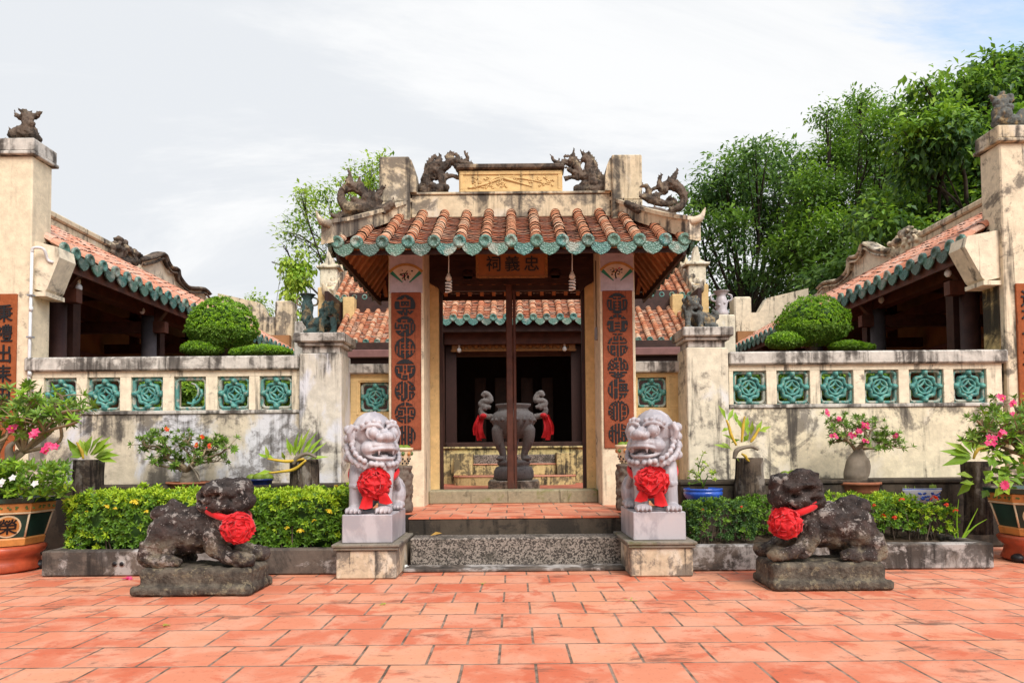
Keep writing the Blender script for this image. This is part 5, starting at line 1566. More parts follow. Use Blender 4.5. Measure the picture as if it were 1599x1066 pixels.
# vases on narrow piers behind the posts
def vase(px, y0, y1, label, plabel, m, mp):
    Y = 10.3
    b = W(px, y1, Y); tp = W(px, y0, Y).z; h = tp - b.z
    t = thing('garden_pier', plabel, 'pier', (b.x, Y, LZ))
    mb = MB(); mb.box(b.x - .15, b.x + .15, Y - .15, Y + .15, LZ, b.z, 0, .015); mb.build('body', mp, t)
    t = thing('ceramic_vase', label, 'vase', b, 0, 'vases behind the gate posts')
    mb = MB(); mb.lathe([(.10, 0), (.095, h * .15), (.075, h * .3), (.09, h * .55), (.07, h * .75), (.06, h * .82), (.10, h * .97), (.12, h), (.09, h), (.05, h * .85)], b, 18)
    for s in (-1, 1): ctube(mb, [b + V((s * .06, 0, h * .6)), b + V((s * .14, 0, h * .65)), b + V((s * .15, 0, h * .82)), b + V((s * .09, 0, h * .9))], [.012, .014, .014, .012], 6)
    for k in range(8): mb.ell(b + V((.075 * math.cos(k), .075 * math.sin(k), h * (.15 + .07 * k))), .025, 0, None, 6, 5)
    mb.build('body', m, t)
vase(480, 460, 504, 'dark teal handled vase on a pier behind the left gate post', 'narrow cement pier behind the left gate post', M['ceramic_teal'], M['coping'])
vase(1127, 455, 494, 'pale handled vase on a pier behind the right gate post', 'narrow cream pier behind the right gate post', M['marble'], M['post_r'])
# mythical beasts on the corner pillars
def pillar_beast(x0, y0, sc, coils, blobs, label, m, seed):
    o = ornament('pillar_beast', x0, y0, sc, 9.4, coils, [], blobs, .018, None, m, seed)
    tag(o, label, 'statue', 'beasts on the corner pillars')
pillar_beast(0, 150, 2.961, [([(40, 190), (80, 170), (130, 165), (185, 205)], [14, 26, 28, 14]), ([(110, 180), (125, 140), (125, 105), (120, 85)], [32, 26, 22, 24]), ([(70, 80), (95, 100), (120, 85)], [6, 15, 14]), ([(190, 75), (160, 95), (130, 90)], [6, 15, 14]), ([(150, 150), (165, 180), (185, 210)], [18, 16, 14]), ([(40, 208), (110, 206), (185, 212)], [12, 16, 14])],
             [((110, 72), 14), ((60, 175), 22), ((130, 120), 22), ((150, 130), 14), ((85, 95), 10), ((140, 108), 16)], 'weathered grey horned beast statue on the left corner pillar', M['ornament'], 3)
pillar_beast(1060, 60, 2.961, [([(1450, 400), (1500, 380), (1560, 385), (1620, 400)], [14, 30, 30, 20]), ([(1500, 390), (1475, 350), (1490, 310), (1500, 275)], [34, 28, 26, 26]), ([(1435, 265), (1465, 285), (1500, 275)], [6, 16, 14]), ([(1545, 260), (1530, 290), (1505, 285)], [6, 14, 14]), ([(1560, 390), (1590, 345), (1610, 360)], [24, 22, 14]), ([(1450, 402), (1530, 405), (1610, 405)], [12, 16, 14])],
             [((1495, 258), 14), ((1470, 300), 20), ((1530, 320), 20), ((1510, 350), 30), ((1470, 380), 20)], 'weathered teal and brown beast statue on the right corner pillar', M['ceramic'], 7)

# ================================================================== beds and pots
def bed(name_s, x0, x1, label):
    t = thing('flower_bed', label, 'flower bed', ((x0 + x1) / 2, 7.1, 0))
    mb = MB(); mb.box(x0, x1, 7.06, 7.20, .004, .257, 0, .014)
    if name_s < 0: mb.box(x0, x0 + .14, 7.203, 8.59, .004, .255, 0, .012)
    else: mb.box(x1 - .14, x1, 7.203, 8.59, .004, .255, 0, .012)
    mb.build('kerb', M['kerb'], t)
    mb = MB(); n = 40; rd = random.Random(3)
    a, b = (x0 + .13, x1) if name_s < 0 else (x0, x1 - .13)
    vs = [V((a + (b - a) * i / n, 7.19 + 1.42 * j / 14, .215 + rd.uniform(-.012, .02))) for j in range(15) for i in range(n + 1)]
    mb.add(vs, [(j * (n + 1) + i, j * (n + 1) + i + 1, (j + 1) * (n + 1) + i + 1, (j + 1) * (n + 1) + i) for j in range(14) for i in range(n)], 0, True)
    mb.build('soil', M['soil'], t)
bed(-1, W(64, 880, 7.06).x, -1.72, 'cement-edged flower bed left of the steps, filled by a clipped hedge')
bed(1, 1.72, W(1553, 870, 7.06).x, 'cement-edged flower bed right of the steps, with bare soil in front')
# two drain holes in the left kerb
for k, px in enumerate((179, 190)):
    p = W(px, 880, 7.055)
    mb = MB(); mb.tube([p, p + UY * .004], .030, 14)
    mb.tube([p - UY * .003, p - UY * .001], .022, 12, 1)
    tag(mb.build('drain_hole', [M['kerb'], M['black']]), 'round drain hole in the left kerb, %s of the pair' % ('left' if k == 0 else 'right'), 'drain hole', 'drain holes in the kerb')

def big_pot(cx, cy, s, label, mch):
    """octagonal green-glazed pot on a terracotta stand"""
    t = thing('planter_pot', label, 'plant pot', (cx, cy, 0), 0, 'large glazed pots at the ends of the beds')
    ph = PI / 8
    R = .52; zr = .775
    mb = MB(); mb.lathe([(.36, .005), (.40, .03), (.37, .10), (.36, .16), (.41, .20), (.43, .25), (.40, .275), (.0, .275)], (cx, cy, 0), 32)
    sd_ = mb.build('stand', M['terra'], t)
    for k in range(4):
        a = PI / 4 + k * PI / 2 - .5
        mb = MB(); mb.ell((cx + .378 * math.cos(a), cy + .378 * math.sin(a), .045), (.07, .07, .05), 0, None, 10, 6); mb.build('foot_opening', M['black'], sd_)
    zb = .28
    mb = MB(); mb.lathe([(.30, zb), (.36, zb + .02), (.40, zb + .075), (R - .115, zb + .08), (R - .045, zr - .16), (R - .03, zr - .145), (R - .02, zr - .05), (R + .02, zr - .045), (R + .03, zr), (R - .06, zr), (R - .08, zr - .06), (0, zr - .06)], (cx, cy, 0), 8, 0, False, 1, 1, ph)
    body = mb.build('body', M['potgreen'], t)
    mb = MB(); mb.lathe([(.402, zb + .005), (.415, zb + .07), (.40, zb + .10), (.38, zb + .10)], (cx, cy, 0), 8, 0, False, 1, 1, ph, False)
    mb.lathe([(R - .040, zr - .155), (R - .022, zr - .14), (R - .012, zr - .06), (R - .025, zr - .05)], (cx, cy, 0), 8, 0, False, 1, 1, ph, False)
    mb.lathe([(R - .034, zr - .165), (R - .020, zr - .157), (R - .020, zr - .15), (R - .034, zr - .14)], (cx, cy, 0), 8, 1, False, 1, 1, ph, False)
    rd = random.Random(4)
    for k in range(8):                           # moss-coloured marks along the orange band
        a = PI / 4 * k
        d = V((math.cos(a), math.sin(a), 0)); q = V((-d.y, d.x, 0)); ap = (R - .014) * math.cos(ph)
        for j in range(5):
            c = V((cx, cy, zr - .1)) + d * ap + q * ((j - 2) * .075)
            for w in range(3): mb.ell(c + q * rd.uniform(-.018, .018) + UZ * rd.uniform(-.012, .012), (.012, .012, .010), 2, None, 6, 4)
        for e in (-1, 1):
            pass
    for k in range(8):
        a = PI / 4 * k + ph
        d = V((math.cos(a), math.sin(a), 0))
        mb.tube([V((cx, cy, zb + .09)) + d * (R - .112), V((cx, cy, zr - .155)) + d * (R - .040)], .010, 6, 1)
    mb.build('band', [M['potorange'], M['potcream'], M['potdeco']], body)
    # round medallion with one character on the faces turned to the courtyard
    for k in (5, 6, 7):
        a = PI / 4 * k
        d = V((math.cos(a), math.sin(a), 0)); q = V((-d.y, d.x, 0))
        z0, z1 = zb + .085, zr - .16
        p0 = V((cx, cy, z0)) + d * ((R - .115) * math.cos(ph)); p1 = V((cx, cy, z1)) + d * ((R - .045) * math.cos(ph))
        upv = (p1 - p0).normalized(); nn = q.cross(upv).normalized()
        if nn.dot(d) < 0: nn = -nn
        c = (p0 + p1) / 2
        rr = .118
        mb = MB(); n = 28
        for r0, mi, e in ((rr, 1, .008), (rr * .86, 0, .011)):
            vs = [c + nn * e] + [c + nn * e + q * (r0 * math.cos(2 * PI * i / n)) + upv * (r0 * math.sin(2 * PI * i / n)) for i in range(n)]
            vs += [c - nn * .004 + q * (r0 * math.cos(2 * PI * i / n)) + upv * (r0 * math.sin(2 * PI * i / n)) for i in range(n)]
            mb.add(vs, [(0, 1 + i, 1 + (i + 1) % n) for i in range(n)] + [(1 + i, 1 + n + i, 1 + n + (i + 1) % n, 1 + (i + 1) % n) for i in range(n)], mi)
        md = mb.build('medallion', [M['potorange'], M['potcream']], body)
        mb = MB(); write(mb, mch, c + nn * .013, q, upv, nn, .165); mb.build('character', M['black'], md)
    mb = MB(); mb.lathe([(R - .085, zr - .055), (.2, zr - .035), (0, zr - .03)], (cx, cy, 0), 16, 0, True, 1, 1, 0, False); mb.build('soil', M['soil'], t)
    return zr
LPOT = (W(-6, 820, 7.45).x, 7.5); RPOT = (W(1636, 820, 7.5).x, 7.55)
big_pot(LPOT[0], LPOT[1], -1, 'dark green octagonal pot on a red stand at the left edge, holding a desert rose', '榮')
big_pot(RPOT[0], RPOT[1], 1, 'dark green octagonal pot on a red stand at the right edge, holding a desert rose', '榮')
# ================================================================== plants
def sprig(mb, p, d, n, L, w, mi, rd, spread=1.0, bend=.25):
    """whorl of leaves round the direction d"""
    d = V(d).normalized(); a = d.orthogonal().normalized(); b = d.cross(a)
    ph = rd.uniform(0, 6.3)
    for k in range(n):
        an = ph + 2.4 * k
        t = spread * (.35 + .75 * k / max(1, n - 1)) * rd.uniform(.85, 1.15)
        v = d * math.cos(t) + (a * math.cos(an) + b * math.sin(an)) * math.sin(t)
        mb.leaf(p, v, d, L * rd.uniform(.75, 1.15), w * rd.uniform(.8, 1.15), mi if isinstance(mi, int) else rd.choice(mi), bend * rd.uniform(0, 1.4))
def bloom(mb, p, d, r, mi, rd, n=5):
    d = V(d).normalized(); a = d.orthogonal().normalized(); b = d.cross(a); ph = rd.uniform(0, 6.3)
    for k in range(n):
        an = ph + 2 * PI * k / n
        v = (a * math.cos(an) + b * math.sin(an)) * .93 + d * .35
        mb.leaf(p, v, d, r, r * .85, mi, .25, .1)
def hedge(x0, x1, y0, y1, z0, z1, n, mats, newp, seed, L=.054, w=.022, bump=.08, rnd=.12):
    """clipped hedge: leaf whorls over a rounded, uneven box"""
    rd = random.Random(seed); mb = MB()
    hx, hy = (x1 - x0) / 2, (y1 - y0) / 2; cx, cy = (x0 + x1) / 2, (y0 + y1) / 2
    A = [2 * hx * (z1 - z0), 2 * hx * 2 * hy, 2 * hy * (z1 - z0) * 2, 2 * hx * (z1 - z0) * .25]
    for k in range(n):
        r = rd.uniform(0, sum(A))
        if r < A[0]: p, nn = V((rd.uniform(x0, x1), y0, rd.uniform(z0, z1))), V((0, -1, .35))
        elif r < A[0] + A[1]: p, nn = V((rd.uniform(x0, x1), rd.uniform(y0, y1), z1)), V((0, -.15, 1))
        elif r < A[0] + A[1] + A[2]:
            q = rd.choice((-1, 1)); p, nn = V((cx + q * hx, rd.uniform(y0, y1), rd.uniform(z0, z1))), V((q, 0, .35))
        else: p, nn = V((rd.uniform(x0, x1), y1, rd.uniform(z0, z1))), V((0, 1, .3))
        # round the edges, wobble the faces
        ex, ey, ez = max(0, abs(p.x - cx) - (hx - rnd)), max(0, abs(p.y - cy) - (hy - rnd)), max(0, p.z - (z1 - rnd))
        e = V((ex * (1 if p.x > cx else -1), ey * (1 if p.y > cy else -1), ez))
        if e.length > rnd: p = p - e * (1 - rnd / e.length)
        if e.length > .02: nn = (nn.normalized() + e.normalized() * 1.0)
        wob = noise.fractal(p * 5.0 + V((seed, 0, 0)), 1, 2, 3)
        p = p + nn.normalized() * (wob * bump - rd.uniform(0, .085))
        d = nn.normalized() + V((rd.uniform(-.5, .5), rd.uniform(-.5, .5), rd.uniform(-.2, .6)))
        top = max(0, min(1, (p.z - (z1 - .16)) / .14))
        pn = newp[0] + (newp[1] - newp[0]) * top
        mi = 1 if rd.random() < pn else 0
        ks = rd.uniform(.7, 1.25)
        sprig(mb, p, d, 7, L * ks, w * ks, mi, rd, 1.1)
    return mb
def core(mb, x0, x1, y0, y1, z0, z1, seed=0):
    """woody inside of a hedge: crossing stems"""
    rd = random.Random(seed)
    for k in range(int((x1 - x0) * 60)):
        x, y = rd.uniform(x0, x1), rd.uniform(y0, y1)
        mb.tube([(x, y, z0), (x + rd.uniform(-.06, .06), y + rd.uniform(-.05, .05), (z0 + z1) / 2), (x + rd.uniform(-.12, .12), y + rd.uniform(-.1, .1), z1)], [.008, .006, .003], 4, 0, False)
def ixora(mb, p, r, mi, rd, n=16):
    for k in range(n):
        a, t = rd.uniform(0, 6.3), rd.uniform(0, 1.25)
        d = V((math.sin(t) * math.cos(a), math.sin(t) * math.sin(a), math.cos(t)))
        bloom(mb, p + d * r * rd.uniform(.6, 1.0), d, r * .42, mi, rd, 4)

# left hedge
hx0, hx1 = W(98, 800, 7.3).x, -1.78
t = thing('hedge', 'dense clipped yellow-green hedge with a few yellow flowers filling the left bed', 'hedge', ((hx0 + hx1) / 2, 7.6, .2))
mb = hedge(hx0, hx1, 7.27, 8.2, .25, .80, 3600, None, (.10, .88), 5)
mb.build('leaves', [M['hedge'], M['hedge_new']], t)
mb = MB(); core(mb, hx0 + .08, hx1 - .08, 7.34, 8.1, .2, .72, 2); mb.build('stems', M['bark'], t)
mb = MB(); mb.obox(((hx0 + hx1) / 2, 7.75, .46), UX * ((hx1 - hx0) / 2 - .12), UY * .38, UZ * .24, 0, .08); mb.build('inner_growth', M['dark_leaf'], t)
for k, (px, py, r) in enumerate(((166, 793, .035), (210, 788, .058), (180, 795, .025), (229, 800, .028), (512, 802, .05), (448, 826, .03), (469, 832, .045), (491, 815, .03), (525, 760, .025), (135, 800, .02))):
    rd = random.Random(k); mb = MB(); p = W(px, py, 7.22)
    if py < 790: p = W(px, py, 7.3)
    mb.tube([p - UZ * .12 + UY * .1, p], [.004, .004], 4); ixora(mb, p, r, 1, rd, 15)
    mb.build('flower_cluster', [M['hedge'], M['yellow']], t)
# right bed: dark low hedge, brighter hedge with red flowers, thin sprays
def bush(px0, px1, pyt, Y0, Y1, zb, n, mats, newp, seed, label, flowers, name='hedge', L=.04, fm='redflower'):
    x0, x1 = W(px0, 800, Y0).x, W(px1, 800, Y0).x
    zt = W((px0 + px1) / 2, pyt, (Y0 + Y1) / 2).z
    t = thing(name, label, 'hedge', ((x0 + x1) / 2, (Y0 + Y1) / 2, .2))
    hedge(x0, x1, Y0, Y1, zb, zt, n, None, newp, seed, L, .017, .07, .10).build('leaves', mats, t)
    mb = MB(); core(mb, x0 + .05, x1 - .05, Y0 + .05, Y1 - .05, .2, zt - .06, seed); mb.build('stems', M['bark'], t)
    for k, (px, py, r) in enumerate(flowers):
        rd = random.Random(k + 40); mb = MB(); p = W(px, py, Y0 - .03)
        mb.tube([p - UZ * .12 + UY * .08, p], [.004, .004], 4); ixora(mb, p, r, 1, rd, 14)
        mb.build('flower_cluster', [M['hedge'], M[fm]], t)
    return t
bush(1078, 1185, 783, 7.42, 7.95, .27, 900, [M['dark_leaf'], M['mid_leaf']], (.25, .6), 11, 'low dark green hedge beside the right white lion', [(1097, 797, .022), (1158, 792, .02)])
bush(1165, 1230, 776, 7.9, 8.35, .27, 500, [M['mid_leaf'], M['hedge']], (.4, .7), 17, 'leafy green shrub behind the head of the right stone beast', [])
bush(1255, 1440, 773, 7.62, 8.3, .34, 1500, [M['hedge'], M['hedge_new']], (.12, .62), 12, 'loose green hedge with orange-red flowers behind the right stone beast', [(1379, 808, .04), (1397, 810, .038), (1408, 782, .036), (1342, 800, .03), (1365, 790, .026)], L=.046)
bush(1440, 1500, 785, 7.5, 7.9, .30, 260, [M['hedge'], M['hedge_new']], (.3, .4), 13, 'thin twiggy shrub topped by red and orange flowers at the end of the right bed', [(1459, 781, .05), (1478, 790, .035), (1492, 799, .032)], 'flowering_shrub')
t = thing('grass_clump', 'few long grey-green grass blades rising at the end of the right bed', 'grass clump', W(1497, 845, 7.55))
mb = MB(); b = W(1497, 846, 7.55)
for pts in ([(1496, 845), (1494, 810), (1497, 779)], [(1499, 846), (1512, 822), (1527, 793)], [(1500, 846), (1520, 823), (1541, 810)], [(1494, 846), (1487, 828), (1476, 812)], [(1501, 846), (1508, 832), (1516, 826)]):
    ctube(mb, [W(x, y, 7.5) for x, y in pts], [.009, .008, .003], 5)
mb.build('blades', M['topiary'], t)

# ---- desert roses and other branching plants
def branching(t, root, tips, r0, r1, matb, seed, leafm, nl, L, w, flowers=(), fm='pink', fr=.05, sub=3, spread=1.25, jit=.12):
    """limbs from the root to each tip, twigs and leaf whorls towards the ends"""
    rd = random.Random(seed)
    root = V(root)
    mb, lf = MB(), MB()
    tips = [V(q) for q in tips]
    forks = [root + (q - root) * .35 + V((rd.uniform(-1, 1), rd.uniform(-.6, .6), rd.uniform(-.2, .6))) * .08 for q in tips[::3]]
    for f in forks: mb.tube([root, (root + f) / 2 + UZ * .015, f], [r0, r0 * .85, r0 * .7], 7)
    base_r = r0 * .55
    for tip in tips:
        fk = min(forks, key=lambda f: (f - tip).length)
        root_, r0_ = fk, base_r
        d = tip - fk
        m1 = root_ + d * .4 + V((rd.uniform(-1, 1), rd.uniform(-1, 1), rd.uniform(-.3, .8))) * d.length * .2
        m2 = root_ + d * .75 + V((rd.uniform(-1, 1), rd.uniform(-1, 1), rd.uniform(-.5, .5))) * d.length * .16
        c = curve([root_, m1, m2, tip], 5)
        mb.tube(c, lerps([r0_, (r0_ + r1) / 2, r1], len(c)), 7)
        ends = [(tip, d)]
        for k in range(sub):
            q = c[int(len(c) * rd.uniform(.5, .95))]
            e = q + V((rd.uniform(-1, 1), rd.uniform(-1, 1), rd.uniform(-.2, 1))) * jit
            mb.tube([q, (q + e) / 2 + UZ * .01, e], [r1 * .8, r1 * .65, r1 * .5], 5); ends.append((e, e - q))
        for e, dd in ends:
            sprig(lf, e, dd.normalized() + UZ * .5, nl, L, w, 0 if rd.random() < .7 else 1, rd, spread, .3)
    mb.build('branches', matb, t)
    lf.build('leaves', leafm, t)
    for k, p in enumerate(flowers):
        fb = MB(); q = V(p)
        for j in range(2 if k % 2 else 3):
            bloom(fb, q + V((rd.uniform(-.03, .03), rd.uniform(-.02, .02), rd.uniform(-.02, .03))), V((rd.uniform(-.5, .5), -1, rd.uniform(-.1, .7))), fr, 0, rd)
        fb.ell(q + V((0, -.01, 0)), .010, 1, None, 6, 4)
        fb.build('flower', [M[fm], M['yellow']], t)
PX = lambda pts, Y, dy=.22, seed=1: [W(x, y, Y + random.Random(seed + i).uniform(-dy, dy)) for i, (x, y) in enumerate(pts)]
# left large pot
t = thing('desert_rose', 'tall desert rose with pink flowers and bare twisted limbs in the left green pot', 'potted plant', (LPOT[0], LPOT[1], .74))
b = V((LPOT[0], LPOT[1], .74))
tips = PX([(20, 640), (55, 622), (85, 610), (108, 632), (128, 640), (60, 655), (35, 665), (90, 650), (12, 670), (-20, 640), (-40, 660), (112, 655), (75, 640), (5, 625)], 7.4, .3, 3)
branching(t, b + V((-.06, 0, .25)), tips, .040, .010, M['twig'], 3, [M['rose_leaf'], M['bright_leaf']], 13, .105, .032, [W(20, 668, 7.15), W(52, 680, 7.1), W(72, 703, 7.05), W(85, 700, 7.1), W(78, 699, 7.1), W(54, 676, 7.1)], 'pink', .045, 6, 1.35, .19)
mb = MB(); ctube(mb, [b + V((-.05, 0, -.03)), b + V((-.08, 0, .1)), b + V((-.05, 0, .27))], [.12, .10, .06], 10); ctube(mb, [b + V((.10, .0, -.03)), W(16, 725, 7.45), W(14, 700, 7.4), W(22, 690, 7.4)], [.06, .05, .035, .02], 8); mb.build('trunk', M['caudex'], t)
t = thing('periwinkle', 'bushy green plant with a few white flowers round the foot of the left desert rose', 'potted plant', b + V((.05, -.2, 0)))
lf = MB(); rd = random.Random(9)
for k in range(260):
    p = W(rd.uniform(-20, 108), rd.uniform(722, 776), 7.2 + rd.uniform(-.12, .35)); sprig(lf, p, V((rd.uniform(-1, 1), rd.uniform(-1, .2), 1)), 5, .085, .036, 0 if rd.random() < .75 else 1, rd, 1.3, .3)
lf.build('leaves', [M['mid_leaf'], M['bright_leaf']], t)
mb = MB()
for k in range(26): 
    q = b + V((rd.uniform(-.3, .35), rd.uniform(-.3, .2), 0)); mb.tube([q, q + V((rd.uniform(-.1, .1), rd.uniform(-.1, .1), .28))], .005, 4)
mb.build('stems', M['hedge'], t)
for px, py in ((3, 752), (20, 746), (55, 755), (1, 756)):
    fb = MB(); bloom(fb, W(px, py, 7.02), V((0, -1, .6)), .042, 0, rd); fb.build('flower', M['lilypetal'], t)
# right large pot
t = thing('desert_rose', 'spreading desert rose with pink flowers in the right green pot', 'potted plant', (RPOT[0], RPOT[1], .74))
b = V((RPOT[0], RPOT[1], .74))
tips = PX([(1560, 640), (1585, 622), (1545, 660), (1570, 660), (1530, 690), (1550, 700), (1580, 690), (1598, 650), (1525, 655), (1600, 700), (1620, 640), (1640, 670), (1540, 680), (1590, 670)], 7.45, .3, 5)
branching(t, b + V((.02, 0, .22)), tips, .038, .009, M['twig'], 5, [M['rose_leaf'], M['bright_leaf']], 12, .090, .028, [W(1565, 622, 7.2), W(1583, 632, 7.2), W(1582, 650, 7.15), W(1545, 690, 7.1), W(1566, 678, 7.1), W(1548, 686, 7.1)], 'pink', .038, 6, 1.35, .17)
mb = MB(); ctube(mb, [b + V((-.02, 0, -.03)), b + V((.02, 0, .08)), b + V((.02, 0, .24))], [.13, .11, .06], 10); mb.build('trunk', M['caudex'], t)
t = thing('caladium', 'broad-leaved plant with a pink-centred leaf at the rim of the right green pot', 'potted plant', b + V((-.2, -.2, 0)))
lf = MB(); rd = random.Random(19)
for k in range(90):
    p = W(rd.uniform(1535, 1640), rd.uniform(700, 765), 7.2 + rd.uniform(-.05, .3)); lf.leaf(p, V((rd.uniform(-1, 1), rd.uniform(-1, 0), rd.uniform(-.5, .6))), V((0, -.7, 1)), .13, .085, 0 if rd.random() < .6 else 1, .3)
p = W(1566, 757, 6.99)
for a in (-1.2, -.4, .5, 1.3, 2.6, 3.7): lf.leaf(p, V((math.sin(a), -.25, math.cos(a))), V((0, -1, .2)), .11, .085, 1, .2)
lf.build('leaves', [M['mid_leaf'], M['bright_leaf']], t)
fb = MB(); 
for k in range(11): fb.leaf(p + V((0, -.02, 0)), V((math.sin(k * .571), -.25, math.cos(k * .571))), V((0, -1, 0)), .058, .03, 0, .1)
fb.build('pink_leaf_heart', M['pink'], t)

def bowl_pot(px0, px1, y0, y1, Y, m, name, label, group=None, prof=None, rim=None, mband=None):
    a, b = W(px0, y0, Y), W(px1, y0, Y)
    R = (b.x - a.x) / 2; cx = (a.x + b.x) / 2; zt = a.z; zb = W((px0 + px1) / 2, y1, Y).z; h = zt - zb
    t = thing(name, label, 'plant pot', (cx, Y, zb), 0, group)
    mb = MB(); mb.lathe(prof and [(R * r, zb + h * z) for r, z in prof] or [(R * .70, zb), (R * .86, zb + h * .4), (R * .93, zb + h * .8), (R, zb + h * .82), (R, zb + h), (R * .88, zb + h), (R * .86, zb + h * .8), (0, zb + h * .8)], (cx, Y, 0), 28)
    mb.build('body', m, t)
    mb = MB(); mb.lathe([(R * .87, zb + h * .84), (0, zb + h * .9)], (cx, Y, 0), 14, 0, True, 1, 1, 0, False); mb.build('soil', M['soil'], t)
    return t, V((cx, Y, zt)), R
def cactus_ball(t, p, r, seed):
    mb = MB(); n, k = 24, 9; vs, fs = [], []
    for i in range(k + 1):
        th = PI * .62 * i / k
        for j in range(n):
            a = 2 * PI * j / n; rr = r * (1 + .10 * math.cos(12 * a))
            vs.append(V(p) + V((rr * math.sin(th) * math.cos(a), rr * math.sin(th) * math.sin(a), r * .85 * math.cos(th))))
    for i in range(k):
        for j in range(n): fs.append((i * n + j, (i + 1) * n + j, (i + 1) * n + (j + 1) % n, i * n + (j + 1) % n))
    mb.add(vs, fs, 0, True)
    return mb.build('cactus', M['cactus'], t)
# bed desert rose on the left
t, c, R = bowl_pot(262, 332, 752, 768, 8.8, M['terra_rough'], 'bonsai_pot', 'shallow brown pot behind the left hedge holding a flat desert rose')
t = thing('desert_rose', 'flat spreading desert rose with small red flowers behind the left hedge', 'potted plant', c)
tips = PX([(222, 688), (245, 680), (262, 684), (240, 722), (255, 715), (268, 705), (285, 698), (300, 680), (318, 685), (335, 690), (352, 692), (362, 700), (330, 705), (345, 715), (310, 720), (285, 720), (230, 700), (275, 730)], 8.7, .18, 7)
branching(t, W(292, 735, 8.75), tips, .026, .006, M['twig'], 7, [M['rose_leaf'], M['mid_leaf']], 12, .072, .026, [W(263, 669, 8.5), W(307, 695, 8.5), W(314, 683, 8.5), W(330, 696, 8.5)], 'redflower', .028, 7, 1.35, .12)
mb = MB(); ctube(mb, [c + V((0, 0, -.02)), c + V((-.01, 0, .07)), W(292, 736, 8.75)], [.12, .11, .06], 12); ctube(mb, [W(296, 725, 8.7), W(304, 735, 8.65), W(312, 752, 8.62)], [.012, .012, .014], 6); mb.build('caudex', M['caudex'], t)
# bonsai desert rose on the right
t, c, R = bowl_pot(1302, 1373, 752, 775, 8.75, M['terra_rough'], 'bonsai_pot', 'shallow brown terracotta pot holding the swollen desert rose on the right ledge')
t = thing('desert_rose', 'bonsai desert rose with swollen grey bottle trunk and bright pink flowers', 'potted plant', c)
tips = PX([(1298, 655), (1318, 648), (1345, 665), (1365, 660), (1385, 680), (1400, 690), (1410, 700), (1310, 680), (1330, 670), (1350, 690), (1370, 690), (1300, 690), (1380, 700), (1325, 690), (1340, 652)], 8.7, .15, 9)
branching(t, W(1336, 703, 8.72), tips, .024, .006, M['twig'], 9, [M['rose_leaf'], M['mid_leaf']], 13, .068, .020, [W(1293, 645, 8.5), W(1311, 655, 8.5), W(1352, 663, 8.5), W(1335, 677, 8.5), W(1302, 680, 8.5), W(1353, 687, 8.5), W(1397, 681, 8.5), W(1328, 680, 8.5), W(1340, 675, 8.5), W(1352, 668, 8.5)], 'pink', .034, 6, 1.35, .11)
mb = MB()
ctube(mb, [W(1336, 752, 8.72), W(1335, 742, 8.72), W(1337, 722, 8.72), W(1341, 708, 8.72), W(1338, 697, 8.72)], [.11, .135, .115, .075, .04], 16, 0, 6)
ctube(mb, [W(1344, 706, 8.68), W(1354, 722, 8.66), W(1354, 738, 8.66), W(1348, 752, 8.66)], [.035, .04, .035, .03], 8)
carve(mb, .014, 2, .004, 10, 2).build('caudex', M['caudex'], t)
# cactus pots on the ledges
def ball_pot(px0, px1, y0, y1, Y, m, label, balls, group, prof=None):
    t, c, R = bowl_pot(px0, px1, y0, y1, Y, m, 'cactus_pot', label, group, prof)
    for k, (px, r) in enumerate(balls): cactus_ball(t, W(px, y0 + 1, Y - .02 * (k % 2)) + V((0, 0, r * .25)), r, k)
    return t
ball_pot(384, 426, 747, 764, 8.75, M['navy'], 'small navy pot of round cacti behind the left hedge', [(393, .06), (405, .075), (418, .065)], 'cactus pots')
ball_pot(1222, 1261, 742, 768, 8.75, M['navy'], 'small navy pot of round cacti right of the ridged beast head', [(1226, .06), (1239, .07), (1252, .075), (1246, .05)], 'cactus pots')
# porcelain trough
tp = thing('porcelain_trough', 'white and blue porcelain trough of round cacti on the right ledge', 'plant pot', W(1436, 785, 8.68))
a, b = W(1400, 762, 8.68), W(1472, 785, 8.68)
mb = MB(); cxx = (a.x + b.x) / 2; hw = (b.x - a.x) / 2; hh = a.z - b.z
mb.lathe([(hw * .84, b.z), (hw * .94, b.z + hh * .75), (hw, b.z + hh * .85), (hw, a.z), (hw * .9, a.z), (hw * .88, b.z + hh * .8), (0, b.z + hh * .8)], (cxx, 8.68, 0), 28, 0, True, 1, .42)
bd = mb.build('body', M['porcelain'], tp)
mb = MB(); mb.lathe([(hw * .995, b.z + hh * .9), (hw * 1.01, b.z + hh * .95), (hw * .995, b.z + hh * 1.0)], (cxx, 8.68, 0), 28, 0, True, 1, .42, 0, False)
rd = random.Random(2)
for k in range(26):
    x = rd.uniform(-.85, .85); q = V((cxx + x * hw * .9, 8.68 - .42 * hw * .93 * math.sqrt(max(0, 1 - x * x)), b.z + hh * rd.uniform(.15, .7)))
    mb.ell(q, (.022, .008, .012), 0, None, 7, 5)
mb.build('blue_pattern', M['blue'], bd)
for px, r in ((1410, .065), (1424, .06), (1437, .055), (1452, .075), (1463, .055)): cactus_ball(tp, W(px, 762, 8.68) + V((0, 0, r * .2)), r, px)
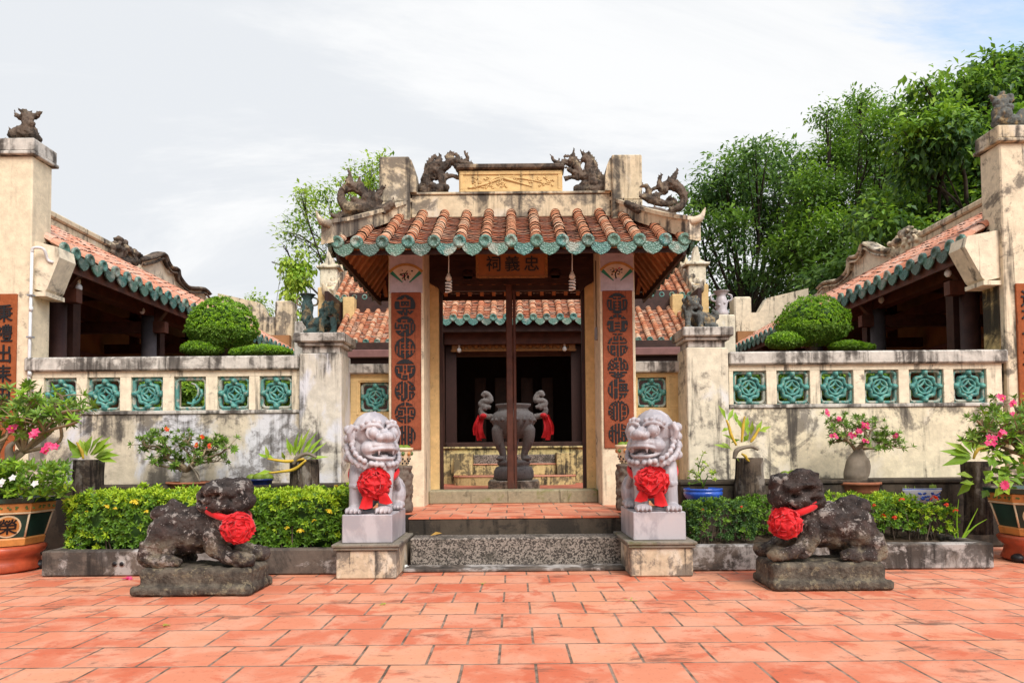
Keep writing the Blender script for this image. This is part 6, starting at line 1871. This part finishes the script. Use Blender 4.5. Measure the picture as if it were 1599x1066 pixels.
# blue pot with a thin plant
t, c, R = bowl_pot(1067, 1128, 762, 784, 8.45, M['blue'], 'blue_pot', 'bright blue glazed bowl pot beside the right gate post', None, [(.55, 0), (.80, .15), (.97, .55), (.98, .75), (.92, .8), (.98, .86), (.98, 1), (.88, 1), (.86, .85), (0, .85)])
t = thing('potted_herb', 'thin yellow-green flowering herb in the bright blue pot', 'potted plant', c)
tips = PX([(1096, 712), (1083, 735), (1088, 745), (1110, 738), (1104, 728), (1078, 755), (1098, 722), (1115, 748)], 8.4, .08, 4)
branching(t, c, tips, .009, .004, M['hedge'], 4, [M['pale_leaf'], M['bright_leaf']], 6, .045, .022, (), 'pink', .02, 2, 1.3, .06)
# orchids on stumps
def orchid(px, y0, y1, wpx, Y, label, plabel, canes, leaves, seed, pale=None):
    bx_ = W(px, y1, Y); top = W(px, y0, Y).z; m = Y / F; r = wpx * m / 2
    t = thing('tree_stump', plabel, 'stump', (bx_.x, Y, .2), 0, 'stumps carrying orchids')
    mb = MB(); rd = random.Random(seed)
    n, k = 40, 10; vs, fs = [], []
    for i in range(k + 1):
        z = .2 + (top - .2) * i / k + (rd.uniform(-.02, .02) if i == k else 0)
        for j in range(n):
            a = 2 * PI * j / n; q = noise.noise(V((math.cos(a) * 1.5, math.sin(a) * 1.5, z * 2 + seed))) * .22 + noise.noise(V((math.cos(a) * 6, math.sin(a) * 6, z * 1.2 + seed))) * .22 + noise.noise(V((math.cos(a) * 14, math.sin(a) * 14, z * 2 + seed))) * .10
            vs.append(V((bx_.x + r * (1 + q + .1 * (1 - i / k)) * math.cos(a), Y + r * (1 + q) * math.sin(a), z)))
    for i in range(k):
        for j in range(n): fs.append((i * n + j, i * n + (j + 1) % n, (i + 1) * n + (j + 1) % n, (i + 1) * n + j))
    fs.append(tuple(range(k * n, k * n + n)))
    mb.add(vs, fs, 0, True); mb.build('trunk', M['stumpbark'] , t)
    o = thing('orchid', label, 'orchid', (bx_.x, Y, top), 0, 'orchids on stumps')
    mb, lf = MB(), MB()
    for pts in canes: ctube(mb, [W(x, y, Y - r - .02) for x, y in pts], [.012, .020, .016, .010], 7)
    mb.build('canes', M['orchid_y'], o)
    for (x0, y0_, x1, y1_, w) in leaves:
        p, q = W(x0, y0_, Y - r * .6 + rd.uniform(-.06, .06)), W(x1, y1_, Y - r * .6 + rd.uniform(-.14, .06))
        lf.leaf(p, q - p, V((0, -.8, .6)), (q - p).length * (1.15 if seed > 7 else 1), w * (1.5 if seed > 7 else 1.1), 0 if rd.random() < .7 else 1, .12, .3)
    lf.build('leaves', [M['orchid'], M['bright_leaf']], o)
    if pale:
        mb = MB(); ctube(mb, [W(x, y, Y - r - .01) for x, y in pale], [.02, .04, .035, .02], 8, 0, 6, (UZ, .6)); mb.build('driftwood', M['caudex'], o)
orchid(475, 716, 762, 42, 8.5, 'orchid with yellow canes and spiky green leaves on the stump left of the white lion', 'dark tree stump behind the left hedge beside the white lion',
       [[(478, 718), (460, 732), (440, 736), (420, 738)], [(475, 716), (450, 720), (430, 718), (418, 716)]],
       [(455, 712, 447, 683, .05), (460, 710, 463, 675, .045), (465, 712, 480, 668, .05), (470, 712, 492, 672, .045), (475, 714, 502, 680, .05), (478, 716, 508, 688, .045), (462, 712, 452, 690, .05), (468, 710, 470, 676, .045), (480, 717, 514, 710, .045), (425, 736, 400, 738, .06), (430, 718, 412, 708, .05), (418, 716, 402, 706, .04), (420, 716, 414, 696, .045), (445, 718, 440, 706, .04), (472, 712, 485, 690, .05), (458, 712, 470, 690, .05)], 3, [(458, 725), (465, 714), (480, 708), (494, 714)])
orchid(1171, 716, 786, 40, 8.5, 'orchid with thick yellow canes and upright leaves on the stump right of the blue pot', 'grey tree stump between the blue pot and the right stone beast',
       [[(1150, 695), (1142, 680), (1138, 665), (1134, 655)], [(1158, 690), (1160, 670), (1161, 660), (1163, 650)], [(1172, 690), (1176, 685), (1182, 675), (1186, 668)], [(1158, 708), (1164, 712), (1166, 716), (1170, 720)]],
       [(1134, 655, 1124, 632, .06), (1136, 658, 1146, 636, .05), (1138, 668, 1128, 672, .05), (1150, 660, 1148, 642, .05), (1160, 672, 1150, 650, .055), (1164, 670, 1168, 650, .055), (1168, 680, 1166, 660, .06), (1172, 680, 1176, 658, .055), (1180, 676, 1190, 656, .055), (1184, 674, 1204, 664, .05), (1182, 672, 1200, 672, .05), (1164, 716, 1190, 724, .065), (1150, 716, 1162, 722, .05), (1140, 700, 1116, 692, .05), (1144, 704, 1130, 688, .05), (1152, 690, 1130, 676, .05), (1156, 686, 1140, 690, .05), (1170, 678, 1160, 690, .06)], 6, [(1146, 716), (1152, 702), (1172, 697), (1184, 702)])
orchid(137, 716, 790, 40, 8.3, 'broad-leaved yellow-green orchid on the double stump behind the left green pot', 'dark double stump behind the left green pot',
       [[(130, 716), (128, 705), (124, 698), (120, 690)]],
       [(125, 712, 108, 690, .06), (128, 712, 112, 700, .07), (130, 710, 124, 688, .07), (134, 710, 140, 684, .07), (138, 710, 152, 682, .07), (142, 712, 165, 684, .075), (146, 714, 178, 708, .07), (148, 714, 174, 700, .07), (150, 715, 176, 718, .06), (136, 712, 130, 690, .07), (140, 710, 158, 700, .07), (130, 712, 112, 712, .06), (144, 712, 168, 692, .07)], 8)
orchid(1527, 720, 792, 36, 8.3, 'broad-leaved green orchid on the stump behind the right green pot', 'brown stump behind the right green pot',
       [[(1520, 716), (1524, 706), (1530, 700), (1540, 700)]],
       [(1518, 715, 1480, 722, .075), (1516, 712, 1476, 702, .07), (1518, 710, 1484, 690, .07), (1520, 708, 1500, 680, .07), (1522, 706, 1512, 676, .07), (1524, 704, 1526, 672, .07), (1518, 714, 1490, 708, .07), (1526, 706, 1540, 684, .07), (1520, 750, 1498, 770, .06), (1520, 745, 1500, 738, .06), (1522, 755, 1504, 752, .055), (1516, 712, 1496, 700, .07), (1530, 706, 1546, 694, .07)], 9)
# cactus pots on carved stands beside the gate
def stand_pot(px, y0, y1, yb, Y, label, slabel):
    m = Y / F; c = W(px, y1, Y)
    t = thing('carved_stand', slabel, 'stand', (c.x, Y, LZ), 0, 'carved stands beside the gate')
    mb = MB(); h = c.z - LZ; rd = random.Random(px)
    mb.lathe([(.13, LZ), (.14, LZ + .05), (.11, LZ + h * .3), (.125, LZ + h * .6), (.10, LZ + h * .85), (.13, c.z - .03), (.135, c.z)], (c.x, Y, 0), 16)
    for k in range(60):
        a = rd.uniform(0, 6.3); mb.ell((c.x + .11 * math.cos(a), Y + .11 * math.sin(a), LZ + rd.uniform(.05, h - .08)), (.035, .035, .045), 0, None, 7, 5)
    carve(mb, .014, 1, .008, 25, 3).build('body', M['stump'], t)
    t = thing('cactus_pot', label, 'plant pot', c, 0, 'glazed cactus pots beside the gate')
    R = .125; h = W(px, y0, Y).z - c.z
    mb = MB(); mb.lathe([(.07, c.z), (.075, c.z + .02), (R * .9, c.z + h * .55), (R, c.z + h * .8), (R * 1.02, c.z + h * .84), (R * 1.12, c.z + h * .86), (R * 1.12, c.z + h), (R * .95, c.z + h), (R * .92, c.z + h * .88), (0, c.z + h * .88)], (c.x, Y, 0), 24)
    bd = mb.build('body', M['potcream'], t)
    mb = MB()
    for k in range(10):
        a = 2 * PI * k / 10
        d = V((math.cos(a), math.sin(a), 0)); mb.ell(V((c.x, Y, c.z + h * .68)) + d * R * .95, (.022, .022, .026), k % 2, None, 8, 5)
        for j in range(3): mb.ell(V((c.x, Y, c.z + h * (.15 + .12 * j))) + V((math.cos(a + .3 * (j % 2)), math.sin(a + .3 * (j % 2)), 0)) * (.078 + .012 * j), (.012, .012, .014), 2, None, 6, 4)
    mb.build('glaze_pattern', [M['potdeco'], M['potorange'], M['black']], bd)
    for k in range(3): cactus_ball(t, V((c.x + (k - 1) * .06, Y - .03, c.z + h * .95)), .055, k)
stand_pot(627, 699, 727, 795, 8.45, 'cream glazed cactus pot half hidden behind the left white lion', 'dark carved stand half hidden behind the left white lion')
stand_pot(979, 694, 724, 793, 8.45, 'cream glazed cactus pot half hidden behind the right white lion', 'dark carved stand half hidden behind the right white lion')

# ---- topiary in the courtyard
def topiary(px, py, rpx, hpx, Y, pads, label, seed, pads_label):
    c = W(px, py, Y); m = Y / F; rx, rz = rpx * m, hpx * m
    t = thing('topiary_tree', label, 'topiary', (c.x, Y, LZ), 0, 'clipped trees in the courtyard')
    def blob(mb, c, rx, ry, rz, n, dome=True):
        for k in range(n):
            th = math.acos(rd.uniform(-1, 1)); a = rd.uniform(0, 6.3)
            d = V((math.sin(th) * math.cos(a), math.sin(th) * math.sin(a), math.cos(th)))
            q = V((d.x * rx, d.y * ry, (d.z * rz) if d.z > 0 else d.z * rz * .55))
            q *= 1 + .13 * noise.noise(q * 5 + V((seed, 0, 0))) - rd.uniform(0, .09) + (rd.uniform(.02, .09) if rd.random() < .05 else 0)
            sprig(mb, c + q, d + V((0, 0, .25)), 6, .045, .022, 1 if (d.z > -.1 and rd.random() < .62) else 0, rd, 1.15)
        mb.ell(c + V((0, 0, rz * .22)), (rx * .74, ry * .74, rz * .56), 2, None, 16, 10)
        return mb
    rd = random.Random(seed)
    blob(MB(), c - V((0, 0, rz * .25)), rx, rx * .95, rz * 1.2, 2600).build('crown', [M['mid_leaf'], M['topiary'], M['dark_leaf']], t)
    for (qx, qy, qr, qh) in pads:
        q = W(qx, qy, Y - .2); blob(MB(), q, qr * m, qr * m * .8, qh * m, 900).build('leaf_pad', [M['mid_leaf'], M['topiary'], M['dark_leaf']], t)
    mb = MB(); b = V((c.x + .03, Y, LZ))
    ctube(mb, [b, b + V((.05, 0, .6)), b + V((-.06, 0, 1.2)), V((c.x + .02, Y, c.z - rz * .5))], [.11, .085, .075, .06], 10)
    for (qx, qy, qr, qh) in pads: q = W(qx, qy + 6, Y - .15); ctube(mb, [b + V((0, 0, 1.0)), (b + V((0, 0, 1.3)) + q) / 2 - UZ * .1, q], [.05, .035, .025], 7)
    mb.build('trunk', M['bark'], t)
topiary(348, 506, 51, 42, 11.4, [(315, 546, 32, 12), (412, 550, 40, 9), (385, 552, 26, 7)], 'clipped dome-shaped topiary tree behind the left garden wall', 3, '')
topiary(1268, 502, 54, 40, 11.4, [(1226, 534, 28, 15), (1322, 541, 26, 7), (1344, 543, 20, 5)], 'clipped dome-shaped topiary tree behind the right garden wall', 4, '')
def shrub(px, py, rpx, hpx, Y, label, seed, mats=None):
    c = W(px, py, Y); m = Y / F
    t = thing('courtyard_shrub', label, 'shrub', (c.x, Y, LZ), 0, 'shrubs behind the garden walls')
    rd = random.Random(seed); mb = MB()
    for k in range(700):
        d = V((rd.gauss(0, 1), rd.gauss(0, 1), rd.gauss(0, 1))).normalized() * rd.uniform(.5, 1.05)
        sprig(mb, c + V((d.x * rpx * m, d.y * .4, d.z * hpx * m)), d + UZ * .4, 5, .075, .035, 0 if rd.random() < .7 else 1, rd, 1.2)
    mb.build('leaves', mats or [M['mid_leaf'], M['bright_leaf']], t)
    mb = MB()
    for k in range(5): ctube(mb, [V((c.x, Y, LZ)), V((c.x + rd.uniform(-.1, .1), Y, LZ + .4)), c + V((rd.uniform(-.3, .3), rd.uniform(-.2, .2), .1))], [.03, .02, .01], 6)
    mb.build('stems', M['bark'], t)
for px, py, lab in ((235, 622, 'leafy shrub seen through the third grille of the left wall'), (300, 618, 'leafy shrub seen through the broken grille of the left wall'), (372, 612, 'leafy shrub seen through the fifth grille of the left wall'), (436, 618, 'leafy shrub seen through the grille nearest the left post'),
                    (1170, 606, 'leafy shrub seen through the grille nearest the right post'), (1240, 612, 'leafy shrub seen through the second grille of the right wall'), (1310, 608, 'leafy shrub seen through the third grille of the right wall'), (1380, 606, 'leafy shrub seen through the fourth grille of the right wall')):
    shrub(px, py, 34, 42, 10.3, lab, px)

# ---- trees behind
def tree(name, label, base, clumps, leafm, nleaf, L, w, seed, trunk_r, group=None, twig=1.0, stretch=1.0, droop=0.0):
    """trunk with limbs to every clump; each clump is a cloud of leafy twigs with gaps between"""
    rd = random.Random(seed); base = V(base)
    t = thing(name, label, 'tree', base, 0, group)
    mb, lf = MB(), MB()
    tot = sum(r ** 2 for _, r in clumps)
    low = min(c.z for c, _ in clumps); cxm = sum((c for c, _ in clumps), V()) / len(clumps)
    fork = V((base.x + (cxm.x - base.x) * .35, base.y, base.z + (low - base.z) * .75))
    mb.tube(curve([base, base * .5 + fork * .5 + V((.15, 0, 0)), fork], 5), lerps([trunk_r, trunk_r * .8, trunk_r * .7], 11), 9)
    for c, r in clumps:
        d = c - fork
        mid = fork + d * .5 + V((rd.uniform(-.6, .6), rd.uniform(-.6, .6), rd.uniform(0, .8)))
        cc = curve([fork, mid, c], 5); mb.tube(cc, lerps([trunk_r * .30, trunk_r * .16, trunk_r * .05], len(cc)), 6)
        for k in range(6):
            e = c + V((rd.gauss(0, .5), rd.gauss(0, .5), rd.gauss(0, .4))) * r
            q = cc[rd.randrange(len(cc) // 2, len(cc))]
            mb.tube([q, (q + e) / 2 + UZ * .1, e], [trunk_r * .10, trunk_r * .07, trunk_r * .04], 4)
        ntw = max(6, int(nleaf * r * r / tot / 10))
        for k in range(ntw):
            g = V((rd.gauss(0, 1), rd.gauss(0, 1), rd.gauss(0, 1))); g = g.normalized() * (rd.random() ** .45)
            p = c + V((g.x * r, g.y * r, g.z * r * .8 * stretch))
            if noise.noise(p * (1.5 / max(.6, r)) + V((seed, 0, 0))) < -.08 and rd.random() < .85: continue
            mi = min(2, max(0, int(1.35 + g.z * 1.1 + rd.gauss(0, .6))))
            dd = V((rd.uniform(-1, 1), rd.uniform(-1, 1), rd.uniform(-.5, .8))) + g
            ks = rd.uniform(.6, 1.35)
            for j in range(10):
                q = p + V((rd.gauss(0, 1), rd.gauss(0, 1), rd.gauss(0, .7))) * (.22 * twig)
                lf.leaf(q, dd + V((rd.uniform(-1.3, 1.3), rd.uniform(-1.3, 1.3), rd.uniform(-1, .8) - droop)), V((rd.uniform(-.6, .6), rd.uniform(-.9, .3), 1)), L * ks * rd.uniform(.7, 1.2), w * ks * rd.uniform(.8, 1.2), mi, .3)
    mb.build('trunk', M['darkbark'], t)
    lf.build('crown', leafm, t)
def CL(pts, Y, dy, seed):
    rd = random.Random(seed)
    return [(W(x, y, Y + rd.uniform(-dy, dy)), r * Y / F) for x, y, r in pts]
far = [M['dark_leaf'], M['far_leaf'], M['mid_leaf']]
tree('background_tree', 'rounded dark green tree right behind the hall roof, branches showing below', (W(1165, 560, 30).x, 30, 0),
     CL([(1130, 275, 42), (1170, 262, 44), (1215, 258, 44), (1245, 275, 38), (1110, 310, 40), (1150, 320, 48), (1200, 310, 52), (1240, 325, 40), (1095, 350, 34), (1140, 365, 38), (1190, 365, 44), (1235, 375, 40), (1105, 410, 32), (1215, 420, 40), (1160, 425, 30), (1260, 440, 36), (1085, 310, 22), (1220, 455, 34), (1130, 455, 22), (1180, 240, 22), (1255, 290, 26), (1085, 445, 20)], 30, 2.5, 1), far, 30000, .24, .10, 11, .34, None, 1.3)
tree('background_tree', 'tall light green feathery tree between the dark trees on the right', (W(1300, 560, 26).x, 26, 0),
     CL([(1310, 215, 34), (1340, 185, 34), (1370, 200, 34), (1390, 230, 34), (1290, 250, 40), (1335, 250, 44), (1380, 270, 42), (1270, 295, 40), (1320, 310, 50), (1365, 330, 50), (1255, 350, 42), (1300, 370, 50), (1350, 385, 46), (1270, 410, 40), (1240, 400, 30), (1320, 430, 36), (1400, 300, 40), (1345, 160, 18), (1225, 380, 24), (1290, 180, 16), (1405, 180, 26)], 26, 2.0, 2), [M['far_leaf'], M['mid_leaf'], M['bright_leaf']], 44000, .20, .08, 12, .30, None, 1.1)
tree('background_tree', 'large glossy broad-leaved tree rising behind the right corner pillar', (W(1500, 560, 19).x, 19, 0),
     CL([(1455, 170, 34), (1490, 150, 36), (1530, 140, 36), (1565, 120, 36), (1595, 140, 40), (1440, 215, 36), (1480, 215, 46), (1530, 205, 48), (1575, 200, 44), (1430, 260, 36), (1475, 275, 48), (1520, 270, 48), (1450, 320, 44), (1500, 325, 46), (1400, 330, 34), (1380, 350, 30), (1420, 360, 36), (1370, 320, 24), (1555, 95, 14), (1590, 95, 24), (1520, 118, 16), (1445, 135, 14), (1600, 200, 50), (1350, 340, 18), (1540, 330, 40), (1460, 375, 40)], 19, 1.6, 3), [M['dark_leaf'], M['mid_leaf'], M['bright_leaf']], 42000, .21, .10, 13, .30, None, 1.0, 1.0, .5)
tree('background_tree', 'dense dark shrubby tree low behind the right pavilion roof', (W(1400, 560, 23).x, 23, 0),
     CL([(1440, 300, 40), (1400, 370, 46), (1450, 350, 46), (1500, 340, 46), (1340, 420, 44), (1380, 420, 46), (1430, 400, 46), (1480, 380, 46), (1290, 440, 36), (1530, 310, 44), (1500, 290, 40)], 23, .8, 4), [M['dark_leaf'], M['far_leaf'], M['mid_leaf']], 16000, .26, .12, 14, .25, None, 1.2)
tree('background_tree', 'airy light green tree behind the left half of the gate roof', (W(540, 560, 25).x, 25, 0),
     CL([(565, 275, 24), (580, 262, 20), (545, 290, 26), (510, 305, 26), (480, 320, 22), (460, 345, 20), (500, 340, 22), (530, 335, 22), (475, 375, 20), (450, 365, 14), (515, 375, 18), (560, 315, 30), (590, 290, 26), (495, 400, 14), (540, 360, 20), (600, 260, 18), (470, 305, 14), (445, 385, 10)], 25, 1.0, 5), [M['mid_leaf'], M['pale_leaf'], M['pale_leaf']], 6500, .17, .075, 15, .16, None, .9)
tree('slender_tree', 'slender young tree with tiers of drooping yellow-green leaves left of the gate', (W(458, 560, 20.9).x, 20.9, 0),
     CL([(455, 415, 16), (470, 420, 14), (445, 408, 10), (462, 395, 10), (460, 432, 14), (480, 430, 10), (455, 448, 12), (472, 445, 8), (456, 462, 10), (460, 490, 11), (466, 510, 12), (452, 520, 9)], 20.9, .2, 6), [M['pale_leaf'], M['pale_leaf'], M['bright_leaf']], 1500, .17, .085, 16, .05, None, .5, 1.0, 1.2)
tree('background_tree', 'small distant yellow-green tree left of the slender tree', (W(405, 560, 27).x, 27, 0),
     CL([(402, 470, 12), (392, 480, 12), (414, 480, 10), (405, 490, 12), (385, 490, 8)], 27, .4, 7), [M['bright_leaf'], M['pale_leaf'], M['pale_leaf']], 1300, .17, .08, 17, .1, None, .7)
tree('background_tree', 'dark green tree seen low between the hall and the right pavilion', (W(1180, 600, 34).x, 34, 0),
     CL([(1150, 480, 40), (1180, 470, 40), (1120, 470, 34), (1210, 480, 40), (1165, 510, 40), (1100, 500, 30)], 34, 1, 8), [M['dark_leaf'], M['far_leaf'], M['mid_leaf']], 5000, .24, .11, 18, .25, None, 1.2)
# distant street lamp
sl = thing('street_lamp', 'small grey street lamp arm above the slender tree', 'street lamp', (W(480, 560, 24).x, 24, 0))
mb = MB(); mb.tube(curve([(W(478, 560, 24).x, 24, 0), W(476, 450, 24), W(470, 425, 24), W(445, 416, 24)], 5), .035, 7); mb.build('pole', M['metal'], sl)
mb = MB(); mb.tube([W(446, 416, 24), W(425, 409, 24)], [.07, .05], 8, 0, True, True, (UZ, .5)); mb.build('lamp_head', M['metal'], sl)

# ---- small things on the ground
def litter(name, label, cat, p, fn, mats, group=None):
    mb = MB(); fn(mb, V(p)); tag(mb.build(name, mats), label, cat, group)
rd = random.Random(77)
litter('fallen_flower', 'fallen pink flower lying on the paving before the left kerb', 'flower', G(196, 905) + UZ * .012, lambda mb, p: (bloom(mb, p, UZ, .04, 0, rd), bloom(mb, p + V((.03, .01, 0)), V((.5, -.5, 1)), .035, 0, rd)), [M['pink']])
litter('dry_leaf', 'curled orange-brown leaf on the granite step', 'leaf', V((W(672, 834, 7.6).x, 7.58, .318)), lambda mb, p: (mb.leaf(p, V((1, .1, .12)), V((0, -.6, 1)), .13, .05, 0, -.1, .8)), [M['dryleaf']])
litter('plastic_cup', 'crushed white plastic cup on the ground beside the left pedestal', 'litter', G(632, 889), lambda mb, p: (mb.lathe([(.018, .004), (.03, .03), (.028, .05), (.02, .05), (.012, .01)], p, 9), mb.ell(p + V((.035, 0, .02)), (.02, .018, .018), 0, None, 7, 5)), [M['white']])
for k, (x, y, c) in enumerate(((750, 912, 'on the centre of the paving near the steps'), (598, 944, 'on the paving right of the left beast'), (255, 977, 'on the paving in front of the left beast'), (985, 938, 'on the paving below the right lion'))):
    def fn(mb, p, k=k):
        r2 = random.Random(k)
        for j in range(5): mb.leaf(p + V((r2.uniform(-.04, .04), r2.uniform(-.03, .03), .004 + .002 * j)), V((r2.uniform(-1, 1), r2.uniform(-1, 1), .1)), UZ, .045, .016, 0, .1)
    litter('fallen_leaves', 'tiny scatter of yellow-green leaves ' + c, 'leaf', G(x, y), fn, [M['pale_leaf']], 'leaf scraps on the paving')
